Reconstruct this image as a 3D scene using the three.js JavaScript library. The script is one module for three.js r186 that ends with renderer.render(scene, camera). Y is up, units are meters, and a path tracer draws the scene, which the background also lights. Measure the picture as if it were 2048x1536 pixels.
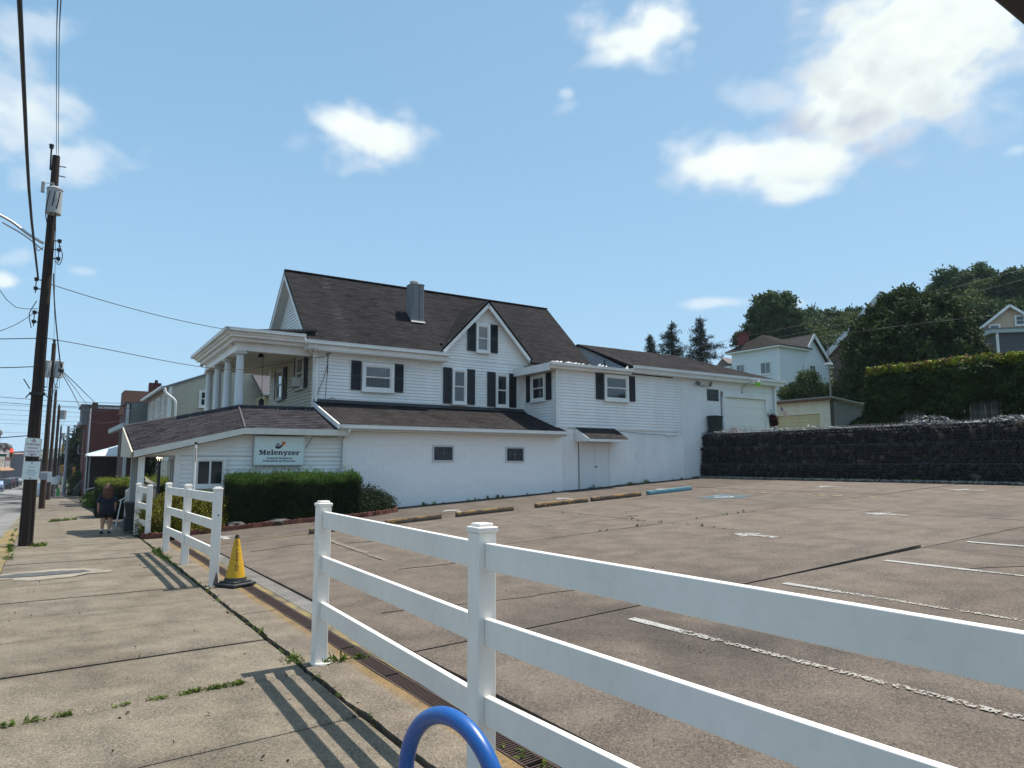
import * as THREE from 'three';
import { mergeGeometries, mergeVertices, toCreasedNormals } from 'three/addons/utils/BufferGeometryUtils.js';
import { RoundedBoxGeometry } from 'three/addons/geometries/RoundedBoxGeometry.js';
import { MarchingCubes } from 'three/addons/objects/MarchingCubes.js';
import { ImprovedNoise } from 'three/addons/math/ImprovedNoise.js';

// ---------------------------------------------------------------- camera, sky, sun, exposure
const scene = new THREE.Scene();
const camera = new THREE.PerspectiveCamera(58.19, 4 / 3, 0.05, 3000);
camera.position.set(0, 1.7, 0);
const YAW = Math.atan(929.7 / 1389), PITCH = Math.atan(160 / 1380);
camera.lookAt(Math.sin(YAW) * Math.cos(PITCH), 1.7 + Math.sin(PITCH), -Math.cos(YAW) * Math.cos(PITCH));
camera.updateMatrixWorld(true);
scene.fog = new THREE.FogExp2(new THREE.Color(0.62, 0.74, 0.86), 0.00022);
const renderer = new THREE.WebGLRenderer({ antialias: true });
renderer.toneMapping = THREE.LinearToneMapping;
renderer.toneMappingExposure = 1.40;
renderer.shadowMap.enabled = true;
const SUN = new THREE.Vector3(0.56, 1.32, -0.015).normalize();
const sun = new THREE.DirectionalLight(new THREE.Color(1, 0.94, 0.86), 4.7);
sun.position.copy(SUN).multiplyScalar(120).add(new THREE.Vector3(12, 0, -14));
sun.target.position.set(12, 0, -14);
sun.castShadow = true;
sun.shadow.mapSize.set(4096, 4096);
Object.assign(sun.shadow.camera, { left: -60, right: 60, top: 60, bottom: -60, near: 1, far: 300 });
scene.add(sun, sun.target);

// deterministic randomness and noise
function rng(seed) { let a = seed >>> 0; return () => { a = (a + 0x6D2B79F5) | 0; let t = Math.imul(a ^ (a >>> 15), 1 | a); t = (t + Math.imul(t ^ (t >>> 7), 61 | t)) ^ t; return ((t ^ (t >>> 14)) >>> 0) / 4294967296; }; }
const perlin = new ImprovedNoise();
const noise = (x, y, z = 0.37) => perlin.noise(x, y, z);
function fbm(x, y, z = 0.37, oct = 4) { let s = 0, a = 0.5, f = 1; for (let i = 0; i < oct; i++) { s += a * perlin.noise(x * f, y * f, z + i * 7.3); a *= 0.5; f *= 2.03; } return s; }
const clamp = (v, a = 0, b = 1) => Math.min(b, Math.max(a, v));
const lerp = (a, b, t) => a + (b - a) * t;
const smooth = (a, b, v) => { const t = clamp((v - a) / (b - a)); return t * t * (3 - 2 * t); };

// the direction in which something stands in the sky: right and up of the lens axis, in units of 1380 px focal length
function skyDir(u, v) { return new THREE.Vector3((u - 1024) / 1380, -(v - 768) / 1380, -1).applyQuaternion(camera.quaternion).normalize(); }
(function makeSky() {
  const W = 4096, Hh = 2048, data = new Float32Array(W * Hh * 4);
  // [u, v, half length, half height, tilt in degrees, density, greyness of the base]
  const list = [
    [735, 270, 125, 62, 8, 1.0, 0.10], [690, 235, 80, 34, 4, 0.75, 0.0], [790, 285, 70, 40, 0, 0.8, 0.1],
    [1260, 78, 120, 48, -20, 0.95, 0.05], [1320, 40, 70, 48, -20, 1.0, 0.05], [1215, 110, 60, 20, 10, 0.6, 0],
    [1790, 130, 245, 112, -36, 1.2, 0.34], [1900, 50, 210, 100, -25, 1.15, 0.25], [1690, 220, 165, 92, -25, 1.15, 0.55], [1540, 322, 215, 58, -3, 1.0, 0.15],
    [1440, 325, 120, 48, -18, 0.95, 0.05], [1600, 380, 110, 34, 0, 0.9, 0.1], [1640, 330, 110, 48, 10, 0.95, 0.2], [1530, 200, 110, 40, -20, 0.4, 0],
    [60, 250, 159, 84, 28, 0.66, 0.05], [150, 330, 140, 46, 20, 0.66, 0.05], [20, 175, 120, 90, 10, 0.5, 0.05], [60, 60, 110, 46, 24, 0.5, 0],
    [5, 565, 46, 26, 5, 0.85, 0.05], [25, 515, 60, 22, 20, 0.3, 0], [165, 541, 30, 13, 0, 0.32, 0],
    [1430, 606, 80, 14, 2, 0.6, 0], [1585, 608, 40, 12, 0, 0.4, 0], [1132, 186, 22, 14, 0, 0.45, 0], [1135, 212, 30, 16, 20, 0.22, 0], [2035, 300, 30, 16, 0, 0.35, 0], [1990, 575, 50, 20, -8, 0.5, 0], [1610, 22, 22, 8, 0, 0.25, 0],
  ];
  const cl = list.map(([u, v, a, b, t, d, g]) => {
    const c = skyDir(u, v), cx = skyDir(u + 8, v).sub(skyDir(u - 8, v)).multiplyScalar(1 / 16), cy = skyDir(u, v - 8).sub(skyDir(u, v + 8)).multiplyScalar(1 / 16);
    const px = cx.length(), X = cx.normalize(), Y = cy.normalize(), k = Math.cos(t * Math.PI / 180), s = Math.sin(t * Math.PI / 180);
    return { c, X, Y, px, a, b, k, s, d, g, cosm: Math.cos(Math.min(1.2, Math.max(a, b) * 1.9 * px)) };
  });
  const stops = [[-0.06, 0.50, 0.655, 0.78], [0.0, 0.48, 0.655, 0.80], [0.1, 0.41, 0.61, 0.79], [0.25, 0.325, 0.525, 0.735], [0.42, 0.25, 0.435, 0.65], [0.6, 0.195, 0.365, 0.575], [1.0, 0.15, 0.31, 0.52]];
  const viewC = skyDir(1024, 500);
  for (let j = 0; j < Hh; j++) {
    const el = ((j + 0.5) / Hh - 0.5) * Math.PI, y = Math.sin(el), ce = Math.cos(el);
    if (y < -0.08) { for (let i = 0; i < W; i++) { const o = (j * W + i) * 4; data[o] = 0.2; data[o + 1] = 0.2; data[o + 2] = 0.19; data[o + 3] = 1; } continue; }
    let k = 0; while (k < stops.length - 2 && y > stops[k + 1][0]) k++;
    const t = clamp((y - stops[k][0]) / (stops[k + 1][0] - stops[k][0]));
    const base = [1, 2, 3].map((q) => [0.79, 0.835, 0.85][q - 1] * lerp(stops[k][q], stops[k + 1][q], t));
    for (let i = 0; i < W; i++) {
      const az = ((i + 0.5) / W - 0.5) * 2 * Math.PI, x = ce * Math.cos(az), z = ce * Math.sin(az), o = (j * W + i) * 4;
      const cs = x * SUN.x + y * SUN.y + z * SUN.z, glow = 0.16 * Math.exp((cs - 1) * 4) + 0.25 * Math.exp((cs - 1) * 22);
      let r = base[0] + glow * 0.9, g = base[1] + glow * 0.9, b = base[2] + glow * 0.85;
      let cov = 0, grey = 0;
      for (const c of cl) {
        const dt = x * c.c.x + y * c.c.y + z * c.c.z;
        if (dt < c.cosm) continue;
        let px = (x * c.X.x + y * c.X.y + z * c.X.z) / dt / c.px, py = (x * c.Y.x + y * c.Y.y + z * c.Y.z) / dt / c.px;
        const n1 = fbm(px / 70 + c.a, py / 54, c.b, 6), n2 = fbm(px / 150, py / 120 + c.a, 3.1, 3), big = c.a > 160 ? 0.14 : 0;
        const lx = (px * c.k + py * c.s) / c.a, ly = (-px * c.s + py * c.k) / c.b;
        const q = 1 + big - Math.sqrt(lx * lx + ly * ly) + n1 * (big ? 0.66 : 0.85) + n2 * (big ? 0.25 : 0.4);
        const dd = Math.pow(smooth(-0.16, 0.8, q), 1.1) * c.d;
        if (dd <= 0) continue;
        const sh = clamp(0.45 - ly * 0.75 + n1 * 1.3 + n2 * 0.8) * c.g;
        grey = lerp(grey, sh, dd / (dd + cov + 1e-6)); cov = 1 - (1 - cov) * (1 - Math.min(0.9, dd * 0.95));
      }
      const seen = x * viewC.x + y * viewC.y + z * viewC.z;
      if (seen < 0.74 && y > 0.02) {   // fair-weather clouds all round, as in the part of the sky that is seen
        const s = 1.6 / (y + 0.18), q = fbm(x * s * 1.3 + 5, z * s * 1.3 - 3, 1.7, 5) + 0.55 * fbm(x * s * 0.4, z * s * 0.4, 9.1, 2);
        cov = Math.max(cov, smooth(0.1, 0.42, q) * 0.92 * smooth(0.74, 0.6, seen) * smooth(0.02, 0.14, y)); grey = Math.max(grey, 0.12 * smooth(0.3, 0.6, q));
      }
      const w = (1 - grey * 0.72) * (1 + 0.12 * smooth(0.5, 0.95, cov));
      data[o] = lerp(r, 0.66 * w, cov); data[o + 1] = lerp(g, 0.71 * w, cov); data[o + 2] = lerp(b, 0.74 * (1 - grey * 0.5), cov); data[o + 3] = 1;
    }
  }
  const tx = new THREE.DataTexture(data, W, Hh, THREE.RGBAFormat, THREE.FloatType);
  tx.mapping = THREE.EquirectangularReflectionMapping; tx.magFilter = THREE.LinearFilter; tx.minFilter = THREE.LinearFilter; tx.wrapS = THREE.RepeatWrapping; tx.colorSpace = THREE.LinearSRGBColorSpace; tx.needsUpdate = true;
  scene.background = tx; scene.environment = tx;
})();

// ---------------------------------------------------------------- building blocks
const names = new Map();
function numbered(n) { const k = names.get(n) || 0; names.set(n, k + 1); return k ? n + '_' + String(k).padStart(3, '0') : n; }
function tag(o, label, category, group) { o.userData.label = label; o.userData.category = category; if (group) o.userData.group = group; return o; }
function thing(name, label, category, [x, y, z] = [0, 0, 0], turn = 0, group) {
  const o = new THREE.Group(); o.name = numbered(name); o.position.set(x, y, z); o.rotation.y = turn; scene.add(o);
  return tag(o, label, category, group);
}
function clean(g) { if (g.index) g = g.toNonIndexed(); for (const k of Object.keys(g.attributes)) if (!['position', 'normal', 'uv', 'color'].includes(k)) g.deleteAttribute(k); return g; }
function merge(list) {
  if (!Array.isArray(list)) return list;
  if (list.length === 1) return list[0];
  const L = list.map(clean), col = L.some((g) => g.attributes.color);
  if (col) for (const g of L) if (!g.attributes.color) g.setAttribute('color', new THREE.BufferAttribute(new Float32Array(g.attributes.position.count * 3).fill(1), 3));
  return mergeGeometries(L, false);
}
function part(name, geos, mat, parent) {
  const m = new THREE.Mesh(merge(geos), mat); m.name = parent && parent !== scene ? name : numbered(name);
  m.castShadow = m.receiveShadow = true; (parent || scene).add(m); return m;
}
function struct(name, geos, mat) { const m = part(name, geos, mat, scene); m.userData.kind = 'structure'; return m; }
function structGroup(name) { const g = new THREE.Group(); g.name = numbered(name); g.userData.kind = 'structure'; scene.add(g); return g; }
function place(g, x = 0, y = 0, z = 0, rx = 0, ry = 0, rz = 0) { if (rx || ry || rz) g.applyMatrix4(new THREE.Matrix4().makeRotationFromEuler(new THREE.Euler(rx, ry, rz))); g.translate(x, y, z); return g; }
function uvBox(g) { // uv in metres from position and normal
  const p = g.attributes.position, n = g.attributes.normal, uv = new Float32Array(p.count * 2);
  for (let i = 0; i < p.count; i++) {
    const ax = Math.abs(n.getX(i)), ay = Math.abs(n.getY(i)), az = Math.abs(n.getZ(i));
    const [a, b] = ay >= ax && ay >= az ? [p.getX(i), p.getZ(i)] : ax > az ? [p.getZ(i), p.getY(i)] : [p.getX(i), p.getY(i)];
    uv[2 * i] = a; uv[2 * i + 1] = b;
  }
  g.setAttribute('uv', new THREE.BufferAttribute(uv, 2)); return g;
}
function box(w, h, d, x = 0, y = 0, z = 0, rx = 0, ry = 0, rz = 0) { return place(uvBox(new THREE.BoxGeometry(w, h, d).toNonIndexed()), x, y, z, rx, ry, rz); }
function bb(x0, x1, y0, y1, z0, z1) { return uvBox(place(new THREE.BoxGeometry(x1 - x0, y1 - y0, z1 - z0).toNonIndexed(), (x0 + x1) / 2, (y0 + y1) / 2, (z0 + z1) / 2)); }
function rbox(w, h, d, r, x = 0, y = 0, z = 0, rx = 0, ry = 0, rz = 0, seg = 2) { return place(uvBox(clean(new RoundedBoxGeometry(w, h, d, seg, r))), x, y, z, rx, ry, rz); }
function cyl(r0, r1, h, x = 0, y = 0, z = 0, seg = 16, rx = 0, rz = 0) { return place(clean(new THREE.CylinderGeometry(r1, r0, h, seg)), x, y, z, rx, 0, rz); }
const V = (x, y, z) => new THREE.Vector3(x, y, z);
function tube(pts, r, seg = 6, steps) { const c = new THREE.CatmullRomCurve3(pts.map((p) => (p.isVector3 ? p : V(...p)))); return clean(new THREE.TubeGeometry(c, steps || Math.max(8, pts.length * 6), r, seg, false)); }
function rod(a, b, r, seg = 6) { const A = a.isVector3 ? a : V(...a), B = b.isVector3 ? b : V(...b), d = B.clone().sub(A), L = d.length(); const g = new THREE.CylinderGeometry(r, r, L, seg); g.applyQuaternion(new THREE.Quaternion().setFromUnitVectors(V(0, 1, 0), d.normalize())); g.translate((A.x + B.x) / 2, (A.y + B.y) / 2, (A.z + B.z) / 2); return clean(g); }
// a flat polygon (list of points) given a thickness away from its facing side
function slab(points, t) {
  const P = points.map((p) => (p.isVector3 ? p : V(...p))), n = new THREE.Vector3();
  for (let i = 0; i < P.length; i++) { const a = P[i], b = P[(i + 1) % P.length]; n.x += (a.y - b.y) * (a.z + b.z); n.y += (a.z - b.z) * (a.x + b.x); n.z += (a.x - b.x) * (a.y + b.y); }
  n.normalize(); const Q = P.map((p) => p.clone().addScaledVector(n, -t)), v = [];
  const tri = (a, b, c) => v.push(a.x, a.y, a.z, b.x, b.y, b.z, c.x, c.y, c.z);
  for (let i = 1; i < P.length - 1; i++) { tri(P[0], P[i], P[i + 1]); tri(Q[0], Q[i + 1], Q[i]); }
  for (let i = 0; i < P.length; i++) { const k = (i + 1) % P.length; tri(P[i], Q[i], Q[k]); tri(P[i], Q[k], P[k]); }
  const g = new THREE.BufferGeometry(); g.setAttribute('position', new THREE.Float32BufferAttribute(v, 3)); g.computeVertexNormals(); return uvBox(g);
}
function tint(g, c) { const n = g.attributes.position.count, a = new Float32Array(n * 3); for (let i = 0; i < n; i++) { a[3 * i] = c[0]; a[3 * i + 1] = c[1]; a[3 * i + 2] = c[2]; } g.setAttribute('color', new THREE.BufferAttribute(a, 3)); return g; }

// ---------------------------------------------------------------- procedural textures
function dataTex(n, fn, srgb = false) {
  const d = new Uint8Array(n * n * 4);
  for (let j = 0; j < n; j++) for (let i = 0; i < n; i++) { const c = fn(i / n, j / n, i, j), o = (j * n + i) * 4; for (let k = 0; k < 3; k++) d[o + k] = clamp(Array.isArray(c) ? c[k] : c) * 255; d[o + 3] = 255; }
  const t = new THREE.DataTexture(d, n, n); t.wrapS = t.wrapT = THREE.RepeatWrapping; t.magFilter = THREE.LinearFilter; t.minFilter = THREE.LinearMipmapLinearFilter; t.generateMipmaps = true; if (srgb) t.colorSpace = THREE.SRGBColorSpace; t.needsUpdate = true; return t;
}
// periodic value noise, so that textures tile
function tileNoise(seed) {
  const R = rng(seed), tab = new Float32Array(65536); for (let i = 0; i < 65536; i++) tab[i] = R();
  return (x, y, per) => { const xi = Math.floor(x), yi = Math.floor(y), fx = x - xi, fy = y - yi, m = (a) => ((a % per) + per) % per, h = (a, b) => tab[(m(a) * 251 + m(b) * 89 + per * 17) & 65535], u = fx * fx * (3 - 2 * fx), w = fy * fy * (3 - 2 * fy); return lerp(lerp(h(xi, yi), h(xi + 1, yi), u), lerp(h(xi, yi + 1), h(xi + 1, yi + 1), u), w); };
}
function tileFbm(T, u, v, per, oct) { let s = 0, a = 0.5, n = 0; for (let k = 0; k < oct; k++) { s += a * T(u * per, v * per, per); n += a; a *= 0.55; per *= 2; } return s / n; }
const TN = tileNoise(11);
function rep(t, m) { const c = t.clone(); c.repeat.set(1 / m, 1 / m); c.needsUpdate = true; return c; }
// fine aggregate: light and dark grains in a sandy paste; grey around 0.75 so that it multiplies a base colour
const aggRnd = rng(5);
const texAggregate = dataTex(1024, (u, v) => {
  const n = tileFbm(TN, u, v, 8, 7), f = TN(u * 256, v * 256, 256), g = TN(u * 512 + 0.5, v * 512, 512), p = TN(u * 96 + 0.3, v * 96, 96);
  let c = 0.64 + (n - 0.5) * 0.42 + (f - 0.5) * 0.5 + (g - 0.5) * 0.3 + (p - 0.5) * 0.16; if (f > 0.84) c += 0.2; if (g < 0.13) c -= 0.24; if (p > 0.92) c -= 0.12;
  return [c, c * 0.985, c * 0.95];
});
const texAggBump = dataTex(512, (u, v) => 0.5 + (TN(u * 128, v * 128, 128) - 0.5) * 0.5 + (TN(u * 256, v * 256, 256) - 0.5) * 0.5);
const texSoft = dataTex(512, (u, v) => { const n = tileFbm(TN, u, v, 4, 6); return 0.82 + (n - 0.5) * 0.3; });
const texDirt = dataTex(512, (u, v) => { const n = tileFbm(TN, u + 0.31, v, 3, 7), s = tileFbm(TN, u * 1, v * 0.25, 16, 3), k = TN(u * 64, v * 24, 24); let c = 0.93 + (n - 0.5) * 0.18 + (s - 0.5) * 0.1; if (k > 0.93) c -= 0.05; return [c, c * 0.997, c * 0.985]; });
const texVinyl = dataTex(512, (u, v) => { const n = tileFbm(TN, u + 0.7, v, 3, 7), s = tileFbm(TN, u * 1, v * 0.2, 24, 3), k = TN(u * 128, v * 128, 128); let c = 0.95 + (n - 0.5) * 0.16 + (s - 0.5) * 0.10; if (k > 0.965) c -= 0.13; return [c, c * 0.995, c * 0.975]; });
const texWood = dataTex(512, (u, v) => { const s = tileFbm(TN, u, v * 0.06, 48, 4), n = tileFbm(TN, u, v, 4, 4); let c = 0.55 + (s - 0.5) * 0.9 + (n - 0.5) * 0.35; return [c, c * 0.97, c * 0.94]; });
const texGrain = dataTex(512, (u, v) => { const g = TN(u * 256, v * 256, 256), h = TN(u * 128 + 0.4, v * 128, 128), n = tileFbm(TN, u, v, 6, 4); return 0.72 + (g - 0.5) * 0.5 + (h - 0.5) * 0.3 + (n - 0.5) * 0.3; });
const lin = (r, g, b) => new THREE.Color().setRGB(r, g, b);
function std(c, o = {}) { return new THREE.MeshStandardMaterial({ color: Array.isArray(c) ? lin(...c) : c, roughness: 0.8, side: THREE.FrontSide, ...o }); }
function phys(c, o = {}) { return new THREE.MeshPhysicalMaterial({ color: Array.isArray(c) ? lin(...c) : c, roughness: 0.5, ...o }); }
const M = {
  siding: std([0.87, 0.86, 0.845], { roughness: 0.5, map: rep(texDirt, 3) }),
  sidingBeige: std([0.55, 0.50, 0.40], { roughness: 0.55, map: rep(texDirt, 3) }),
  trim: std([0.85, 0.835, 0.81], { roughness: 0.45, map: rep(texDirt, 2) }),
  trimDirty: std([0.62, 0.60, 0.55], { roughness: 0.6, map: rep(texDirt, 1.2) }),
  block: std([0.87, 0.86, 0.85], { roughness: 0.7, map: rep(texDirt, 4), bumpMap: rep(texAggBump, 0.7), bumpScale: 0.002 }),
  vinyl: phys([0.84, 0.80, 0.745], { roughness: 0.36, clearcoat: 0.2, clearcoatRoughness: 0.35, map: rep(texVinyl, 1.3) }),
  shutter: std([0.012, 0.013, 0.018], { roughness: 0.5 }),
  shutterSlat: std([0.016, 0.017, 0.022], { roughness: 0.45 }),
  dark: std([0.012, 0.013, 0.015], { roughness: 0.7 }),
  pane: phys([0.025, 0.03, 0.036], { roughness: 0.06, clearcoat: 1, clearcoatRoughness: 0.03 }),
  glass: phys([1, 1, 1], { roughness: 0.03, transmission: 1, thickness: 0, ior: 1.5 }),
  curtain: std([0.32, 0.33, 0.34], { roughness: 0.95 }),
  shingleDark: phys([1, 1, 1], { vertexColors: true, roughness: 1, specularIntensity: 0.2, map: rep(texGrain, 0.5) }),
  deck: phys([0.022, 0.02, 0.021], { roughness: 1, specularIntensity: 0.2 }),
  galv: std([0.34, 0.36, 0.38], { roughness: 0.55, metalness: 0.35, map: rep(texSoft, 0.6) }),
  steel: std([0.45, 0.46, 0.47], { roughness: 0.45, metalness: 0.6 }),
  black: std([0.015, 0.015, 0.017], { roughness: 0.55 }),
  rubber: std([0.02, 0.021, 0.023], { roughness: 0.6 }),
  pole: std([0.078, 0.05, 0.036], { roughness: 0.95, map: rep(texWood, 0.8) }),
  wire: std([0.02, 0.02, 0.022], { roughness: 0.6 }),
  brickRed: std([0.145, 0.05, 0.04], { roughness: 0.9, map: rep(texGrain, 0.6) }),
  sillWhite: std([0.8, 0.8, 0.8], { roughness: 0.5 }),
};
// ---------------------------------------------------------------- terrain
const sw = (z) => (z > -18 ? 0 : z > -100 ? 0.026 * (z + 18) : -2.132 + 0.006 * (z + 100));
const lotY = (x) => 0.058 * (x - 2.45);
function terrainY(x, z) {
  let y = sw(z);
  if (x < -9.5) return y - 0.02 - 0.02 * Math.min(0, x + 9.5) * 0;
  y += 0.058 * clamp(x - 2.45, 0, 20);
  if (x > 22.5) {
    const top = 2.9 + 0.18 * clamp(x - 31, 0, 26) + 0.21 * clamp(x - 57, 0, 50) * smooth(-150, -60, z) + 0.8 * smooth(40, 120, x) * fbm(x * 0.03, z * 0.03);
    y = lerp(y, Math.max(y, top), smooth(22.6, 22.8, x));
  }
  return y;
}
(function terrain() {
  const xs = [-900, -500, -250, -120, -60, -30, -14, -9.5, -8.8, -0.9, -0.4, 0.8, 1.8, 2.45, 4, 7, 10, 14, 18, 22.45, 22.6, 22.8, 23.2, 26, 29, 31, 33, 36, 40, 45, 50, 57, 64, 72, 82, 95, 110, 125, 160, 240, 400, 900];
  const zs = []; for (let z = 60; z > -160; z -= 5) zs.push(z); zs.push(-180, -220, -300, -420, -600, -1000); zs.unshift(400, 200, 110, 80);
  const pos = [], col = [], uv = [], idx = [];
  for (const z of zs) for (const x of xs) {
    let y = terrainY(x, z) - 0.07; if (x > -9.5 && x < -0.4) y -= 0.14;
    pos.push(x, y, z); uv.push(x, z);
    const n = fbm(x * 0.12, z * 0.12) * 0.5; const green = x > 24 || x < -14 || z < -30 && x > 3;
    const c = green ? [0.075 + n * 0.04, 0.10 + n * 0.05, 0.035 + n * 0.02] : [0.07 + n * 0.03, 0.058 + n * 0.03, 0.045 + n * 0.02];
    col.push(...c);
  }
  const nx = xs.length;
  for (let j = 0; j < zs.length - 1; j++) for (let i = 0; i < nx - 1; i++) { const a = j * nx + i, b = a + 1, c = a + nx, d = c + 1; idx.push(a, b, c, b, d, c); }
  const g = new THREE.BufferGeometry(); g.setAttribute('position', new THREE.Float32BufferAttribute(pos, 3)); g.setAttribute('color', new THREE.Float32BufferAttribute(col, 3)); g.setAttribute('uv', new THREE.Float32BufferAttribute(uv, 2)); g.setIndex(idx); g.computeVertexNormals();
  struct('ground', g, std([1, 1, 1], { vertexColors: true, roughness: 1, map: rep(texGrain, 0.8) }));
})();

// a paved sheet over a quadrilateral (corners in order), with its own colour variation and a skirt
function pavedSheet(c00, c10, c11, c01, yf, thick, step, colf) {
  const nu = Math.max(1, Math.round(Math.hypot(c10[0] - c00[0], c10[1] - c00[1]) / step)), nv = Math.max(1, Math.round(Math.hypot(c01[0] - c00[0], c01[1] - c00[1]) / step));
  const pos = [], col = [], uv = [], idx = [], W = nu + 1;
  for (let j = 0; j <= nv; j++) for (let i = 0; i <= nu; i++) {
    const u = i / nu, v = j / nv, x = lerp(lerp(c00[0], c10[0], u), lerp(c01[0], c11[0], u), v), z = lerp(lerp(c00[1], c10[1], u), lerp(c01[1], c11[1], u), v);
    pos.push(x, yf(x, z, u, v), z); uv.push(x, z); col.push(...colf(x, z, u, v));
  }
  for (let j = 0; j < nv; j++) for (let i = 0; i < nu; i++) { const a = j * W + i, b = a + 1, c = a + W, d = c + 1; idx.push(a, b, c, b, d, c); }
  const ring = []; for (let i = 0; i < nu; i++) ring.push(i); for (let j = 0; j < nv; j++) ring.push(j * W + nu); for (let i = nu; i > 0; i--) ring.push(nv * W + i); for (let j = nv; j > 0; j--) ring.push(j * W);
  const b0 = pos.length / 3;
  for (const r of ring) { for (const dy of [0, thick]) { pos.push(pos[3 * r], pos[3 * r + 1] - dy, pos[3 * r + 2]); uv.push(uv[2 * r], uv[2 * r + 1] - dy); col.push(col[3 * r] * 0.75, col[3 * r + 1] * 0.75, col[3 * r + 2] * 0.75); } }
  for (let k = 0; k < ring.length; k++) { const a = b0 + 2 * k, b = b0 + 2 * ((k + 1) % ring.length); idx.push(a, b, a + 1, b, b + 1, a + 1); }
  const g = new THREE.BufferGeometry(); g.setAttribute('position', new THREE.Float32BufferAttribute(pos, 3)); g.setAttribute('color', new THREE.Float32BufferAttribute(col, 3)); g.setAttribute('uv', new THREE.Float32BufferAttribute(uv, 2)); g.setIndex(idx); g.computeVertexNormals(); return g;
}
const mConcrete = std([1, 1, 1], { vertexColors: true, roughness: 0.95, map: rep(texAggregate, 1.7), bumpMap: rep(texAggBump, 0.6), bumpScale: 0.004 });
const mConcrete2 = std([1, 1, 1], { vertexColors: true, roughness: 0.95, map: rep(texAggregate, 2.3), bumpMap: rep(texAggBump, 0.8), bumpScale: 0.004 });

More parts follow.
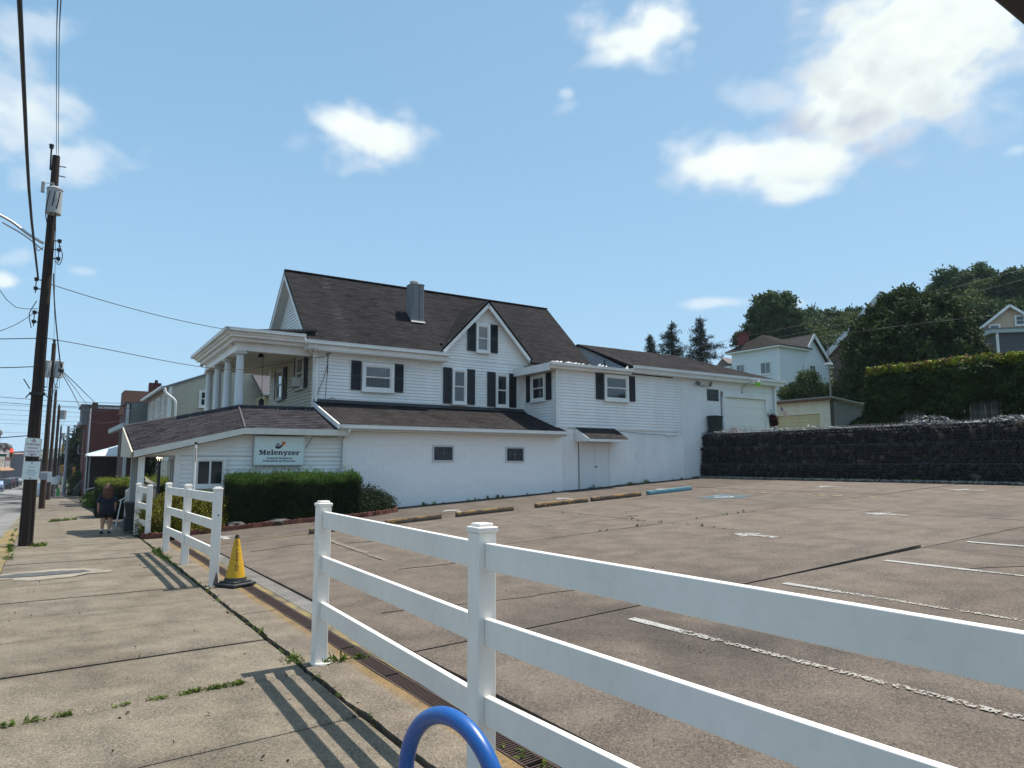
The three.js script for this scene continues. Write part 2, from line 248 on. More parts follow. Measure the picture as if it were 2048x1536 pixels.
// ---------------------------------------------------------------- road, kerb, sidewalk
(function street() {
  const road = structGroup('road');
  for (let k = 0; k < 40; k++) {
    const z0 = 18 - k * 8, z1 = z0 - 7.98;
    part('road_slab', pavedSheet([-8.6, z0], [-0.84, z0], [-0.84, z1], [-8.6, z1], (x, z) => sw(z) - 0.13 - 0.012 * Math.abs(x + 4.6), 0.05, 1.3, (x, z) => { const n = fbm(x * 0.5, z * 0.12) * 0.25 + fbm(x * 2, z * 0.6) * 0.1; const p = smooth(0.06, 0.12, fbm(x * 0.9 + 3, z * 0.1)) * 0.25; const c = 0.285 + n * 0.8 - p; return [c, c * 0.985, c * 0.96]; }), mConcrete2, road);
  }
  const kerb = structGroup('kerb');
  for (let k = 0; k < 46; k++) {
    const z0 = 6 - k * 3, z1 = z0 - 2.985, yel = z0 < 0 && z0 > -24;
    const g = pavedSheet([-0.82, z0], [-0.5, z0], [-0.5, z1], [-0.82, z1], (x, z) => sw(z) + 0.012 * noise(x * 3, z * 3), 0.2, 0.16, (x, z) => { const n = fbm(x * 4, z * 2); const w = yel ? smooth(-0.25, 0.15, n + 0.1) : 0; return [lerp(0.27, 0.33, w) + n * 0.1, lerp(0.23, 0.235, w) + n * 0.1, lerp(0.16, 0.085, w) + n * 0.06]; });
    part('kerb_stone', g, mConcrete, kerb);
  }
  const walk = structGroup('sidewalk'), R = rng(21);
  const edges = [5.2, 3.98, 2.76, 1.54, 0.32, -0.9, -2.12, -3.34, -4.56, -5.74, -7.06, -8.38, -9.6, -10.75, -12.1, -13.4, -14.7, -16.0];
  for (let z = -17.3; z > -60; z -= 1.3) edges.push(z); for (let z = -61; z > -102; z -= 4) edges.push(z);
  for (let k = 0; k < edges.length - 1; k++) {
    const z0 = edges[k] - 0.008, z1 = edges[k + 1] + 0.008, t = 0.93 + R() * 0.14, tl = (R() - 0.5) * 0.004, far = z0 < -40, s = k % 3 === 0 ? 0.012 : 0.006;
    const sk = (x) => -0.055 * (x + 0.5) * (z0 > -8 ? 1 : 0.3) + 0.02;
    const g = pavedSheet([-0.49, z0 + sk(-0.49)], [1.875, z0 + sk(1.875)], [1.875, z1 + sk(1.875)], [-0.49, z1 + sk(-0.49)],
      (x, z, u, v) => sw(z) + tl * (v - 0.5) + 0.003 * noise(x * 2, z * 2) - s * (Math.pow(Math.abs(2 * v - 1), 30)), 0.12, far ? 1.2 : 0.085, (x, z, u, v) => {
        const n = fbm(x * 0.9, z * 0.9, 2.2, 5), f = fbm(x * 5, z * 5, 4.2, 3), st = smooth(0.05, 0.3, fbm(x * 0.35 + 7, z * 1.6, 6.6, 4)) * 0.22, edge = smooth(0.9, 1, Math.abs(2 * v - 1)) * 0.06, band = smooth(0.1, 0.3, fbm(x * 0.25 + 2, z * 1.1 + 9, 2.6, 3)) * 0.09;
        let c = 0.245 * t * (1 + n * 0.3 + f * 0.22) - st * 0.16 - edge * 0.7 + band * 0.2; c = Math.max(0.12, c);
        return [c, c * lerp(0.82, 0.85, clamp(n + 0.5)), c * lerp(0.585, 0.65, clamp(n + 0.5))];
      });
    part('sidewalk_slab', g, mConcrete, walk);
  }
  // strip of concrete between the open crack and the drain, in long ragged pieces
  const cuts = [6, 2.5, -0.7, -3.2, -5.98, -8.4, -10.9, -13.3, -15.6, -17.9];
  for (let k = 0; k < cuts.length - 1; k++) {
    const z0 = cuts[k] - 0.012, z1 = cuts[k + 1] + 0.012, ph = k * 3.7;
    const g = pavedSheet([1.925, z0], [2.34, z0 - 0.05], [2.34, z1 - 0.05], [1.925, z1], (x, z) => 0.004 + 0.006 * noise(x * 3, z * 1.3), 0.12, 0.06, (x, z, u) => {
      const n = fbm(x * 1.4, z * 1.1, ph * 0, 5), rust = smooth(0.72, 0.9, u + 0.12 * fbm(x * 6, z * 3, 1.3, 3)) * 0.9;
      const c = Math.max(0.1, 0.255 * (1 + n * 0.45)); return [lerp(c, 0.27, rust), lerp(c * 0.82, 0.17, rust), lerp(c * 0.62, 0.062, rust)];
    });
    const p = g.attributes.position; // ragged edge along the crack
    for (let i = 0; i < p.count; i++) if (p.getX(i) < 1.93) p.setX(i, p.getX(i) + 0.028 * noise(p.getZ(i) * 2.2, 1.2) + 0.012 * noise(p.getZ(i) * 9, 4.4));
    part('concrete_strip', g, mConcrete, walk);
  }
  // broken patch in the pavement
  const blob = (cx, cz, rx, rz, y, s, n = 40) => { const sh = []; for (let i = 0; i < n; i++) { const a = i / n * Math.PI * 2, r = 1 + 0.35 * noise(Math.cos(a) * 2 + s, Math.sin(a) * 2, s) + 0.15 * noise(Math.cos(a) * 7, Math.sin(a) * 7, s); sh.push(V(cx + Math.cos(a) * rx * r, y, cz - Math.sin(a) * rz * r)); } return slab(sh, 0.02); };
  part('cement_patch', blob(0.12, -13.05, 0.78, 0.55, 0.010, 3.1), std([0.38, 0.335, 0.27], { roughness: 0.95, map: rep(texAggregate, 1.2) }), walk);
  part('asphalt_patch', blob(0.02, -13.1, 0.58, 0.2, 0.018, 8.3), std([0.2, 0.21, 0.215], { roughness: 1, map: rep(texAggregate, 0.7), bumpMap: rep(texAggBump, 0.3), bumpScale: 0.012 }), walk);
})();

// ---------------------------------------------------------------- trench drain along the parking lot
(function drain() {
  const d = structGroup('trench_drain');
  const rusty = std([0.075, 0.045, 0.035], { roughness: 0.85, map: rep(texGrain, 0.2) });
  part('channel', [bb(2.35, 2.51, -0.16, -0.12, -17.6, 5)], M.black, d);
  const edgeCol = (x, z) => { const n = fbm(x * 5, z * 2.5, 8.8, 4), w = smooth(-0.22, 0.12, n); return [lerp(0.2, 0.31, w) + n * 0.08, lerp(0.16, 0.235, w) + n * 0.08, lerp(0.1, 0.10, w)]; };
  for (let k = 0; k < 9; k++) {
    const z0 = 4.9 - k * 2.5, z1 = z0 - 2.49;
    part('painted_edge', pavedSheet([2.515, z0], [2.6, z0], [2.6, z1], [2.515, z1], (x, z) => 0.006 + 0.004 * noise(x * 5, z * 5), 0.12, 0.05, edgeCol), mConcrete, d);
    part('apron_strip', pavedSheet([2.605, z0 - 0.4], [2.83, z0 - 0.4], [2.83, z1 - 0.4], [2.605, z1 - 0.4], (x, z) => 0.008, 0.12, 0.1, (x, z) => { const n = fbm(x * 2, z * 1.4, 3.8, 4); const c = 0.22 * (1 + n * 0.5); return [c, c * 0.95, c * 0.88]; }), mConcrete, d);
  }
  for (let k = 0; k < 22; k++) {
    const z0 = 4.6 - k, gs = [bb(2.352, 2.366, -0.02, 0.002, z0 - 0.99, z0), bb(2.496, 2.510, -0.02, 0.002, z0 - 0.99, z0)];
    for (let i = 0; i < 38; i++) gs.push(box(0.135, 0.018, 0.009, 2.431, -0.008, z0 - 0.02 - i * 0.0255, 0, 0.12));
    part('drain_grate', gs, rusty, d);
  }
})();

// ---------------------------------------------------------------- parking lot in concrete slabs
const lotZ = (z0, x) => z0 + 0.075 * (x - 2.6) * (z0 > -12 ? 1 : 0.25);
const lot = structGroup('parking_lot');
(function lotSlabs() {
  const X = [2.84, 5.75, 10.75, 14.55, 18.3, 21.95], Z = [9.3, 4.3, -0.9, -5.85, -10.95, -15.75, -19.6], R = rng(8);
  for (let j = 0; j < Z.length - 1; j++) for (let i = 0; i < X.length - 1; i++) {
    const x0 = X[i] + 0.012, x1 = X[i + 1] - 0.012, a = Z[j] - 0.012, b = Z[j + 1] + 0.012, t = 0.9 + R() * 0.2, last = j === 5, lift = (R() - 0.5) * 0.012;
    const corner = (x, z) => (i === 1 && j === 3 ? 0.042 * clamp((x - 6.5) / 4.2) * smooth(-7.5, -5.6, z) : 0);
    const zb = (z0, x) => (z0 < -19 ? z0 : lotZ(z0, x));
    const g = pavedSheet([x0, zb(a, x0)], [x1, zb(a, x1)], [x1, zb(b, x1)], [x0, zb(b, x0)], (x, z) => lotY(x) + 0.004 * noise(x * 0.8, z * 0.8) + lift * 0.6 + corner(x, z), 0.1, z_step(a), (x, z, u, v) => {
      const n = fbm(x * 0.45, z * 0.45, 5.1, 5), f = fbm(x * 2.6, z * 2.6, 1.1, 4), streak = fbm(x * 0.25, z * 1.5, 7.7, 4);
      const oil = smooth(0.02, 0.34, fbm(x * 0.55 + 4, z * 0.4, 12.3, 4)) * smooth(-9, -4, z) * 0.46 + smooth(-6.5, -3, z) * 0.14;
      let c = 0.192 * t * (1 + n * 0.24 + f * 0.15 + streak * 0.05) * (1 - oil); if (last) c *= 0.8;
      c = Math.max(0.07, c); const warm = clamp(0.5 + n);
      return [c, c * lerp(0.775, 0.805, warm), c * lerp(0.595, 0.655, warm)];
    });
    part('lot_slab', g, mConcrete2, lot);
  }
  function z_step(a) { return a > -10 ? 0.14 : 0.22; }
})();
// worn paint: small flakes of paint kept or lost by a noise field
function paint(name, inside, x0, x1, z0, z1, cell, wear, mat, seed, h = 0.009) {
  const pos = [], R = seed;
  for (let x = x0; x < x1; x += cell) for (let z = z0; z < z1; z += cell) {
    const cx = x + cell / 2, cz = z + cell / 2; if (!inside(cx, cz)) continue;
    if (fbm(cx * 7 + R, cz * 2.5, R, 3) * 0.4 + noise(cx * 31, cz * 31, R) * 0.5 + noise(cx * 71, cz * 71, R) * 0.45 < wear(cx, cz)) continue;
    const Y = (a) => lotY(a) + h, c = cell; pos.push(x, Y(x), z, x, Y(x), z + c, x + c, Y(x + c), z + c, x, Y(x), z, x + c, Y(x + c), z + c, x + c, Y(x + c), z);
  }
  if (!pos.length) return null;
  const g = new THREE.BufferGeometry(); g.setAttribute('position', new THREE.Float32BufferAttribute(pos, 3)); g.computeVertexNormals();
  const uv = new Float32Array(pos.length / 3 * 2); for (let i = 0; i < pos.length / 3; i++) { uv[2 * i] = pos[3 * i]; uv[2 * i + 1] = pos[3 * i + 2]; } g.setAttribute('uv', new THREE.BufferAttribute(uv, 2));
  return part(name, g, mat, lot);
}
const mPaintW = std([0.40, 0.385, 0.355], { roughness: 0.8, map: rep(texSoft, 0.7) }), mPaintFaint = std([0.215, 0.18, 0.14], { roughness: 0.9, map: rep(texSoft, 0.7) }), mPaintY = std([0.29, 0.21, 0.115], { roughness: 0.85, map: rep(texSoft, 0.5) }), mPaintB = std([0.085, 0.19, 0.25], { roughness: 0.8, map: rep(texSoft, 0.5) });
[5.0, 7.38, 9.45, 11.6, 13.8, 16.0].forEach((x, i) => paint('stall_line', (a, b) => Math.abs(a - x - 0.02 * (b + 5)) < lerp(0.05, 0.034, smooth(-4.6, -3.4, b)), x - 0.08, x + 0.2, -5.3 + i * 0.1, -0.6, 0.012, (a, b) => (b > -4.2 + i * 0.3 ? 9 : 0.04 - 0.4 * smooth(-4.3, -5.1, b) - (i > 1 ? 0.25 : 0)), mPaintW, i * 3.3));
[5.0, 7.38, 9.45, 11.6, 13.8, 16.0].forEach((x, i) => paint('stall_line', (a, b) => Math.abs(a - x - 0.02 * (b + 5)) < 0.036, x - 0.08, x + 0.2, -4.5 + i * 0.3, -0.6, 0.014, () => (i > 1 ? -0.25 : 0.0), std([0.31, 0.285, 0.245], { roughness: 0.9 }), i * 5.3 + 1));
[4.85, 6.95, 8.95, 10.95, 12.95, 15.1].forEach((x, i) => paint('stall_line', (a, b) => Math.abs(a - x + 0.06 * (b + 13)) < 0.05, x - 0.2, x + 0.2, -15.3, -10.8, 0.04, (a, b) => 0.02 + 0.1 * smooth(-13, -11, b) - (i === 0 ? 0.25 : 0), mPaintFaint, 40 + i * 2.1));
paint('front_line', (a, b) => Math.abs(b + 15.62) < 0.05, 2.9, 17.6, -15.7, -15.5, 0.04, (a) => (a < 5.1 ? -0.6 : 0.0), mPaintY, 3.3);
paint('hatch_line', (a, b) => Math.abs(a - 17.35) < 0.16 && ((b * 2.2 + a) % 1 + 1) % 1 < 0.55, 17.1, 17.7, -14.6, -9.4, 0.05, () => -0.02, mPaintY, 6.1);
{
  const arrow = (x, z, s = 1, w = -0.12) => paint('arrow_marking', (a, b) => { const u = (b - z) / s, v = Math.abs(a - x) / s; return u > -0.42 && u < -0.02 ? v < 0.30 * (u + 0.42) / 0.4 + 0.02 && v > (u > -0.2 ? 0.0 : 0) : u >= -0.02 && u < 0.42 && v < 0.075; }, x - 0.4 * s, x + 0.4 * s, z - 0.5 * s, z + 0.5 * s, 0.03, () => w, mPaintW, x);
  for (const [x, z] of [[10.35, -7.85], [14.2, -7.6], [19.85, -12.3], [20.0, -8.55], [9.45, -17.05], [13.35, -17.0], [17.2, -16.5], [3.4, -16.7]]) arrow(x, z);
  paint('accessible_symbol', (a, b) => { const u = (a - 15.9) / 0.55, v = (b + 13) / 0.55, r = Math.hypot(u + 0.12, v - 0.05); const white = (r > 0.34 && r < 0.5 && v > -0.25) || (Math.abs(u - 0.1) < 0.09 && v > -0.62 && v < 0.1) || Math.hypot(u - 0.1, v + 0.72) < 0.12; return Math.abs(u) < 1 && Math.abs(v) < 1 && !white; }, 15.3, 16.5, -13.6, -12.4, 0.025, () => 0.0, mPaintB, 9.1);
  paint('accessible_symbol', (a, b) => { const u = (a - 15.9) / 0.55, v = (b + 13) / 0.55, r = Math.hypot(u + 0.12, v - 0.05); return (r > 0.34 && r < 0.5 && v > -0.25) || (Math.abs(u - 0.1) < 0.09 && v > -0.62 && v < 0.1) || Math.hypot(u - 0.1, v + 0.72) < 0.12; }, 15.3, 16.5, -13.6, -12.4, 0.03, () => -0.35, mPaintW, 9.7);
  paint('paint_patch', (a, b) => Math.abs(a - 3.75) < 0.13 && Math.abs(b + 8.4) < 0.22, 3.6, 3.9, -8.65, -8.15, 0.02, () => -0.2, mPaintW, 2.2);
}
// cracks wandering through the slabs
(function cracks() {
  const R = rng(61), g = [];
  const crack = (x, z, a, n, w) => { const a0 = a; let px = x, pz = z; for (let i = 0; i < n; i++) { a += (R() - 0.5) * 0.8 + (a0 - a) * 0.25; const l = 0.12 + R() * 0.16, qx = px + Math.cos(a) * l, qz = pz + Math.sin(a) * l, nx = -Math.sin(a) * w, nz = Math.cos(a) * w, Y = (v) => lotY(v) + 0.0085; if (qx < 2.9 || qx > 21.5 || qz < -19 || qz > 4) break; g.push(slab([V(px + nx, Y(px), pz + nz), V(qx + nx * 0.9, Y(qx), qz + nz * 0.9), V(qx - nx * 0.9, Y(qx), qz - nz * 0.9), V(px - nx, Y(px), pz - nz)], 0.006)); if (R() < 0.07) crack(qx, qz, a + (R() < 0.5 ? 0.9 : -0.9), Math.floor(n * 0.35), w * 0.7); px = qx; pz = qz; } };
  for (const [x, z, a, n] of [[3.2, -7.4, 0.15, 16], [4.5, -9.8, 0.5, 18], [8.6, -12.2, 0.2, 22], [3.3, -13.8, 0.2, 20], [9.4, -4.2, 0.3, 12]]) crack(x, z, a, Math.round(n * 0.7), 0.004);
  part('crack_line', g, std([0.035, 0.026, 0.02], { roughness: 1 }), lot).userData.kind = 'stuff';
})();
// wheel stops
(function stops() {
  const spans = [[4.98, 6.55], [6.8, 8.25], [8.72, 10.42], [11.2, 13.0], [13.2, 15.1], [15.45, 17.35]];
  const lab = ['yellow chipped concrete wheel stop half hidden behind the front fence post', 'yellow chipped wheel stop, nearest of those right of the fence post', 'long chipped yellow wheel stop in front of the low white block wall', 'chipped yellow wheel stop below the right small square window', 'chipped yellow wheel stop next to the blue one', 'light blue wheel stop at the accessible parking space'];
  const ycol = (b) => (x, y, z) => { const n = fbm(x * 3.2, z * 6 + y * 5, 2.7, 4) * 0.9 + noise(x * 19, z * 19, y * 19) * 0.35; if (b) return n > -0.42 ? [0.13, 0.31, 0.38] : [0.22, 0.2, 0.17]; return n > (y > 0.085 ? -0.05 : 0.3) ? [0.36, 0.215, 0.07] : [0.12, 0.09, 0.066]; };
  spans.forEach(([a, b], i) => {
    const L = b - a, g0 = new THREE.BoxGeometry(L, 0.11, 0.16, Math.round(L / 0.02), 5, 6), p = g0.attributes.position, f = ycol(i === 5), col = [];
    for (let k = 0; k < p.count; k++) { const x = p.getX(k), y = p.getY(k) + 0.055, z = p.getZ(k); const t = y > 0.06 ? 1 - (y - 0.06) * 3.2 : 1; p.setXYZ(k, x + 0.006 * noise(z * 20, y * 20, x), y + 0.004 * noise(x * 9, z * 9), z * t + 0.005 * noise(x * 7, y * 20)); col.push(...f(x + i * 5, y, z)); }
    g0.setAttribute('color', new THREE.Float32BufferAttribute(col, 3)); g0.computeVertexNormals();
    const o = thing('wheel_stop', lab[i], 'wheel stop', [(a + b) / 2, lotY((a + b) / 2) + 0.006, -15.55], 0, 'wheel stops along the parking row'); o.rotation.z = Math.atan(0.058);
    part('stop_block', g0, std([1, 1, 1], { vertexColors: true, roughness: 0.9, map: rep(texGrain, 0.3) }), o);
    for (const k of [-0.33, 0.33]) part('anchor_pin', cyl(0.012, 0.012, 0.01, L * k, 0.108, 0, 8), M.dark, o);
  });
})();

// ---------------------------------------------------------------- white post and rail fence in three sections
function fencePost(o, x, y, z, h, ry = 0) {
  const p = part('post', rbox(0.112, h - 0.02, 0.112, 0.008, x, y + (h - 0.02) / 2 - 0.01, z, 0, ry), M.vinyl, o);
  part('post_cap', [rbox(0.126, 0.03, 0.126, 0.006, x, y + h - 0.015, z, 0, ry), rbox(0.088, 0.02, 0.088, 0.006, x, y + h + 0.008, z, 0, ry)], M.vinyl, p);
}
const RAILS = [1.218, 0.835, 0.45];
function rail(o, a, b, h, ya, yb) { const dx = b[0] - a[0], dz = b[1] - a[1], L = Math.hypot(dx, dz); part('rail', rbox(0.04, 0.14, L, 0.006, (a[0] + b[0]) / 2, h + (ya + yb) / 2, (a[1] + b[1]) / 2, Math.atan2(yb - ya, L) * (dz < 0 ? 1 : -1), Math.atan2(dx, dz)), M.vinyl, o); }
{
  const near = thing('white_fence', 'long near section of white vinyl three rail fence running out of the frame at right', 'fence', [2.05, 0, -6.05], 0, null), X = 0.0;
  const np = [[X, 0], [-0.1, 2.85], [0, 5.7], [0.05, 8.55]];
  np.forEach(([x, z], k) => fencePost(near, x, 0, z, k ? 1.37 : 1.36));
  for (let k = 0; k < 3; k++) for (const h of RAILS) { const [a, b] = [np[k], np[k + 1]], t = 0.057 / 2.85; rail(near, [lerp(a[0], b[0], t), lerp(a[1], b[1], t)], [lerp(a[0], b[0], 1 - t), lerp(a[1], b[1], 1 - t)], h, 0, 0); }
  part('base_flange', [cyl(0.1, 0.095, 0.02, 0.02, 0.005, 0.01, 20)], M.vinyl, near);
  const mid = thing('white_fence', 'middle section of white vinyl fence with three posts beside the yellow cone', 'fence', [2.05, 0, -10.6]);
  const ps = [[0, 0, 1.36], [-0.0, -2.5, 1.34], [-0.02, -4.62, 1.32]];
  for (const [x, z, h] of ps) fencePost(mid, x, 0, z, h);
  for (let k = 0; k < 2; k++) for (const h of RAILS) rail(mid, [ps[k][0], ps[k][1] - 0.06], [ps[k + 1][0], ps[k + 1][1] + 0.06], h, ps[k][2] - 1.36, ps[k + 1][2] - 1.36);
  part('rust_stain', slab([V(0.02, 0.02, 0.058), V(0.05, 0.02, 0.058), V(0.045, 0.1, 0.058), V(0.02, 0.2, 0.058), V(-0.005, 0.1, 0.058), V(-0.02, 0.02, 0.058)], 0.001), std([0.2, 0.13, 0.08]), mid);
  part('rail_hole', [box(0.02, 0.02, 0.004, 0.01, 0.98, 0.057)], M.dark, mid);
  const far = thing('white_fence', 'short far fence section of two white posts by the shrub bed and porch', 'fence', [2.05, 0, -18.35]);
  fencePost(far, 0, 0, 0, 1.2); fencePost(far, -0.14, 0, -1.0, 1.22);
  for (const h of RAILS) rail(far, [-0.01, -0.06], [-0.13, -0.94], h, -0.15, -0.13);
}
// yellow no parking cone
(function cone() {
  const o = thing('traffic_cone', 'yellow no parking cone with black base standing on the drain', 'traffic cone', [2.3, 0.004, -10.42], 0.5);
  part('base', [rbox(0.4, 0.045, 0.4, 0.018, 0, 0.03, 0), rbox(0.3, 0.03, 0.3, 0.012, 0, 0.062, 0), cyl(0.152, 0.14, 0.05, 0, 0.095, 0, 28)], M.rubber, o);
  const prof = []; for (let i = 0; i <= 24; i++) { const y = 0.1 + 0.6 * i / 24; prof.push(new THREE.Vector2(i === 24 ? 0.024 : y < 0.17 ? lerp(0.132, 0.122, (y - 0.1) / 0.07) : lerp(0.122, 0.03, (y - 0.17) / 0.5), y)); }
  const g = new THREE.LatheGeometry(prof, 48), S = document.createElement('canvas'); S.width = 1024; S.height = 1024; const c = S.getContext('2d');
  c.fillStyle = '#cf9f16'; c.fillRect(0, 0, 1024, 1024); const R = rng(3);
  for (let i = 0; i < 1500; i++) { c.fillStyle = `rgba(${90 + R() * 60 | 0},${70 + R() * 40 | 0},20,${0.03 + R() * 0.14})`; const r = 2 + R() * 26; c.beginPath(); c.ellipse(R() * 1024, R() * 1024, r * 0.4, r, 0, 0, 7); c.fill(); }
  c.fillStyle = 'rgba(30,24,15,0.95)'; c.fillRect(0, 0, 1024, 70); c.fillStyle = 'rgba(70,50,20,0.45)'; c.fillRect(0, 70, 1024, 30);
  // letters one under the other, each lying on its side as on the cone
  c.fillStyle = '#14110c'; c.textAlign = 'center'; c.textBaseline = 'middle';
  for (const cx of [512, 0, 1024]) { const put = (s, y, w) => { c.save(); c.translate(cx, y); c.font = 'bold 104px sans-serif'; c.scale(w * 1.3, 0.9); c.fillText(s, 0, 0); c.restore(); }; [...'NO'].forEach((s, i) => put(s, 160 + i * 74, 1.4 - i * 0.05)); [...'PARKING'].forEach((s, i) => put(s, 350 + i * 74, 1.15 - i * 0.05)); }
  const t = new THREE.CanvasTexture(S); t.colorSpace = THREE.SRGBColorSpace;
  const body = part('cone_body', clean(g), std([0.95, 0.95, 0.95], { map: t, roughness: 0.6 }), o); body.rotation.y = -0.6;
})();
// blue bicycle hoop
(function hoop() {
  const o = thing('bike_rack', 'glossy blue tubular bicycle hoop in the foreground', 'bike rack', [1.266 + 0.066 * Math.cos(1.396), 0, -2.37 + 0.066 * Math.sin(1.396)], -1.396);
  const pts = [V(-0.274, 0, 0), V(-0.274, 0.25, 0), V(-0.274, 0.44, 0)]; for (let i = 0; i <= 20; i++) { const a = Math.PI - i / 20 * Math.PI; pts.push(V(Math.cos(a) * 0.274, 0.513 + Math.sin(a) * 0.274, 0)); } pts.push(V(0.274, 0.44, 0), V(0.274, 0.25, 0), V(0.274, 0, 0));
  const texScuff = dataTex(512, (u, v) => { const n = tileFbm(TN, u, v, 6, 5), k = TN(u * 200, v * 40, 40), q = TN(u * 90, v * 30 + 0.4, 30); let c = 0.95 + (n - 0.5) * 0.3; return k > 0.93 && q > 0.6 ? [1, 1, 0.9] : [c * 0.1, c * 0.42, c]; });
  const m = phys([0.03, 0.21, 0.34], { map: texScuff, roughness: 0.36, clearcoat: 0.45, clearcoatRoughness: 0.2 });
  part('hoop_tube', clean(new THREE.TubeGeometry(new THREE.CatmullRomCurve3(pts, false, 'centripetal'), 120, 0.031, 24)), m, o);
  for (const s of [-1, 1]) part('foot_plate', cyl(0.075, 0.075, 0.012, s * 0.274, 0.01, 0, 20), m, o);
})();
// ---------------------------------------------------------------- roofs, siding, windows: shared builders
// shingles laid in courses on a quadrilateral: eave left, eave right, ridge right, ridge left
function shingles(el, er, rr, rl, expo, tabW, colf, seed, single) {
  const A = V(...el), B = V(...er), C = V(...rr), D = V(...rl), R = rng(seed), list = [];
  const n = B.clone().sub(A).cross(D.clone().sub(A)).normalize(); if (n.y < 0) n.negate();
  const H = (A.distanceTo(D) + B.distanceTo(C)) / 2, rows = Math.max(1, Math.round(H / expo));
  const P = (u, v) => A.clone().lerp(B, u).lerp(D.clone().lerp(C, u), v);
  const pos = [], col = [], uv = [];
  for (let r = 0; r < rows; r++) {
    const v0 = r / rows, v1 = Math.min(1, (r + 1.08) / rows), L = P(0, v0).distanceTo(P(1, v0)); if (L < 0.05) continue;
    const cnt = Math.max(1, Math.round(L / tabW)), off = (r % 2 ? 0.5 : 0) / cnt;
    for (let k = -1; k < cnt + 1; k++) {
      const u0 = clamp((k + (R() - 0.5) * 0.12) / cnt + off), u1 = clamp((k + 1 + (R() - 0.5) * 0.06) / cnt + off - 0.004 / L); if (u1 - u0 < 1e-3) continue;
      const t = (single ? 0.011 : 0.006) + R() * 0.005, c = colf(P((u0 + u1) / 2, v0), R, r);
      const a = P(u0, v0 - R() * 0.02 / rows).addScaledVector(n, t), b = P(u1, v0).addScaledVector(n, t), cc = P(u1, v1).addScaledVector(n, 0.002), d = P(u0, v1).addScaledVector(n, 0.002), a0 = P(u0, v0), b0 = P(u1, v0);
      const quad = (p, q, s, w) => { for (const x of [p, q, s, p, s, w]) { pos.push(x.x, x.y, x.z); col.push(...c); uv.push(x.x + x.z * 0.7, x.y * 1.3 + x.z * 0.4); } };
      quad(a, b, cc, d); quad(a0, b0, b, a);
      if (single) { const g = new THREE.BufferGeometry(); g.setAttribute('position', new THREE.Float32BufferAttribute(pos.splice(0), 3)); g.setAttribute('color', new THREE.Float32BufferAttribute(col.splice(0), 3)); g.setAttribute('uv', new THREE.Float32BufferAttribute(uv.splice(0), 2)); g.computeVertexNormals(); list.push(g); }
    }
  }
  if (single) return list;
  const g = new THREE.BufferGeometry(); g.setAttribute('position', new THREE.Float32BufferAttribute(pos, 3)); g.setAttribute('color', new THREE.Float32BufferAttribute(col, 3)); g.setAttribute('uv', new THREE.Float32BufferAttribute(uv, 2)); g.computeVertexNormals(); return g;
}
const tone = (base, spread, dirt = 0) => (p, R) => { const k = 1 + (R() - 0.5) * spread + (R() < 0.12 ? -0.22 : 0) + fbm(p.x * 0.5, p.y * 0.5 + p.z * 0.5, 3.3, 3) * 0.5 + dirt * fbm(p.x * 1.6, p.z * 0.3 + p.y * 0.3, 8.8, 3); return base.map((c) => Math.max(0.004, c * k)); };
function quadSlab(el, er, rr, rl, t) { return slab([el, er, rr, rl], t); }
// lapped boards on a wall that runs along local x in the plane z = 0, between two outlines
function boards(parent, y0, y1, expo, x0, x1, mat, name = 'siding_board') {
  const rows = Math.ceil((y1 - y0) / expo - 0.02);
  for (let r = 0; r < rows; r++) {
    const a = y0 + r * expo, b = Math.min(y1, a + expo), X = (f, y) => (typeof f === 'function' ? f(y) : f);
    const la = X(x0, a), lb = X(x0, b), ra = X(x1, a), rb = X(x1, b); if (ra - la < 0.02 && rb - lb < 0.02) continue;
    const t = expo * 0.31, s = 0.003, v = [];
    const q = (p, o, n, m) => v.push(...p, ...o, ...n, ...p, ...n, ...m);
    q([la, a, t], [ra, a, t], [rb, b, s], [lb, b, s]); q([la, a, 0], [ra, a, 0], [ra, a, t], [la, a, t]); q([la, a, 0], [la, a, t], [lb, b, s], [lb, b, 0]); q([ra, a, t], [ra, a, 0], [rb, b, 0], [rb, b, s]);
    const g = new THREE.BufferGeometry(); g.setAttribute('position', new THREE.Float32BufferAttribute(v, 3)); g.computeVertexNormals(); part(name, uvBox(g), mat, parent);
  }
}
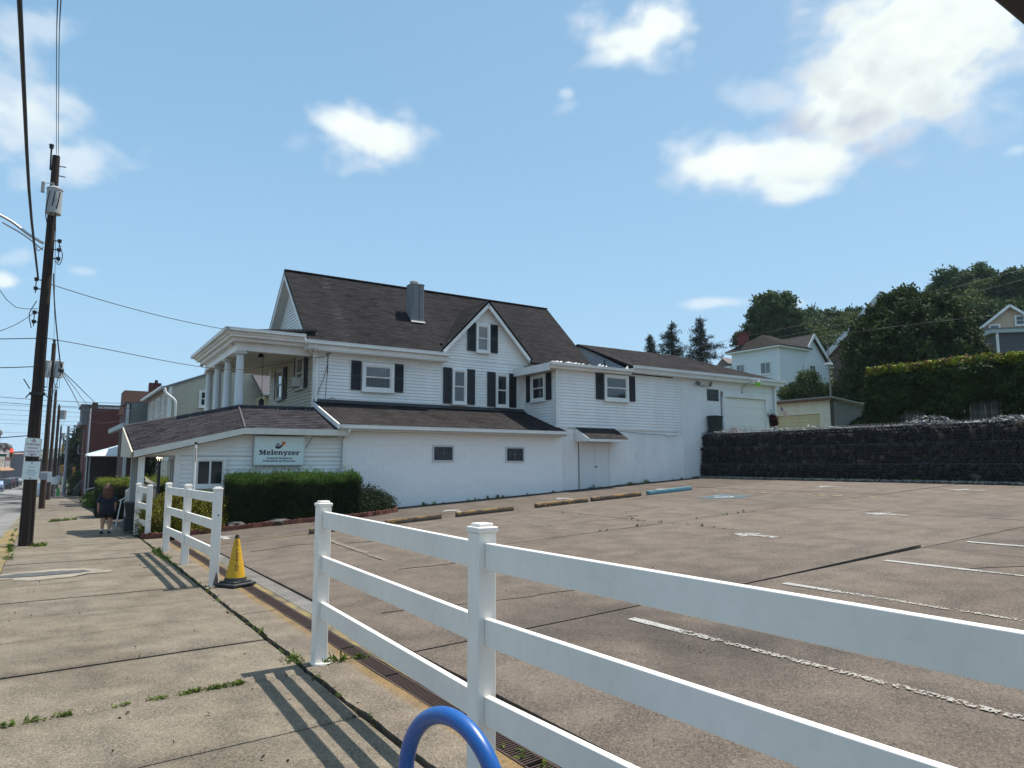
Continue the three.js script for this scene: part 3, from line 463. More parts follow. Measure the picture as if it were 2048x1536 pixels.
// a wall: backing plate (a part) whose boards are its pieces; placed by a transform on the plate
function sidedWall(parent, name, x, z, ry, y0, y1, w, expo, mat, x0 = 0, x1 = w, back = 0.05) {
  const rect = bb(0, w, y0, typeof x0 === 'function' ? y0 + 0.01 : y1, -back, -0.002), m = part(name, rect, mat, parent); m.position.set(x, 0, z); m.rotation.y = ry;
  boards(m, y0, y1, expo, x0, x1, mat); return m;
}
const texCurtain = null;
function windowUnit(parent, x, y, z, w, h, o = {}) { // centre of the opening on the wall face, facing local +z unless turned
  const g = new THREE.Group(); g.name = 'window'; g.position.set(x + Math.sin(o.ry || 0) * 0.024, y, z + Math.cos(o.ry || 0) * 0.024); g.rotation.y = o.ry || 0; parent.add(g);
  const f = o.frame ?? 0.075, d = o.depth ?? 0.07, mat = o.mat || M.trim;
  const fr = [bb(-w / 2 - f, w / 2 + f, h / 2, h / 2 + f, 0, d), bb(-w / 2 - f, w / 2 + f, -h / 2 - f, -h / 2, 0, d), bb(-w / 2 - f, -w / 2, -h / 2, h / 2, 0, d - 0.002), bb(w / 2, w / 2 + f, -h / 2, h / 2, 0, d - 0.002)];
  part('window_frame', fr, mat, g);
  if (!o.noSill) part('window_sill', bb(-w / 2 - f - 0.03, w / 2 + f + 0.03, -h / 2 - f - 0.035, -h / 2 - f, 0, d + 0.035), mat, g);
  const sash = [], s = 0.035, dd = d - 0.03;
  const ring = (x0, x1, y0, y1, zz) => sash.push(bb(x0, x1, y1 - s, y1, zz - 0.02, zz), bb(x0, x1, y0, y0 + s, zz - 0.02, zz), bb(x0, x0 + s, y0 + s, y1 - s, zz - 0.02, zz - 0.001), bb(x1 - s, x1, y0 + s, y1 - s, zz - 0.02, zz - 0.001));
  const panes = [];
  if (o.slider) { ring(-w / 2, 0.012, -h / 2, h / 2, dd); ring(-0.012, w / 2, -h / 2, h / 2, dd - 0.012); panes.push([-w / 4, 0, w / 2, h, dd - 0.012], [w / 4, 0, w / 2, h, dd - 0.024]); }
  else { ring(-w / 2, w / 2, -0.012, h / 2, dd); ring(-w / 2, w / 2, -h / 2, 0.012, dd - 0.012); panes.push([0, h / 4, w, h / 2, dd - 0.012], [0, -h / 4, w, h / 2, dd - 0.024]); }
  part('sash', sash, mat, g);
  const glassM = o.see ? M.glass : o.pane || M.pane;
  panes.forEach(([px, py, pw, ph, pz], i) => part('pane', bb(px - pw / 2 + 0.01, px + pw / 2 - 0.01, py - ph / 2 + 0.01, py + ph / 2 - 0.01, pz - 0.008, pz - 0.003), o.see ? M.glass : i === 1 && o.screen ? M.dark : glassM, g));
  if (o.see) {
    part('room_backing', bb(-w / 2, w / 2, -h / 2, h / 2, 0.001, 0.004), M.dark, g);
    const pos = [], n = 90; for (let i = 0; i < n; i++) { const u0 = i / n, u1 = (i + 1) / n, Z = (u) => 0.01 + 0.0055 * (1 + Math.sin(u * 75 + 3 * Math.sin(u * 11))); const X = (u) => -w / 2 + u * w, yb = o.curtainTo ?? -h / 2; pos.push(X(u0), yb, Z(u0), X(u1), yb, Z(u1), X(u1), h / 2, Z(u1), X(u0), yb, Z(u0), X(u1), h / 2, Z(u1), X(u0), h / 2, Z(u0)); }
    const cg = new THREE.BufferGeometry(); cg.setAttribute('position', new THREE.Float32BufferAttribute(pos, 3)); cg.computeVertexNormals(); part('curtain', uvBox(cg), std([0.10, 0.105, 0.11], { side: THREE.DoubleSide, roughness: 0.95 }), g);
  }
  if (o.blind) { const bl = []; for (let yy = o.blind[0]; yy < o.blind[1]; yy += 0.045) bl.push(box(w - 0.08, 0.036, 0.003, 0, yy, dd - 0.034, 0.35)); part('blind', bl, std([0.30, 0.36, 0.34], { roughness: 0.7 }), g); }
  return g;
}
function shutterPair(parent, x, y, z, w, h, gapL, gapR, ry = 0) {
  for (const s of [-1, 1]) {
    const m = part('shutter', [bb(-w / 2, w / 2, -h / 2, h / 2, 0, 0.02), bb(-w / 2, -w / 2 + 0.045, -h / 2, h / 2, 0.02, 0.035), bb(w / 2 - 0.045, w / 2, -h / 2, h / 2, 0.02, 0.035), bb(-w / 2 + 0.045, w / 2 - 0.045, h / 2 - 0.05, h / 2, 0.02, 0.034), bb(-w / 2 + 0.045, w / 2 - 0.045, -h / 2, -h / 2 + 0.05, 0.02, 0.034), bb(-w / 2 + 0.045, w / 2 - 0.045, -0.03, 0.03, 0.02, 0.034)], M.shutter, parent);
    const off = s < 0 ? -gapL - w / 2 : gapR + w / 2; m.position.set(x + Math.cos(ry) * off + Math.sin(ry) * 0.016, y, z - Math.sin(ry) * off + Math.cos(ry) * 0.016); m.rotation.y = ry;
    const sl = []; for (let yy = -h / 2 + 0.08; yy < h / 2 - 0.06; yy += 0.042) if (Math.abs(yy) > 0.05) sl.push(box(w - 0.09, 0.034, 0.006, 0, yy, 0.026, -0.5)); part('louvre', sl, M.shutterSlat, m).userData.kind = 'stuff';
  }
}
function gutter(parent, x0, x1, y, z, h = 0.11, d = 0.11, ry = 0, ox = 0, oz = 0) { // a trough along local x
  const m = part('gutter', [bb(x0, x1, y - h, y - h + 0.012, z, z + d), bb(x0, x1, y - h, y, z + d - 0.012, z + d), bb(x0, x1, y - 0.022, y, z + d - 0.004, z + d + 0.012), bb(x0, x0 + 0.01, y - h, y, z, z + d), bb(x1 - 0.01, x1, y - h, y, z, z + d)], M.trim, parent); m.rotation.y = ry; m.position.set(ox, 0, oz); return m;
}
const sectionWhite = M.trim;

// ---------------------------------------------------------------- the white funeral home
const HX = 6.954, HZ = -21.84, HA = -Math.PI / 180;
(function house() {
  const h = thing('funeral_home', 'white sided building with black shutters, columned upper porch and garage wing beside the lot', 'building', [HX, 0, HZ], HA);
  // --- main block: x 0..10.9, z -5.7..0
  part('house_core', [bb(0.03, 10.88, 0, 5.6, -5.68, -0.06), bb(8.16, 14.5, 0, 5.08, -4, 2.02), bb(0.36, 8.26, 0, 2.66, 0, 2.12), bb(14.52, 20.56, 0, 5.2, -4, 2.02)], std([0.5, 0.5, 0.5]), h);
  const mainW = sidedWall(h, 'main_wall', 0, 0, 0, 3.5, 5.5, 8.12, 0.108, M.siding);
  // cross gable: flush with the wall
  const GX = 6.36, GP = 7.78, GL = 4.28, GR = 8.44, GE = 5.62, gs = (GP - GE) / (GX - GL);
  const gw = part('gable_wall', slab([V(GL + 0.1, GE - 0.15, -0.002), V(GR - 0.1, GE - 0.15, -0.002), V(GX, GP - 0.1, -0.002)], 0.05), M.siding, h);
  boards(gw, 5.5, GP - 0.12, 0.108, (y) => Math.max(GL + 0.15, GL + (y - GE + 0.06) / gs), (y) => Math.min(GR - 0.15, GR - (y - GE + 0.06) / gs), M.siding);
  part('corner_board', [bb(-0.02, 0.1, 3.4, 5.45, 0, 0.032), bb(-0.03, 0, 3.4, 5.45, -0.1, 0.03)], M.trim, h);
  // front wall towards the street
  const fw = sidedWall(h, 'front_wall', 0, -5.7, -Math.PI / 2, 3.3, 5.62, 5.6, 0.108, M.sidingBeige);
  const fg = part('front_gable', slab([V(0.003, 5.55, -5.9), V(0.003, 5.55, 0.2), V(0.003, 8.45, -2.8)], 0.05), M.siding, h); fg.name = 'front_gable';
  const fgb = new THREE.Group(); fgb.name = 'gable_siding'; fgb.position.set(0, 0, -5.9); fgb.rotation.y = -Math.PI / 2; h.add(fgb);
  boards(fgb, 5.62, 8.35, 0.108, (y) => (y - 5.55) / 0.953 + 0.1, (y) => 6.1 - (y - 5.55) / 0.953 - 0.1, M.siding);
  // main roof
  const RY = 8.62, RZ = -2.8, EY = 5.56, EZ = 0.42, rx0 = -0.36, rx1 = 11.25, sl = (RY - EY) / (EZ - RZ), yAt = (z) => EY + (EZ - z) * sl;
  const rc = tone([0.035, 0.0325, 0.0345], 0.42, 0.5);
  const streak = (p, R, r) => { const c = rc(p, R, r), s = smooth(0.25, 0.0, Math.abs(p.x - 1.05 + (p.z + 2.8) * 0.03)) * smooth(0.05, 0.4, fbm(p.x * 3, p.z * 2, 1.2, 2) + 0.25) * 0.6; return c.map((q) => q * (1 + s)); };
  const midZ = -0.06;
  const roof = part('roof', [quadSlab([rx0, EY, EZ], [4.5, EY, EZ], [4.5, RY, RZ], [rx0, RY, RZ], 0.1), quadSlab([4.5, yAt(midZ), midZ], [8.22, yAt(midZ), midZ], [8.22, RY, RZ], [4.5, RY, RZ], 0.1), quadSlab([8.22, EY, EZ], [rx1, EY, EZ], [rx1, RY, RZ], [8.22, RY, RZ], 0.1), quadSlab([rx1, EY, -6.02], [rx0, EY, -6.02], [rx0, RY, RZ], [rx1, RY, RZ], 0.1)], M.deck, h);
  part('shingles', [shingles([rx0, EY, EZ], [4.5, EY, EZ], [4.5, RY, RZ], [rx0, RY, RZ], 0.128, 0.3, streak, 1), shingles([4.5, yAt(midZ), midZ], [8.22, yAt(midZ), midZ], [8.22, RY, RZ], [4.5, RY, RZ], 0.128, 0.3, rc, 2), shingles([8.22, EY, EZ], [rx1, EY, EZ], [rx1, RY, RZ], [8.22, RY, RZ], 0.128, 0.3, rc, 3)], M.shingleDark, roof).userData.kind = 'stuff';
  part('ridge_cap', [rbox(rx1 - rx0, 0.03, 0.16, 0.01, (rx0 + rx1) / 2, RY + 0.02, RZ)], std([0.07, 0.06, 0.058]), roof);
  // white rake boards and soffits of the street gable and the far gable
  const rake = (x, t, w) => { const L = Math.hypot(EZ - RZ, RY - EY), a = Math.atan2(RY - EY, EZ - RZ); return [1, -1].map((s) => box(t, w, L + 0.1, x, (RY + EY) / 2 - 0.1 - w * 0.25, RZ + s * (EZ - RZ) / 2, s * a)); };
  part('rake_board', rake(rx0 + 0.015, 0.03, 0.2), M.trim, h); part('rake_board', rake(rx1 - 0.015, 0.03, 0.2), M.trim, h);
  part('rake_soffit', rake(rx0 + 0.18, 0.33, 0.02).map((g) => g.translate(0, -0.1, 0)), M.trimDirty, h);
  // cross gable roof
  const gz0 = 0.3, gz1 = -2.1, gov = 0.1;
  const gL = [GL - gov, GE - gov * gs], gR = [GR + gov, GE - gov * gs];
  const gr = part('gable_roof', [quadSlab([gL[0], gL[1], gz1], [gL[0], gL[1], gz0], [GX, GP, gz0], [GX, GP, gz1], 0.08), quadSlab([gR[0], gR[1], gz0], [gR[0], gR[1], gz1], [GX, GP, gz1], [GX, GP, gz0], 0.08)], M.deck, h);
  part('shingles', [shingles([gL[0], gL[1], gz1], [gL[0], gL[1], gz0], [GX, GP, gz0], [GX, GP, gz1], 0.128, 0.3, rc, 4), shingles([gR[0], gR[1], gz0], [gR[0], gR[1], gz1], [GX, GP, gz1], [GX, GP, gz0], 0.128, 0.3, rc, 5)], M.shingleDark, gr).userData.kind = 'stuff';
  { const dx = GX - gL[0], dy = GP - gL[1], L = Math.hypot(dx, dy), a = Math.atan2(dy, dx);
    for (const s of [-1, 1]) { part('rake_board', [box(L + 0.04, 0.2, 0.035, GX + s * dx / 2, (GP + gL[1]) / 2 - 0.14, gz0 - 0.02, 0, 0, -s * a)], M.trim, h); part('rake_soffit', [box(L, 0.02, 0.3, GX + s * dx / 2, (GP + gL[1]) / 2 - 0.2, gz0 - 0.19, 0, 0, -s * a)], M.trimDirty, h); } }
  // eave over the main wall, left of the gable
  part('eave_box', [bb(rx0, 4.62, 5.3, 5.5, -0.0, 0.40), bb(rx0, 4.62, 5.33, 5.56, 0.40, 0.425)], M.trim, h);
  gutter(h, rx0 - 0.02, 4.66, 5.6, 0.427, 0.12, 0.12);
  part('downspout', [tube([[-0.12, 5.48, 0.46], [-0.12, 5.36, 0.46], [-0.02, 5.2, 0.16], [0.06, 5.05, 0.07], [0.06, 4.9, 0.065]], 0.038, 8, 20), bb(0.02, 0.1, 3.5, 4.92, 0.03, 0.1)], M.trim, h);
  // chimney of weathered sheet and render
  { const c = part('chimney', [rbox(0.5, 2.1, 0.46, 0.02, 4.06, 7.32, -1.21), bb(3.8, 4.32, 8.3, 8.35, -1.45, -0.97)], std([0.24, 0.255, 0.27], { roughness: 0.85, map: rep(texDirt, 0.7), bumpMap: rep(texAggBump, 0.4), bumpScale: 0.01 }), h);
    part('chimney_cap', [cyl(0.13, 0.13, 0.1, 4.02, 8.41, -1.26, 16), cyl(0.16, 0.15, 0.03, 4.02, 8.47, -1.26, 16)], std([0.45, 0.4, 0.36]), c);
    part('flashing', [bb(3.79, 4.33, 6.86, 6.98, -0.98, -0.96), box(0.56, 0.02, 0.1, 4.06, 6.9, -0.92, 0.76)], std([0.3, 0.29, 0.28], { roughness: 0.8 }), c);
    part('rust_streak', [box(0.05, 1.5, 0.006, 4.12, 7.6, -0.979), box(0.03, 0.9, 0.006, 3.86, 7.9, -0.979)], std([0.13, 0.12, 0.12]), c); }
  // windows of the main wall
  windowUnit(h, 2.155, 4.60, 0.02, 0.92, 0.74, { frame: 0.11, see: true }); shutterPair(h, 2.155, 4.63, 0.022, 0.335, 0.98, 0.6, 0.59);
  windowUnit(h, 5.27, 4.48, 0.02, 0.44, 1.12, { frame: 0.07 }); shutterPair(h, 5.27, 4.5, 0.022, 0.325, 1.3, 0.315, 0.325);
  windowUnit(h, 7.09, 4.45, 0.02, 0.42, 1.12, { frame: 0.07, blind: [-0.0, 0.54] }); shutterPair(h, 7.09, 4.47, 0.022, 0.33, 1.3, 0.3, 0.31);
  windowUnit(h, 6.245, 6.35, 0.02, 0.44, 0.92, { frame: 0.075, pane: phys([0.05, 0.08, 0.11], { roughness: 0.05, clearcoat: 1 }) }); shutterPair(h, 6.245, 6.38, 0.022, 0.33, 1.08, 0.315, 0.325);
  // service cables at the left corner
  part('service_mast', [rod([0.42, 4.6, 0.05], [0.42, 5.28, 0.05], 0.012), rod([0.36, 5.25, 0.05], [0.52, 5.3, 0.07], 0.014), tube([[0.42, 4.95, 0.06], [0.3, 4.5, 0.08], [0.14, 4.0, 0.06], [0.06, 3.66, 0.06]], 0.008, 5), tube([[0.42, 4.6, 0.05], [0.38, 4.0, 0.05], [0.4, 3.7, 0.05], [0.6, 3.85, 0.05], [0.75, 3.72, 0.06], [0.72, 3.66, 0.1]], 0.007, 5)], M.black, h);
  // --- front wall windows under the portico (facing the street)
  const fy = -Math.PI / 2;
  windowUnit(h, -0.02, 4.6, -3.95, 0.72, 0.98, { ry: fy, mat: M.trimDirty }); shutterPair(h, -0.022, 4.62, -3.95, 0.34, 1.15, 0.45, 0.45, fy);
  windowUnit(h, -0.02, 4.76, -1.36, 0.72, 0.98, { ry: fy, mat: M.trimDirty }); shutterPair(h, -0.022, 4.78, -1.36, 0.3, 1.15, 0.45, 0.45, fy);
  { const ac = part('air_conditioner', rbox(0.28, 0.3, 0.5, 0.015, -0.22, 4.42, -1.36), std([0.55, 0.53, 0.48], { roughness: 0.5 }), h); const s = []; for (let i = 0; i < 8; i++) s.push(bb(-0.37, -0.358, 4.3 + i * 0.03, 4.312 + i * 0.03, -1.56, -1.16)); part('vent_grille', s, std([0.2, 0.2, 0.19]), ac); }
  // --- portico: four columns carrying a low roof
  const cz = [-0.3, -2.15, -3.98, -5.72];
  cz.forEach((z) => {
    const pr = []; for (let i = 0; i <= 12; i++) pr.push(new THREE.Vector2(lerp(0.132, 0.108, Math.pow(i / 12, 1.3)), 3.3 + i / 12 * 1.72));
    const g = clean(new THREE.LatheGeometry(pr, 32)), p = g.attributes.position; for (let i = 0; i < p.count; i++) { const a = Math.atan2(p.getZ(i), p.getX(i)), k = 1 - 0.03 * Math.max(0, Math.cos(a * 16)); p.setX(i, p.getX(i) * k); p.setZ(i, p.getZ(i) * k); } g.computeVertexNormals(); g.translate(-2.21, 0, z);
    const c = part('column', g, std([0.72, 0.73, 0.75], { roughness: 0.6, map: rep(texDirt, 1) }), h);
    part('capital', [cyl(0.112, 0.135, 0.05, -2.21, 5.045, z, 24), rbox(0.34, 0.06, 0.34, 0.01, -2.21, 5.1, z), rbox(0.29, 0.05, 0.29, 0.01, -2.21, 5.15, z)], M.trimDirty, c);
    part('column_base', [cyl(0.15, 0.14, 0.08, -2.21, 3.3, z, 24)], M.trim, c);
  });
  part('portico_beam', [bb(-2.34, -2.08, 5.175, 5.42, -6.0, -0.16), bb(-2.08, -0.03, 5.175, 5.42, -0.42, -0.17), bb(-2.08, -0.03, 5.175, 5.42, -6.0, -5.76)], M.trim, h);
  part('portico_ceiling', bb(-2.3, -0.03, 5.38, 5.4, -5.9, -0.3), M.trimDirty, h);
  part('portico_cornice', [bb(-2.5, -0.02, 5.42, 5.52, -6.14, 0.1), bb(-2.62, -0.02, 5.52, 5.6, -6.24, 0.3), bb(-2.69, rx0 - 0.03, 5.6, 5.67, -6.3, 0.36)], M.trim, h);
  gutter(h, -2.8, rx0 - 0.06, 5.76, 0.36, 0.1, 0.11); { const g2 = gutter(h, -6.4, 0.47, 5.76, 0, 0.1, 0.11, -Math.PI / 2, -2.69, 0); g2.scale.set(1, 1, 1); }
  part('portico_roof', [slab([V(-2.68, 5.7, 0.4), V(-0.0, 6.0, 0.2), V(0, 6.0, -5.9), V(-2.68, 5.7, -6.3)], 0.05)], std([0.035, 0.035, 0.04], { roughness: 0.9 }), h);
  part('downspout', [tube([[-0.45, 5.68, 0.42], [-0.42, 5.52, 0.42], [-0.2, 5.3, 0.15], [-0.06, 5.2, 0.1], [-0.05, 5.0, 0.1]], 0.035, 8, 16)], M.trim, h);
  { const l = part('hanging_lantern', [rod([-1.1, 5.38, -2.2], [-1.1, 3.86, -2.2], 0.008), cyl(0.03, 0.05, 0.02, -1.1, 5.37, -2.2, 12), cyl(0.1, 0.03, 0.08, -1.1, 3.86, -2.2, 6), cyl(0.075, 0.1, 0.2, -1.1, 3.71, -2.2, 6), cyl(0.1, 0.1, 0.02, -1.1, 3.6, -2.2, 6)], M.black, h); part('lantern_hook', [cyl(0.02, 0.02, 0.06, -1.1, 5.34, -2.2, 8)], M.black, l); }
  part('ceiling_lamp', [cyl(0.05, 0.03, 0.1, -1.4, 5.32, -1.2, 12), cyl(0.09, 0.06, 0.1, -1.4, 5.22, -1.2, 14)], M.dark, h);
  for (const z of [0.12, -5.5]) part('flood_lamp', [cyl(0.03, 0.07, 0.12, -2.46, 5.36, z - 0.4, 12, 0.3, 0.5)], std([0.5, 0.48, 0.44]), h);
  // --- lower white block building in front of the main wall
  const lb = part('block_wall', bb(0.34, 8.28, 0, 2.68, 2.12, 2.186), std([0.72, 0.73, 0.74], { roughness: 0.8 }), h);
  { const R = rng(77), bw = 0.405, bh = 0.203, geo = {}, bms = [0.985, 1, 0.995, 0.975].map((k) => std([0.865 * k, 0.857 * k, 0.845 * k], { roughness: 0.7 })); let n = 0;
    for (let r = 0; r < 12; r++) { const y0 = 0.25 + r * bh, y1 = Math.min(2.67, y0 + bh); let x = 0.33; const off = r % 2 ? bw / 2 : bw;
      for (let k = 0; x < 8.29; k++) { const x1 = Math.min(8.3, k === 0 ? x + off : x + bw), w = x1 - x; if (w > 0.03) { const key = w.toFixed(3) + (y1 - y0).toFixed(3); geo[key] = geo[key] || box(w - 0.0025, y1 - y0 - 0.0025, 0.03); const m = part('block', geo[key], bms[Math.floor(R() * 4)], lb); m.position.set((x + x1) / 2, (y0 + y1) / 2, 2.185 + (R() - 0.5) * 0.0006); n++; } x = x1; } } }
  for (const [cx, cy] of [[3.545, 2.03], [6.27, 2.015]]) {
    const g = new THREE.Group(); g.name = 'small_window'; g.position.set(cx, cy, 2.2); h.add(g);
    const w = 0.66, hh = 0.42, f = 0.055;
    part('window_frame', [bb(-w / 2 - f, w / 2 + f, hh / 2, hh / 2 + f, 0, 0.035), bb(-w / 2 - f, w / 2 + f, -hh / 2 - f, -hh / 2, 0, 0.035), bb(-w / 2 - f, -w / 2, -hh / 2, hh / 2, 0, 0.034), bb(w / 2, w / 2 + f, -hh / 2, hh / 2, 0, 0.034)], std([0.55, 0.56, 0.58]), g);
    part('pane', bb(-w / 2, w / 2, -hh / 2, hh / 2, 0.002, 0.012), phys([0.035, 0.04, 0.052], { roughness: 0.25, clearcoat: 0.6 }), g);
    const gm = []; const tor = new THREE.TorusGeometry(0.15, 0.008, 6, 32); tor.scale(1.5, 1, 1); gm.push(place(clean(tor), 0, 0, 0.018)); gm.push(bb(-0.03, 0.03, -0.12, 0.12, 0.012, 0.024), bb(-0.18, 0.18, -0.012, 0.012, 0.012, 0.02)); for (let i = -1; i <= 1; i += 2) gm.push(bb(-w / 2 + 0.03, w / 2 - 0.03, i * 0.18 - 0.004, i * 0.18 + 0.004, 0.012, 0.018)); part('grille', gm, std([0.07, 0.075, 0.085], { roughness: 0.6 }), g);
  }
  const LE = [2.84, 2.58], LT = [3.68, -0.0], lrx0 = 0.05, lrx1 = 8.22, lc = tone([0.046, 0.040, 0.0395], 0.45, 0.6);
  const lroof = part('lower_roof', [quadSlab([lrx0, LE[0], LE[1]], [lrx1, LE[0], LE[1]], [lrx1 - 0.12, LT[0], LT[1]], [lrx0, LT[0], LT[1]], 0.09)], M.deck, h);
  part('shingles', shingles([lrx0, LE[0], LE[1]], [lrx1, LE[0], LE[1]], [lrx1 - 0.12, LT[0], LT[1]], [lrx0, LT[0], LT[1]], 0.128, 0.3, lc, 6), M.shingleDark, lroof).userData.kind = 'stuff';
  part('wall_flashing', [bb(0, 8.1, 3.66, 3.78, 0.0, 0.04), box(8.1, 0.02, 0.22, 4.05, 3.69, 0.1, 0.3)], std([0.05, 0.055, 0.06], { roughness: 0.6 }), h);
  part('gable_end', [slab([V(lrx0 + 0.01, 2.72, 2.5), V(lrx0 + 0.01, 2.72, 0), V(lrx0 + 0.01, 3.6, 0)].reverse(), 0.03), slab([V(lrx0 - 0.03, LE[0] + 0.01, LE[1] + 0.02), V(lrx0 - 0.03, LE[0] - 0.14, LE[1] + 0.02), V(lrx0 - 0.03, LT[0] - 0.14, 0), V(lrx0 - 0.03, LT[0] + 0.01, 0)], 0.05)], M.trim, h);
  part('eave_box', [bb(lrx0, lrx1, 2.66, 2.74, 2.2, 2.56)], M.trimDirty, h); gutter(h, lrx0 - 0.02, 8.4, 2.83, 2.57, 0.11, 0.12);
  part('downspout', [tube([[0.3, 2.72, 2.63], [0.3, 2.62, 2.6], [0.3, 2.5, 2.32], [0.28, 2.38, 2.25], [0.28, 2.2, 2.25]], 0.042, 8, 20), bb(0.24, 0.32, 0.4, 2.22, 2.205, 2.285)], M.trim, h);
  // --- right wing: siding above, painted blocks below
  const ewL = sidedWall(h, 'wing_side_wall', 8.12, 0, -Math.PI / 2, 3.0, 5.1, 2.1, 0.108, M.siding);
  const ew = sidedWall(h, 'wing_wall', 8.12, 2.1, 0, 3.04, 5.16, 6.34, 0.112, M.siding);
  part('corner_board', [bb(8.1, 8.2, 3.0, 5.1, 2.1, 2.128), bb(8.09, 8.12, 3.0, 5.1, 2.02, 2.126)], M.trim, h);
  part('corner_board', [bb(8.09, 8.13, 3.7, 5.1, 0, 0.06)], M.trim, h);
  windowUnit(h, 17.94 - 0.03 - 7.0 + 0.0, 4.57, 2.12, 1.0, 0.8, { frame: 0.1, blind: [0.02, 0.36], screen: false }); shutterPair(h, 10.91, 4.59, 2.122, 0.36, 0.98, 0.63, 0.6);
  windowUnit(h, 8.1, 4.5, 1.05, 0.74, 0.8, { ry: fy, frame: 0.09, blind: [0.02, 0.36] }); shutterPair(h, 8.098, 4.52, 1.05, 0.3, 1.0, 0.5, 0.5, fy);
  part('wing_roof', [bb(7.62, 11.5, 5.1, 5.16, -0.4, 2.38), bb(7.6, 11.5, 5.16, 5.27, -0.5, 2.4), bb(7.6, 7.64, 5.0, 5.16, 0, 2.38)], M.trim, h); gutter(h, 7.6, 11.5, 5.29, 2.4, 0.1, 0.11);
  part('roof_membrane', bb(7.62, 11.6, 5.27, 5.285, -0.48, 2.4), std([0.12, 0.12, 0.12]), h);
  { const R = rng(6), g = []; for (let i = 0; i < 22; i++) g.push(rbox(0.1 + R() * 0.25, 0.03 + R() * 0.05, 0.06, 0.015, 7.7 + R() * 3.7, 5.3, 2.34 + R() * 0.06, R(), R(), R() * 0.3)); part('peeling_edge', g, std([0.6, 0.58, 0.54]), h); }
  const lw = part('wing_lower_wall', [bb(8.3, 14.5, 0.2, 3.02, 2.0, 2.1)], M.block, h);
  { const g = []; for (let r = 1; r < 12; r++) { g.push(bb(8.32, 14.4, 0.72 + r * 0.203 - 0.0015, 0.72 + r * 0.203 + 0.0015, 2.0995, 2.1012)); } part('mortar_line', g, std([0.6, 0.61, 0.63]), lw).userData.kind = 'stuff'; }
  part('ledger_strip', [bb(8.2, 14.4, 2.99, 3.035, 2.1, 2.14)], M.trim, h);
  part('cable', [tube([[8.6, 3.0, 2.15], [10.5, 2.96, 2.16], [12.5, 2.86, 2.15], [14.0, 2.84, 2.15]], 0.008, 5)], M.black, h);
  { const w = part('wall_lamp', [rod([13.5, 2.83, 2.13], [13.95, 2.88, 2.3], 0.03), rod([13.95, 2.88, 2.3], [14.2, 2.86, 2.35], 0.012)], M.trim, h); part('sensor_head', [place(new THREE.SphereGeometry(0.055, 14, 10), 14.02, 2.87, 2.33)], M.trim, w); }
  part('vent_hole', [cyl(0.07, 0.07, 0.02, 10.75, 2.73, 2.105, 18, Math.PI / 2)], std([0.66, 0.66, 0.66]), h);
  { const R = rng(31), g = []; for (const [x, y, w, hh] of [[11.9, 1.9, 0.02, 0.28], [12.0, 1.83, 0.1, 0.02], [12.35, 2.2, 0.015, 0.22], [13.0, 1.75, 0.05, 0.04], [10.9, 2.42, 0.09, 0.03], [11.0, 2.28, 0.05, 0.02], [12.9, 2.05, 0.012, 0.3]]) g.push(bb(x, x + w, y, y + hh, 2.101, 2.104)); part('stain_mark', g, std([0.5, 0.51, 0.53]), h); }
  // double door with panels and a small shingled hood
  { const d = new THREE.Group(); d.name = 'double_door'; d.position.set(9.84, 0.74, 2.1); h.add(d);
    part('door_frame', [bb(-0.73, -0.66, 0, 1.76, 0, 0.05), bb(0.66, 0.73, 0, 1.76, 0, 0.05), bb(-0.73, 0.73, 1.76, 1.84, 0, 0.05)], M.trim, d);
    for (const s of [-1, 1]) { const g = [bb(s < 0 ? -0.655 : 0.004, s < 0 ? -0.004 : 0.655, 0.01, 1.755, 0.004, 0.022)]; const cx = s * 0.33; const fr = (x0, x1, y0, y1) => { const t = 0.014; return [bb(x0, x1, y1 - t, y1, 0.022, 0.028), bb(x0, x1, y0, y0 + t, 0.022, 0.028), bb(x0, x0 + t, y0 + t, y1 - t, 0.022, 0.028), bb(x1 - t, x1, y0 + t, y1 - t, 0.022, 0.028)]; };
      for (const q of [-1, 1]) for (const [a, b] of [[0.13, 0.62], [0.76, 1.3], [1.4, 1.66]]) g.push(...fr(cx + q * 0.15 - 0.105, cx + q * 0.15 + 0.105, a, b)); part('door_leaf', g, std([0.74, 0.75, 0.76], { roughness: 0.5 }), d); }
    part('door_handle', [place(new THREE.SphereGeometry(0.03, 12, 10), 0.045, 0.86, 0.06), cyl(0.03, 0.03, 0.012, 0.045, 0.86, 0.03, 12, Math.PI / 2)], std([0.12, 0.12, 0.13], { metalness: 0.8, roughness: 0.35 }), d);
    part('door_gap', [bb(-0.76, -0.735, 0, 1.8, 0, 0.02), bb(0.735, 0.76, 0, 1.8, 0, 0.02), bb(-0.005, 0.004, 0.01, 1.75, 0.004, 0.02)], std([0.16, 0.16, 0.16]), d);
    part('red_exit_tag', bb(-0.08, 0.1, 1.78, 1.83, 0.05, 0.056), std([0.5, 0.03, 0.02]), d);
    const a = new THREE.Group(); a.name = 'door_hood'; h.add(a);
    const hx0 = 8.96, hx1 = 10.78;
    part('hood_frame', [slab([V(hx0, 3.0, 2.12), V(hx0, 2.5, 2.12), V(hx0, 2.5, 2.92), V(hx0, 2.6, 2.92)], -0.05), slab([V(hx1, 3.0, 2.12), V(hx1, 2.6, 2.92), V(hx1, 2.5, 2.92), V(hx1, 2.5, 2.12)], -0.05), bb(hx0, hx1, 2.5, 2.59, 2.9, 2.93), bb(hx0 + 0.05, hx1 - 0.05, 2.5, 2.52, 2.12, 2.9)], M.trim, a);
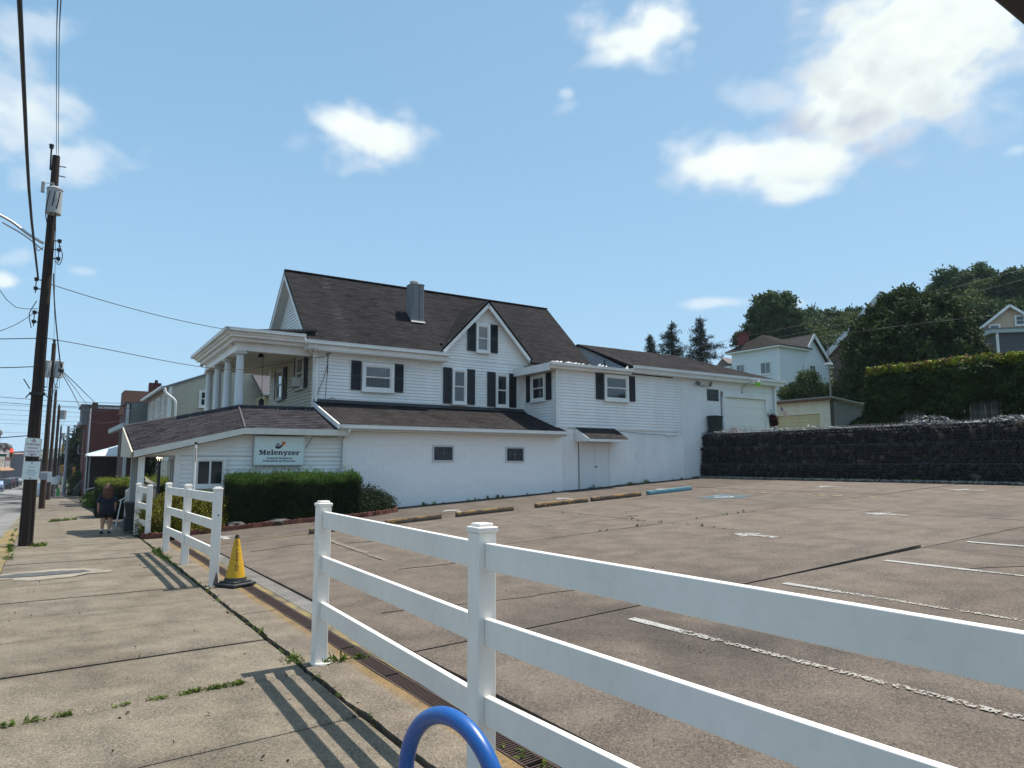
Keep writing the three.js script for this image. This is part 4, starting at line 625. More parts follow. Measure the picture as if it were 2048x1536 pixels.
    part('shingles', shingles([hx0 - 0.02, 2.6, 2.94], [hx1 + 0.02, 2.6, 2.94], [hx1 + 0.02, 3.03, 2.12], [hx0 - 0.02, 3.03, 2.12], 0.13, 0.26, tone([0.05, 0.044, 0.042], 0.4), 9), M.shingleDark, a).userData.kind = 'stuff'; }
  // --- garage wing
  const gwall = part('garage_wall', [bb(14.5, 20.6, 0.4, 5.3, 2.0, 2.1)], M.block, h);
  part('pilaster', [bb(14.42, 14.6, 0.3, 5.22, 2.1, 2.15), bb(14.0, 14.42, 5.14, 5.3, 2.1, 2.16)], M.block, gwall);
  part('downspout', [bb(20.32, 20.4, 2.9, 5.2, 2.1, 2.17)], std([0.55, 0.56, 0.57]), h);
  { const d = new THREE.Group(); d.name = 'garage_door'; d.position.set(18.35, 2.9, 2.1); h.add(d);
    part('door_gap', bb(-1.53, -1.5, 0, 1.9, 0, 0.03), std([0.2, 0.2, 0.2]), d); part('door_frame', [bb(-1.5, -1.35, 0, 1.86, 0, 0.12), bb(1.35, 1.5, 0, 1.86, 0, 0.12), bb(-1.5, 1.5, 1.66, 1.86, 0, 0.121), bb(-1.62, 1.62, 1.98, 2.0, 0, 0.02)], M.trim, d);
    for (let k = 0; k < 4; k++) part('door_section', rbox(2.7, 0.405, 0.02, 0.004, 0, 0.21 + k * 0.412, 0.008), std([0.84, 0.80, 0.745], { roughness: 0.55 }), d);
    part('door_switch', bb(1.38, 1.46, 0.9, 1.08, 0.12, 0.15), std([0.3, 0.3, 0.3]), d); }
  { const g = new THREE.Group(); g.name = 'glass_block_window'; g.position.set(16.34, 4.6, 2.1); h.add(g); part('mortar', bb(-0.36, 0.36, -0.25, 0.25, 0, 0.008), std([0.1, 0.1, 0.1]), g); for (let i = 0; i < 4; i++) for (let j = 0; j < 3; j++) part('glass_block', rbox(0.165, 0.152, 0.04, 0.02, -0.265 + i * 0.177, -0.165 + j * 0.165, 0.012), phys([0.05, 0.06, 0.065], { roughness: 0.12, clearcoat: 1, clearcoatRoughness: 0.1 }), g); }
  { const f = new THREE.Group(); f.name = 'flood_light'; h.add(f); part('conduit', [rod([15.3, 4.96, 2.16], [16.05, 4.96, 2.16], 0.012), bb(15.62, 15.74, 4.92, 5.0, 2.1, 2.16)], M.steel, f); for (const [x, a] of [[15.25, -0.5], [16.0, 0.5]]) part('lamp_head', [rbox(0.2, 0.15, 0.1, 0.02, x, 5.02, 2.3, 0.5, a * 1.3, a * 0.5)], std([0.12, 0.12, 0.125], { roughness: 0.4 }), f); }
  { const f = new THREE.Group(); f.name = 'yard_lamp'; h.add(f); part('lamp_arm', [tube([[18.2, 4.82, 2.12], [18.2, 5.05, 2.2], [18.28, 5.22, 2.5], [18.4, 5.26, 2.75]], 0.018, 8), rbox(0.09, 0.13, 0.08, 0.02, 18.2, 4.78, 2.14)], M.steel, f); part('lamp_head', [cyl(0.13, 0.06, 0.14, 18.42, 5.27, 2.8, 16)], M.galv, f); part('lamp_glass', [cyl(0.1, 0.13, 0.16, 18.42, 5.12, 2.8, 16)], phys([0.35, 0.75, 0.06], { roughness: 0.25, transmission: 0.3, thickness: 0, clearcoat: 0.5 }), f); }
  // garage roof, hipped at the far end, grey cladding on its near gable
  const gE = 5.42, gz = 2.45, gR1 = 6.8, gRZ = -1.02, gx0 = 11.55, gx1 = 20.85, hx = 17.4, gc = tone([0.054, 0.047, 0.047], 0.4, 0.5);
  const groof = part('garage_roof', [quadSlab([gx0, gE, gz], [gx1, gE, gz], [hx, gR1, gRZ], [gx0, gR1, gRZ], 0.09), quadSlab([gx1, gE, -4.5], [gx0, gE, -4.5], [gx0, gR1, gRZ], [hx, gR1, gRZ], 0.09), slab([V(gx1, gE, gz), V(gx1, gE, -4.5), V(hx, gR1, gRZ)], 0.09)], M.deck, h);
  part('shingles', shingles([gx0, gE, gz], [gx1, gE, gz], [hx, gR1, gRZ], [gx0, gR1, gRZ], 0.13, 0.3, gc, 7), M.shingleDark, groof).userData.kind = 'stuff';
  part('gable_cladding', [slab([V(gx0 + 0.08, 5.2, 2.4), V(gx0 + 0.08, 5.2, -4.4), V(gx0 + 0.08, gR1 - 0.06, gRZ)].reverse(), 0.05)], std([0.26, 0.31, 0.37], { roughness: 0.6, map: rep(texDirt, 1) }), h);
  part('vent_pipe', [cyl(0.025, 0.025, 0.5, 11.0, 5.5, 1.4, 10)], M.dark, h);
  part('eave_box', [bb(gx0, gx1 - 0.15, 5.2, 5.36, 2.1, 2.44)], M.trim, h); gutter(h, gx0 - 0.02, gx1 - 0.1, 5.45, 2.46, 0.11, 0.11);
  // --- low entrance wing with a skirt roof along the street
  const EZ1 = 2.1;
  const top = (x) => (x > -2.5 ? 2.6 : lerp(2.0, 2.6, (x + 5.05) / 2.55));
  const eb = part('entrance_core', [bb(-2.4, 0.34, 0, 2.45, -5, 2.03), bb(-4.08, -2.4, 0, 2.1, 0.9, 2.03)], std([0.5, 0.5, 0.5]), h);
  const ewall = part('entrance_wall', slab([V(-4.14, -0.1, EZ1), V(0.32, -0.1, EZ1), V(0.32, 2.6, EZ1), V(-2.5, 2.6, EZ1), V(-4.14, top(-4.14), EZ1)], 0.06), M.siding, h);
  const ewb = new THREE.Group(); ewb.name = 'entrance_siding'; ewb.position.set(0, 0, EZ1); h.add(ewb);
  boards(ewb, 0.0, 1.93, 0.112, -4.1, 0.3, M.siding); boards(ewb, 1.93, 2.6, 0.112, (y) => (y < 2.0 ? -5.0 : lerp(-5.05, -2.5, (y - 2.0) / 0.6)), 0.3, M.siding);
  part('corner_board', [bb(-4.16, -4.04, 0, 1.93, EZ1 + 0.005, EZ1 + 0.032), bb(-4.17, -4.12, 0, 1.93, EZ1 - 0.1, EZ1 + 0.03)], M.trim, h);
  windowUnit(h, -3.32, 1.475, EZ1 + 0.02, 0.66, 0.66, { slider: true, frame: 0.06 });
  // shingled skirt
  const A = [-5.15, 2.02, 2.5], B = [-2.56, 2.66, 2.5], E = [0.12, 2.68, 2.5], C = [-2.3, 3.44, 0.2], D = [-5.24, 2.74, 0.2], F = [0.2, 3.48, 0.2];
  const sk = part('skirt_roof', [quadSlab(A, B, C, D, 0.08), quadSlab(B, E, F, C, 0.08), slab([V(...D), V(...C), V(-2.3, 3.44, -0.9), V(-5.24, 2.74, -0.9)], 0.08), slab([V(...C), V(...F), V(0.2, 3.48, -6), V(-2.3, 3.44, -6)], 0.08)].map((g) => g.translate(0, -0.1, 0)), M.deck, h);
  const ec = tone([0.058, 0.053, 0.060], 0.5, 0.3);
  for (const g of [...shingles(A, B, C, D, 0.175, 0.27, ec, 12, true), ...shingles(B, E, F, C, 0.175, 0.27, ec, 13, true)]) part('shingle', g, M.shingleDark, sk);
  part('hip_cap', [rod([B[0], B[1] + 0.015, B[2]], [C[0], C[1] + 0.015, C[2]], 0.03, 6), rod([D[0], D[1], D[2]], [C[0], C[1], C[2]], 0.03, 6), rod(C, F, 0.03, 6)], std([0.08, 0.07, 0.076]), sk);
  const fas = (p, q) => slab([V(p[0], p[1] + 0.005, 2.53), V(p[0], p[1] - 0.16, 2.53), V(q[0], q[1] - 0.16, 2.53), V(q[0], q[1] + 0.005, 2.53)], 0.03);
  part('fascia', [fas(A, B), fas(B, [0.34, 2.68])], std([0.68, 0.66, 0.60], { roughness: 0.5, map: rep(texDirt, 1) }), h);
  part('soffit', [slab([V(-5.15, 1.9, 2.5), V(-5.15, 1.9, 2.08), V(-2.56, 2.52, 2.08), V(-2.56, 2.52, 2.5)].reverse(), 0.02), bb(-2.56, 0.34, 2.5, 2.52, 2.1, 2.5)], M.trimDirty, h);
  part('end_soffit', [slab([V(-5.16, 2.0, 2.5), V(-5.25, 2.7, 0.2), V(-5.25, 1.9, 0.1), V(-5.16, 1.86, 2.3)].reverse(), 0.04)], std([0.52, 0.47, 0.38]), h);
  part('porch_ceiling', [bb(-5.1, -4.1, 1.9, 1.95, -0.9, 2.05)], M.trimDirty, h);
  part('porch_lintel', [bb(-5.02, -4.1, 1.93, 2.02, EZ1 - 0.06, EZ1)], M.trim, h);
  part('porch_post', [bb(-5.0, -4.86, 0.0, 1.93, EZ1 - 0.1, EZ1 + 0.03)], M.trim, h);
  part('porch_post', [bb(-5.08, -4.9, -0.05, 1.9, 0.85, 1.05)], std([0.40, 0.39, 0.37], { roughness: 0.7, map: rep(texDirt, 1) }), h);  // rear post in grey, its shade painted into the colour
  
  { const g = new THREE.Group(); g.name = 'entrance_door'; g.position.set(-4.09, 0.1, 1.45); g.rotation.y = fy; h.add(g); part('door_frame', [bb(-0.5, -0.42, 0, 1.78, 0, 0.06), bb(0.42, 0.5, 0, 1.78, 0, 0.06), bb(-0.04, 0.04, 0, 1.78, 0, 0.06), bb(-0.5, 0.5, 1.72, 1.78, 0, 0.061)], M.steel, g); for (const s of [-0.23, 0.23]) part('pane', bb(s - 0.19, s + 0.19, 0.02, 1.79, 0.01, 0.02), phys([0.08, 0.085, 0.09], { roughness: 0.04, clearcoat: 1, metalness: 0.4 }), g); }
  // ground line: dark strip where wall and paving meet, weeds added later
  // cable above the sign
  part('sign_cable', [tube([[0.1, 2.5, EZ1 + 0.05], [-0.3, 2.47, EZ1 + 0.05], [-0.62, 2.48, EZ1 + 0.05], [-0.72, 2.3, EZ1 + 0.06], [-0.82, 2.15, EZ1 + 0.08]], 0.008, 5)], M.dark, h);
  part('wall_hook', [rod([-1.72, 2.53, EZ1 + 0.03], [-1.72, 2.46, EZ1 + 0.14], 0.015)], M.steel, h);
})();
// lit sign box on the entrance wall
(function sign() {
  const W = 1.38, Hh = 0.8, o = thing('business_sign', 'pale framed business sign box with orange and black emblem on the entrance wall', 'sign', [HX, 0, HZ], HA);
  const cx = -1.57, cy = 2.065, z0 = 2.13;
  part('sign_box', [rbox(W, Hh, 0.16, 0.012, cx, cy, z0 + 0.08)], std([0.42, 0.44, 0.45], { roughness: 0.5, metalness: 0.2 }), o);
  part('sign_rim', [bb(cx - W / 2, cx + W / 2, cy + Hh / 2 - 0.03, cy + Hh / 2, z0 + 0.16, z0 + 0.175), bb(cx - W / 2, cx + W / 2, cy - Hh / 2, cy - Hh / 2 + 0.03, z0 + 0.16, z0 + 0.175), bb(cx - W / 2, cx - W / 2 + 0.03, cy - Hh / 2 + 0.03, cy + Hh / 2 - 0.03, z0 + 0.16, z0 + 0.175), bb(cx + W / 2 - 0.03, cx + W / 2, cy - Hh / 2 + 0.03, cy + Hh / 2 - 0.03, z0 + 0.16, z0 + 0.175)], std([0.55, 0.57, 0.58], { roughness: 0.45, metalness: 0.2 }), o);
  const S = document.createElement('canvas'); S.width = 1400; S.height = 800; const c = S.getContext('2d');
  c.fillStyle = '#dde7e6'; c.fillRect(0, 0, 1400, 800); const R = rng(9); for (let i = 0; i < 240; i++) { c.fillStyle = `rgba(${170 + R() * 60 | 0},${190 + R() * 50 | 0},${185 + R() * 50 | 0},0.10)`; c.beginPath(); c.ellipse(R() * 1400, R() * 800, 20 + R() * 110, 8 + R() * 40, R() * 3, 0, 7); c.fill(); }
  c.strokeStyle = 'rgba(245,245,235,0.8)'; c.lineWidth = 5; for (const [x, y] of [[110, 520], [1180, 180], [930, 240], [1150, 130]]) { c.beginPath(); c.moveTo(x, y); c.lineTo(x + 20, y + 30); c.lineTo(x + 18, y + 60); c.stroke(); }
  // emblem: orange flag shape behind a slanted black ring with a pale m of two strokes
  c.fillStyle = '#d4691e'; c.beginPath(); c.moveTo(712, 130); c.lineTo(872, 130); c.quadraticCurveTo(858, 215, 775, 262); c.lineTo(742, 262); c.closePath(); c.fill();
  c.fillStyle = '#15131a'; c.beginPath(); c.ellipse(668, 252, 112, 84, -0.5, 0, 7); c.fill();
  c.fillStyle = '#d3dede'; c.beginPath(); c.ellipse(664, 206, 104, 66, -0.4, 0, 7); c.fill();
  c.fillStyle = '#d4691e'; c.beginPath(); c.moveTo(730, 132); c.lineTo(872, 130); c.quadraticCurveTo(858, 215, 785, 258); c.quadraticCurveTo(792, 190, 730, 132); c.fill();
  c.fillStyle = '#15131a'; c.save(); c.transform(1, 0, -0.28, 1, 75, 0); for (const x of [590, 640, 705]) { c.fillRect(x, 176, 32, 150); } c.beginPath(); c.moveTo(622, 196); c.quadraticCurveTo(642, 166, 672, 180); c.lineTo(672, 200); c.closePath(); c.fill(); c.restore();
  c.strokeStyle = '#eef2f0'; c.lineWidth = 16; c.beginPath(); c.arc(706, 205, 42, -2.6, 0.5); c.stroke();
  c.fillStyle = '#15131a'; c.textAlign = 'center'; c.font = 'bold 186px serif'; c.save(); c.translate(700, 520); c.scale(Math.min(1.35, 1180 / c.measureText('Melenyzer').width), 1); c.fillText('Melenyzer', 0, 0); c.lineWidth = 9; c.strokeStyle = '#0d0c10'; c.strokeText('Melenyzer', 0, 0); c.restore();
  const put = (s, y, w) => { c.font = 'bold 76px serif'; c.save(); c.translate(700, y); c.scale(w / c.measureText(s).width, 1); c.fillText(s, 0, 0); c.lineWidth = 4; c.strokeStyle = '#0d0c10'; c.strokeText(s, 0, 0); c.restore(); };
  put('Funeral Homes &', 648, 720); put('Cremation Services Inc.', 728, 960);
  const t = new THREE.CanvasTexture(S); t.colorSpace = THREE.SRGBColorSpace;
  const face = new THREE.PlaneGeometry(W - 0.06, Hh - 0.06); face.translate(cx, cy, z0 + 0.164); const m = part('sign_face', face, std([0.92, 0.94, 0.94], { map: t, roughness: 0.35 }), o);
})();
// ---------------------------------------------------------------- foliage
function leafCluster(n, rad, len, wid, seed, up = 0) {
  const R = rng(seed), pos = [], nor = [];
  for (let i = 0; i < n; i++) {
    const c = V(R() * 2 - 1, (R() * 2 - 1) * 0.8, R() * 2 - 1).multiplyScalar(rad), d = V(R() * 2 - 1, R() * 1.6 - 0.8 + up, R() * 2 - 1).normalize(), s = V(R() * 2 - 1, R() * 2 - 1, R() * 2 - 1).cross(d).normalize(), n2 = d.clone().cross(s).normalize(), l = len * (0.7 + R() * 0.6), w = wid * (0.7 + R() * 0.6);
    const a = c.clone(), b = c.clone().addScaledVector(d, l), m = c.clone().addScaledVector(d, l * 0.5).addScaledVector(n2, -l * 0.1), p = m.clone().addScaledVector(s, w).addScaledVector(n2, w * 0.35), q = m.clone().addScaledVector(s, -w).addScaledVector(n2, w * 0.35);
    for (const t of [[a, m, p], [m, b, p], [a, q, m], [m, q, b]]) { const nn = t[1].clone().sub(t[0]).cross(t[2].clone().sub(t[0])).normalize(); for (const v of t) { pos.push(v.x, v.y, v.z); nor.push(nn.x, nn.y, nn.z); } }
  }
  const g = new THREE.BufferGeometry(); g.setAttribute('position', new THREE.Float32BufferAttribute(pos, 3)); g.setAttribute('normal', new THREE.Float32BufferAttribute(nor, 3)); return g;
}
const leafMat = phys([1, 1, 1], { roughness: 0.75, side: THREE.DoubleSide, transmission: 0.22, thickness: 0, specularIntensity: 0.3 });
function scatter(name, parent, spots, geo, colf, seed, size) { // spots: [x, y, z, scale, shade]
  const R = rng(seed), im = new THREE.InstancedMesh(geo, leafMat, spots.length), m = new THREE.Matrix4(), q = new THREE.Quaternion(), e = new THREE.Euler(), c = new THREE.Color();
  spots.forEach((s, i) => { e.set(R() * 6.3, R() * 6.3, R() * 6.3); q.setFromEuler(e); const k = size * (s[3] ?? 1) * (0.75 + R() * 0.5); m.compose(V(s[0], s[1], s[2]), q, V(k, k, k)); im.setMatrixAt(i, m); const cc = colf(s, R); im.setColorAt(i, c.setRGB(...cc)); });
  im.name = name; im.castShadow = im.receiveShadow = true; im.userData.kind = 'stuff'; parent.add(im); return im;
}
function lobeSpots(lobes, count, seed, o = {}) {
  const R = rng(seed), out = [], tot = lobes.reduce((s, l) => s + l[3] * l[4], 0), f0 = o.inner ?? 0.62;
  if (o.clump) {
    for (const l of lobes) {
      const n = count * l[3] * l[4] / tot, per = 13, M2 = Math.max(4, Math.round(n * 0.8 / per)), cr = clamp(0.3 * l[3], 0.28, o.clump);
      for (let i = 0; i < n * 0.2; i++) { const d = V(R() * 2 - 1, R() * 2 - 1, R() * 2 - 1).normalize(), r = 0.35 + R() * 0.45; out.push([l[0] + d.x * r * l[3], l[1] + d.y * r * l[4], l[2] + d.z * r * l[3], 1.1, 0.4]); }
      for (let k = 0; k < M2; k++) {
        const d = V(R() * 2 - 1, R() * 2 - 0.85, R() * 2 - 1).normalize(), r = lerp(0.66, 1.16, R()), c = V(l[0] + d.x * r * l[3], l[1] + d.y * r * l[4], l[2] + d.z * r * l[3]), br = 0.75 + R() * 0.55;
        for (let i = 0; i < per; i++) { const a = R() * 6.283, q = Math.sqrt(R()) * cr; out.push([c.x + Math.cos(a) * q, c.y + (R() - 0.5) * cr * 0.7 - 0.35 * q * q / cr, c.z + Math.sin(a) * q, 0.85 + R() * 0.3, br]); }
      }
    }
    return out;
  }
  for (const l of lobes) {
    const n = Math.round(count * l[3] * l[4] / tot);
    for (let i = 0; i < n; i++) {
      const d = V(R() * 2 - 1, R() * 2 - 1, R() * 2 - 1); if (d.lengthSq() > 1 || d.lengthSq() < 0.01) { i--; continue; } d.normalize();
      const bump = 1 + 0.34 * noise(d.x * 2.3 + l[0], d.y * 2.3 + l[1], d.z * 2.3 + l[2]) + 0.16 * noise(d.x * 6 + l[0], d.y * 6, d.z * 6 + l[2]);
      const r = lerp(f0, 1.02, Math.pow(R(), 0.55)) * bump;
      out.push([l[0] + d.x * r * l[3], l[1] + d.y * r * l[4], l[2] + d.z * r * l[3], 1, r]);
    }
  }
  return out;
}
const greens = (b, sp = 0.5, warm = 0.15) => (s, R) => { const k = 1 + (R() - 0.5) * sp + 0.5 * noise(s[0] * 0.9, s[1] * 0.9, s[2] * 0.9), y = R() * warm; return [b[0] * k * (1 + y * 1.5), b[1] * k * (1 + y * 0.5), b[2] * k]; };
const CL = { broad: leafCluster(8, 0.5, 0.42, 0.17, 1), small: leafCluster(10, 0.5, 0.3, 0.1, 2), needle: leafCluster(12, 0.4, 0.5, 0.045, 3, 0.25), ivy: leafCluster(6, 0.5, 0.5, 0.27, 4, -0.3) };
const bark = std([0.07, 0.055, 0.042], { roughness: 0.95, map: rep(texWood, 0.6) });
// a tree: trunk with limbs reaching into each lobe of the crown, and the crown
function tree(name, label, category, base, lobes, count, size, col, seed, o = {}) {
  const t = thing(name, label, category, base, 0, o.group); const R = rng(seed), g = [], top = lobes.reduce((m, l) => Math.max(m, l[1]), 0), tr = o.trunk ?? 0.2;
  const L = lobes.map((l) => [l[0] - base[0], l[1] - base[1], l[2] - base[2], l[3], l[4]]);
  const cx = L.reduce((s, l) => s + l[0], 0) / L.length, cz = L.reduce((s, l) => s + l[2], 0) / L.length, hi = (top - base[1]) * 0.75;
  const taper = (a, b, r0, r1) => { const d = b.clone().sub(a), q = new THREE.CylinderGeometry(r1, r0, d.length(), 8, 1); q.applyQuaternion(new THREE.Quaternion().setFromUnitVectors(V(0, 1, 0), d.clone().normalize())); q.translate((a.x + b.x) / 2, (a.y + b.y) / 2, (a.z + b.z) / 2); return clean(q); };
  let p = V(0, -0.5, 0); const N = 5; const st = [p]; for (let i = 1; i <= N; i++) st.push(V(cx * i / N + (R() - 0.5) * tr, hi * i / N, cz * i / N + (R() - 0.5) * tr));
  for (let i = 0; i < N; i++) g.push(taper(st[i], st[i + 1], tr * (1 - i / N * 0.75), tr * (1 - (i + 1) / N * 0.75)));
  for (const l of L) { const a = st[Math.min(N - 1, 2 + Math.floor(R() * 3))], b = V(l[0], l[1], l[2]), mid = a.clone().lerp(b, 0.5).add(V(0, -0.1 * l[4], 0)); g.push(taper(a, mid, tr * 0.4, tr * 0.25), taper(mid, b, tr * 0.25, tr * 0.08)); }
  part('trunk', g, bark, t);
  scatter('crown', t, lobeSpots(L, count, seed + 1, { clump: o.clump ?? 0.75, ...o }), o.geo || CL.broad, greens(col, o.spread ?? 0.5, o.warm ?? 0.2), seed + 2, size); return t;
}
function conifer(name, label, base, h, r, seed, col, group) {
  const t = thing(name, label, 'conifer', base, 0, group), R = rng(seed), sp = [], g = [clean(place(new THREE.CylinderGeometry(0.03, r * 0.09, h, 8), 0, h / 2, 0))];
  for (let k = 0; k < 20; k++) { const y = h * (0.08 + 0.9 * k / 20), rr = r * Math.pow(1 - k / 20, 0.72) * (0.55 + R() * 0.85), nb = 6; for (let b = 0; b < nb; b++) { const a = R() * 6.28, L = rr * (0.6 + R() * 0.6), dr = 0.35; g.push(rod([0, y, 0], [Math.cos(a) * L, y - L * dr + 0.12 * L, Math.sin(a) * L], 0.02, 4)); const n = Math.max(3, Math.round(L * 9)); for (let i = 1; i <= n; i++) { const q = L * i / n; sp.push([Math.cos(a) * q + (R() - 0.5) * 0.4, y - q * dr + 0.15 * q * q / L + (R() - 0.5) * 0.35, Math.sin(a) * q + (R() - 0.5) * 0.4, 1, 1]); } } }
  part('trunk', g, bark, t); scatter('crown', t, sp, CL.needle, greens(col, 0.5, 0.05), seed + 1, 0.5); return t;
}
// clipped hedge: a dense box of small shoots around an added dark box closing off the inside, named branches
function hedge(name, label, category, [x0, x1], [y0, y1], [z0, z1], count, size, col, colLitTop, seed, o = {}) {
  const t = thing(name, label, category, [(x0 + x1) / 2, y0, (z0 + z1) / 2]), R = rng(seed), W = x1 - x0, H = y1 - y0, D = z1 - z0, sp = [];
  const A = [W * D * 1.2, W * H, W * H, D * H, D * H], tot = A.reduce((a, b) => a + b, 0);
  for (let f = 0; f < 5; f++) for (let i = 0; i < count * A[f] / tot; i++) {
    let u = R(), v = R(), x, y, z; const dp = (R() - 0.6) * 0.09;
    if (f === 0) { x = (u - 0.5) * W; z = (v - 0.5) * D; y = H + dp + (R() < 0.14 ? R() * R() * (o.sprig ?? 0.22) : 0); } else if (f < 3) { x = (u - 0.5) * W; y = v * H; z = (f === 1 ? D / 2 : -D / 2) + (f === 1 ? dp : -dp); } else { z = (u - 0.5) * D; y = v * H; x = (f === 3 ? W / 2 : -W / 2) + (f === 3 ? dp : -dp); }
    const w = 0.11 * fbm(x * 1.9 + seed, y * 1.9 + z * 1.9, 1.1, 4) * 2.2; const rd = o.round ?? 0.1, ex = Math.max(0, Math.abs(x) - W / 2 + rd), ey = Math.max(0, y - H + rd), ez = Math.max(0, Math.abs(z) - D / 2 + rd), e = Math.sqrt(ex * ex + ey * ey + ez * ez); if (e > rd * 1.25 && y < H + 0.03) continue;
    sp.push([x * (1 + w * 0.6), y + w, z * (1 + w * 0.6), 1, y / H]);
  }
  part('hedge_core', rbox(W - 0.2, H - 0.14, D - 0.2, 0.06, 0, (H - 0.14) / 2, 0), std([0.008, 0.011, 0.006], { roughness: 1 }), t);
  const cA = greens(col, 0.6, 0.15), cB = greens(colLitTop, 0.6, 0.3);  // shoots on top get a brighter green, sunlight painted into the leaf colour
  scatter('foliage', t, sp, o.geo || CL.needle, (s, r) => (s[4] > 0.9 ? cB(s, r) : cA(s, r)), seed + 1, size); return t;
}
// round shrub
function shrub(name, label, lobes, base, count, size, col, seed, o = {}) {
  const t = thing(name, label, o.category || 'shrub', base, 0, o.group); const L = lobes.map((l) => [l[0] - base[0], l[1] - base[1], l[2] - base[2], l[3], l[4]]);
  const stems = L.map((l) => rod([l[0] * 0.2, -0.05, l[2] * 0.2], [l[0], l[1], l[2]], 0.015, 5)); part('stems', stems, bark, t);
  scatter('foliage', t, lobeSpots(L, count, seed, { clump: 0.28 }), o.geo || CL.small, greens(col, 0.6, o.warm ?? 0.3), seed + 1, size); return t;
}
const at = (u, v, d) => V((u - 1024) / 1380 * d, -(v - 768) / 1380 * d, -d).applyQuaternion(camera.quaternion).add(camera.position);
const onGround = (p, dy = -0.1) => [p.x, terrainY(p.x, p.z) + dy, p.z];

// hedge, shrubs and bed before the entrance
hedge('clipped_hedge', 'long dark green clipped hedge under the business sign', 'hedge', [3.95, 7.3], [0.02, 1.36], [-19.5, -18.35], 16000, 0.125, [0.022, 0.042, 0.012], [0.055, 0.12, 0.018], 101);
shrub('round_shrub', 'small rounded dark shrub at the right end of the clipped hedge', [[7.62, 0.6, -18.75, 0.42, 0.42], [7.9, 0.52, -18.8, 0.36, 0.36], [7.45, 0.45, -18.6, 0.35, 0.35]], [7.7, 0.22, -18.75], 2600, 0.15, [0.026, 0.045, 0.018], 111);
shrub('golden_shrub', 'golden green shrub spilling behind the middle white fence', [[2.75, 0.5, -19.0, 0.42, 0.45], [3.1, 0.42, -18.75, 0.4, 0.42], [3.42, 0.55, -18.9, 0.35, 0.42], [2.55, 0.3, -18.6, 0.36, 0.34], [3.3, 0.25, -18.45, 0.34, 0.3]], [3.0, 0, -18.8], 6000, 0.15, [0.13, 0.145, 0.018], 121, { warm: 0.5 });
shrub('golden_shrub', 'low golden green shrub behind the short far fence beside the porch', [[2.35, 0.35, -18.85, 0.3, 0.36], [2.5, 0.55, -19.3, 0.32, 0.36]], [2.4, 0, -19.0], 2200, 0.14, [0.11, 0.13, 0.018], 123, { warm: 0.5 });
{ // bed of bark mulch with scalloped brick edging
  const bed = structGroup('garden_bed'), pts = [[1.95, -18.15], [2.7, -18.05], [3.8, -18.12], [4.6, -18.2], [5.6, -18.12], [6.6, -18.02], [7.4, -18.0], [8.2, -18.35], [8.6, -19.0], [8.7, -19.55]];
  part('mulch', slab([...pts.map(([x, z]) => V(x, lotY(Math.max(2.45, x)) + 0.03, z)), V(8.7, 0.39, -19.62), V(1.95, 0.03, -19.62)].reverse(), 0.06), std([0.055, 0.026, 0.02], { roughness: 1, map: rep(texGrain, 0.5), bumpMap: rep(texAggBump, 0.4), bumpScale: 0.02 }), bed);
  const curve = new THREE.CatmullRomCurve3(pts.map(([x, z]) => V(x, 0, z))), n = 62, R = rng(4), cols = [0, 1, 2].map((k) => std([0.17 + k * 0.035, 0.055 + k * 0.015, 0.04 + k * 0.01], { roughness: 0.9, map: rep(texGrain, 0.15) }));
  const sh = new THREE.Shape(); sh.moveTo(-0.06, 0); sh.lineTo(-0.06, 0.06); sh.absarc(0, 0.06, 0.06, Math.PI, 0, true); sh.lineTo(0.06, 0); const bg = uvBox(clean(new THREE.ExtrudeGeometry(sh, { depth: 0.045, bevelEnabled: true, bevelSize: 0.004, bevelThickness: 0.004, bevelSegments: 1, curveSegments: 5 })));
  for (let i = 0; i < n; i++) { const p = curve.getPointAt(i / n), q = curve.getPointAt(Math.min(1, i / n + 0.004)); const m = part('edging_brick', bg, cols[i % 3], bed); m.position.set(p.x, lotY(Math.max(2.45, p.x)) + 0.01 - R() * 0.015, p.z); m.rotation.set((R() - 0.5) * 0.25, -Math.atan2(q.z - p.z, q.x - p.x), (R() - 0.5) * 0.15); }
}
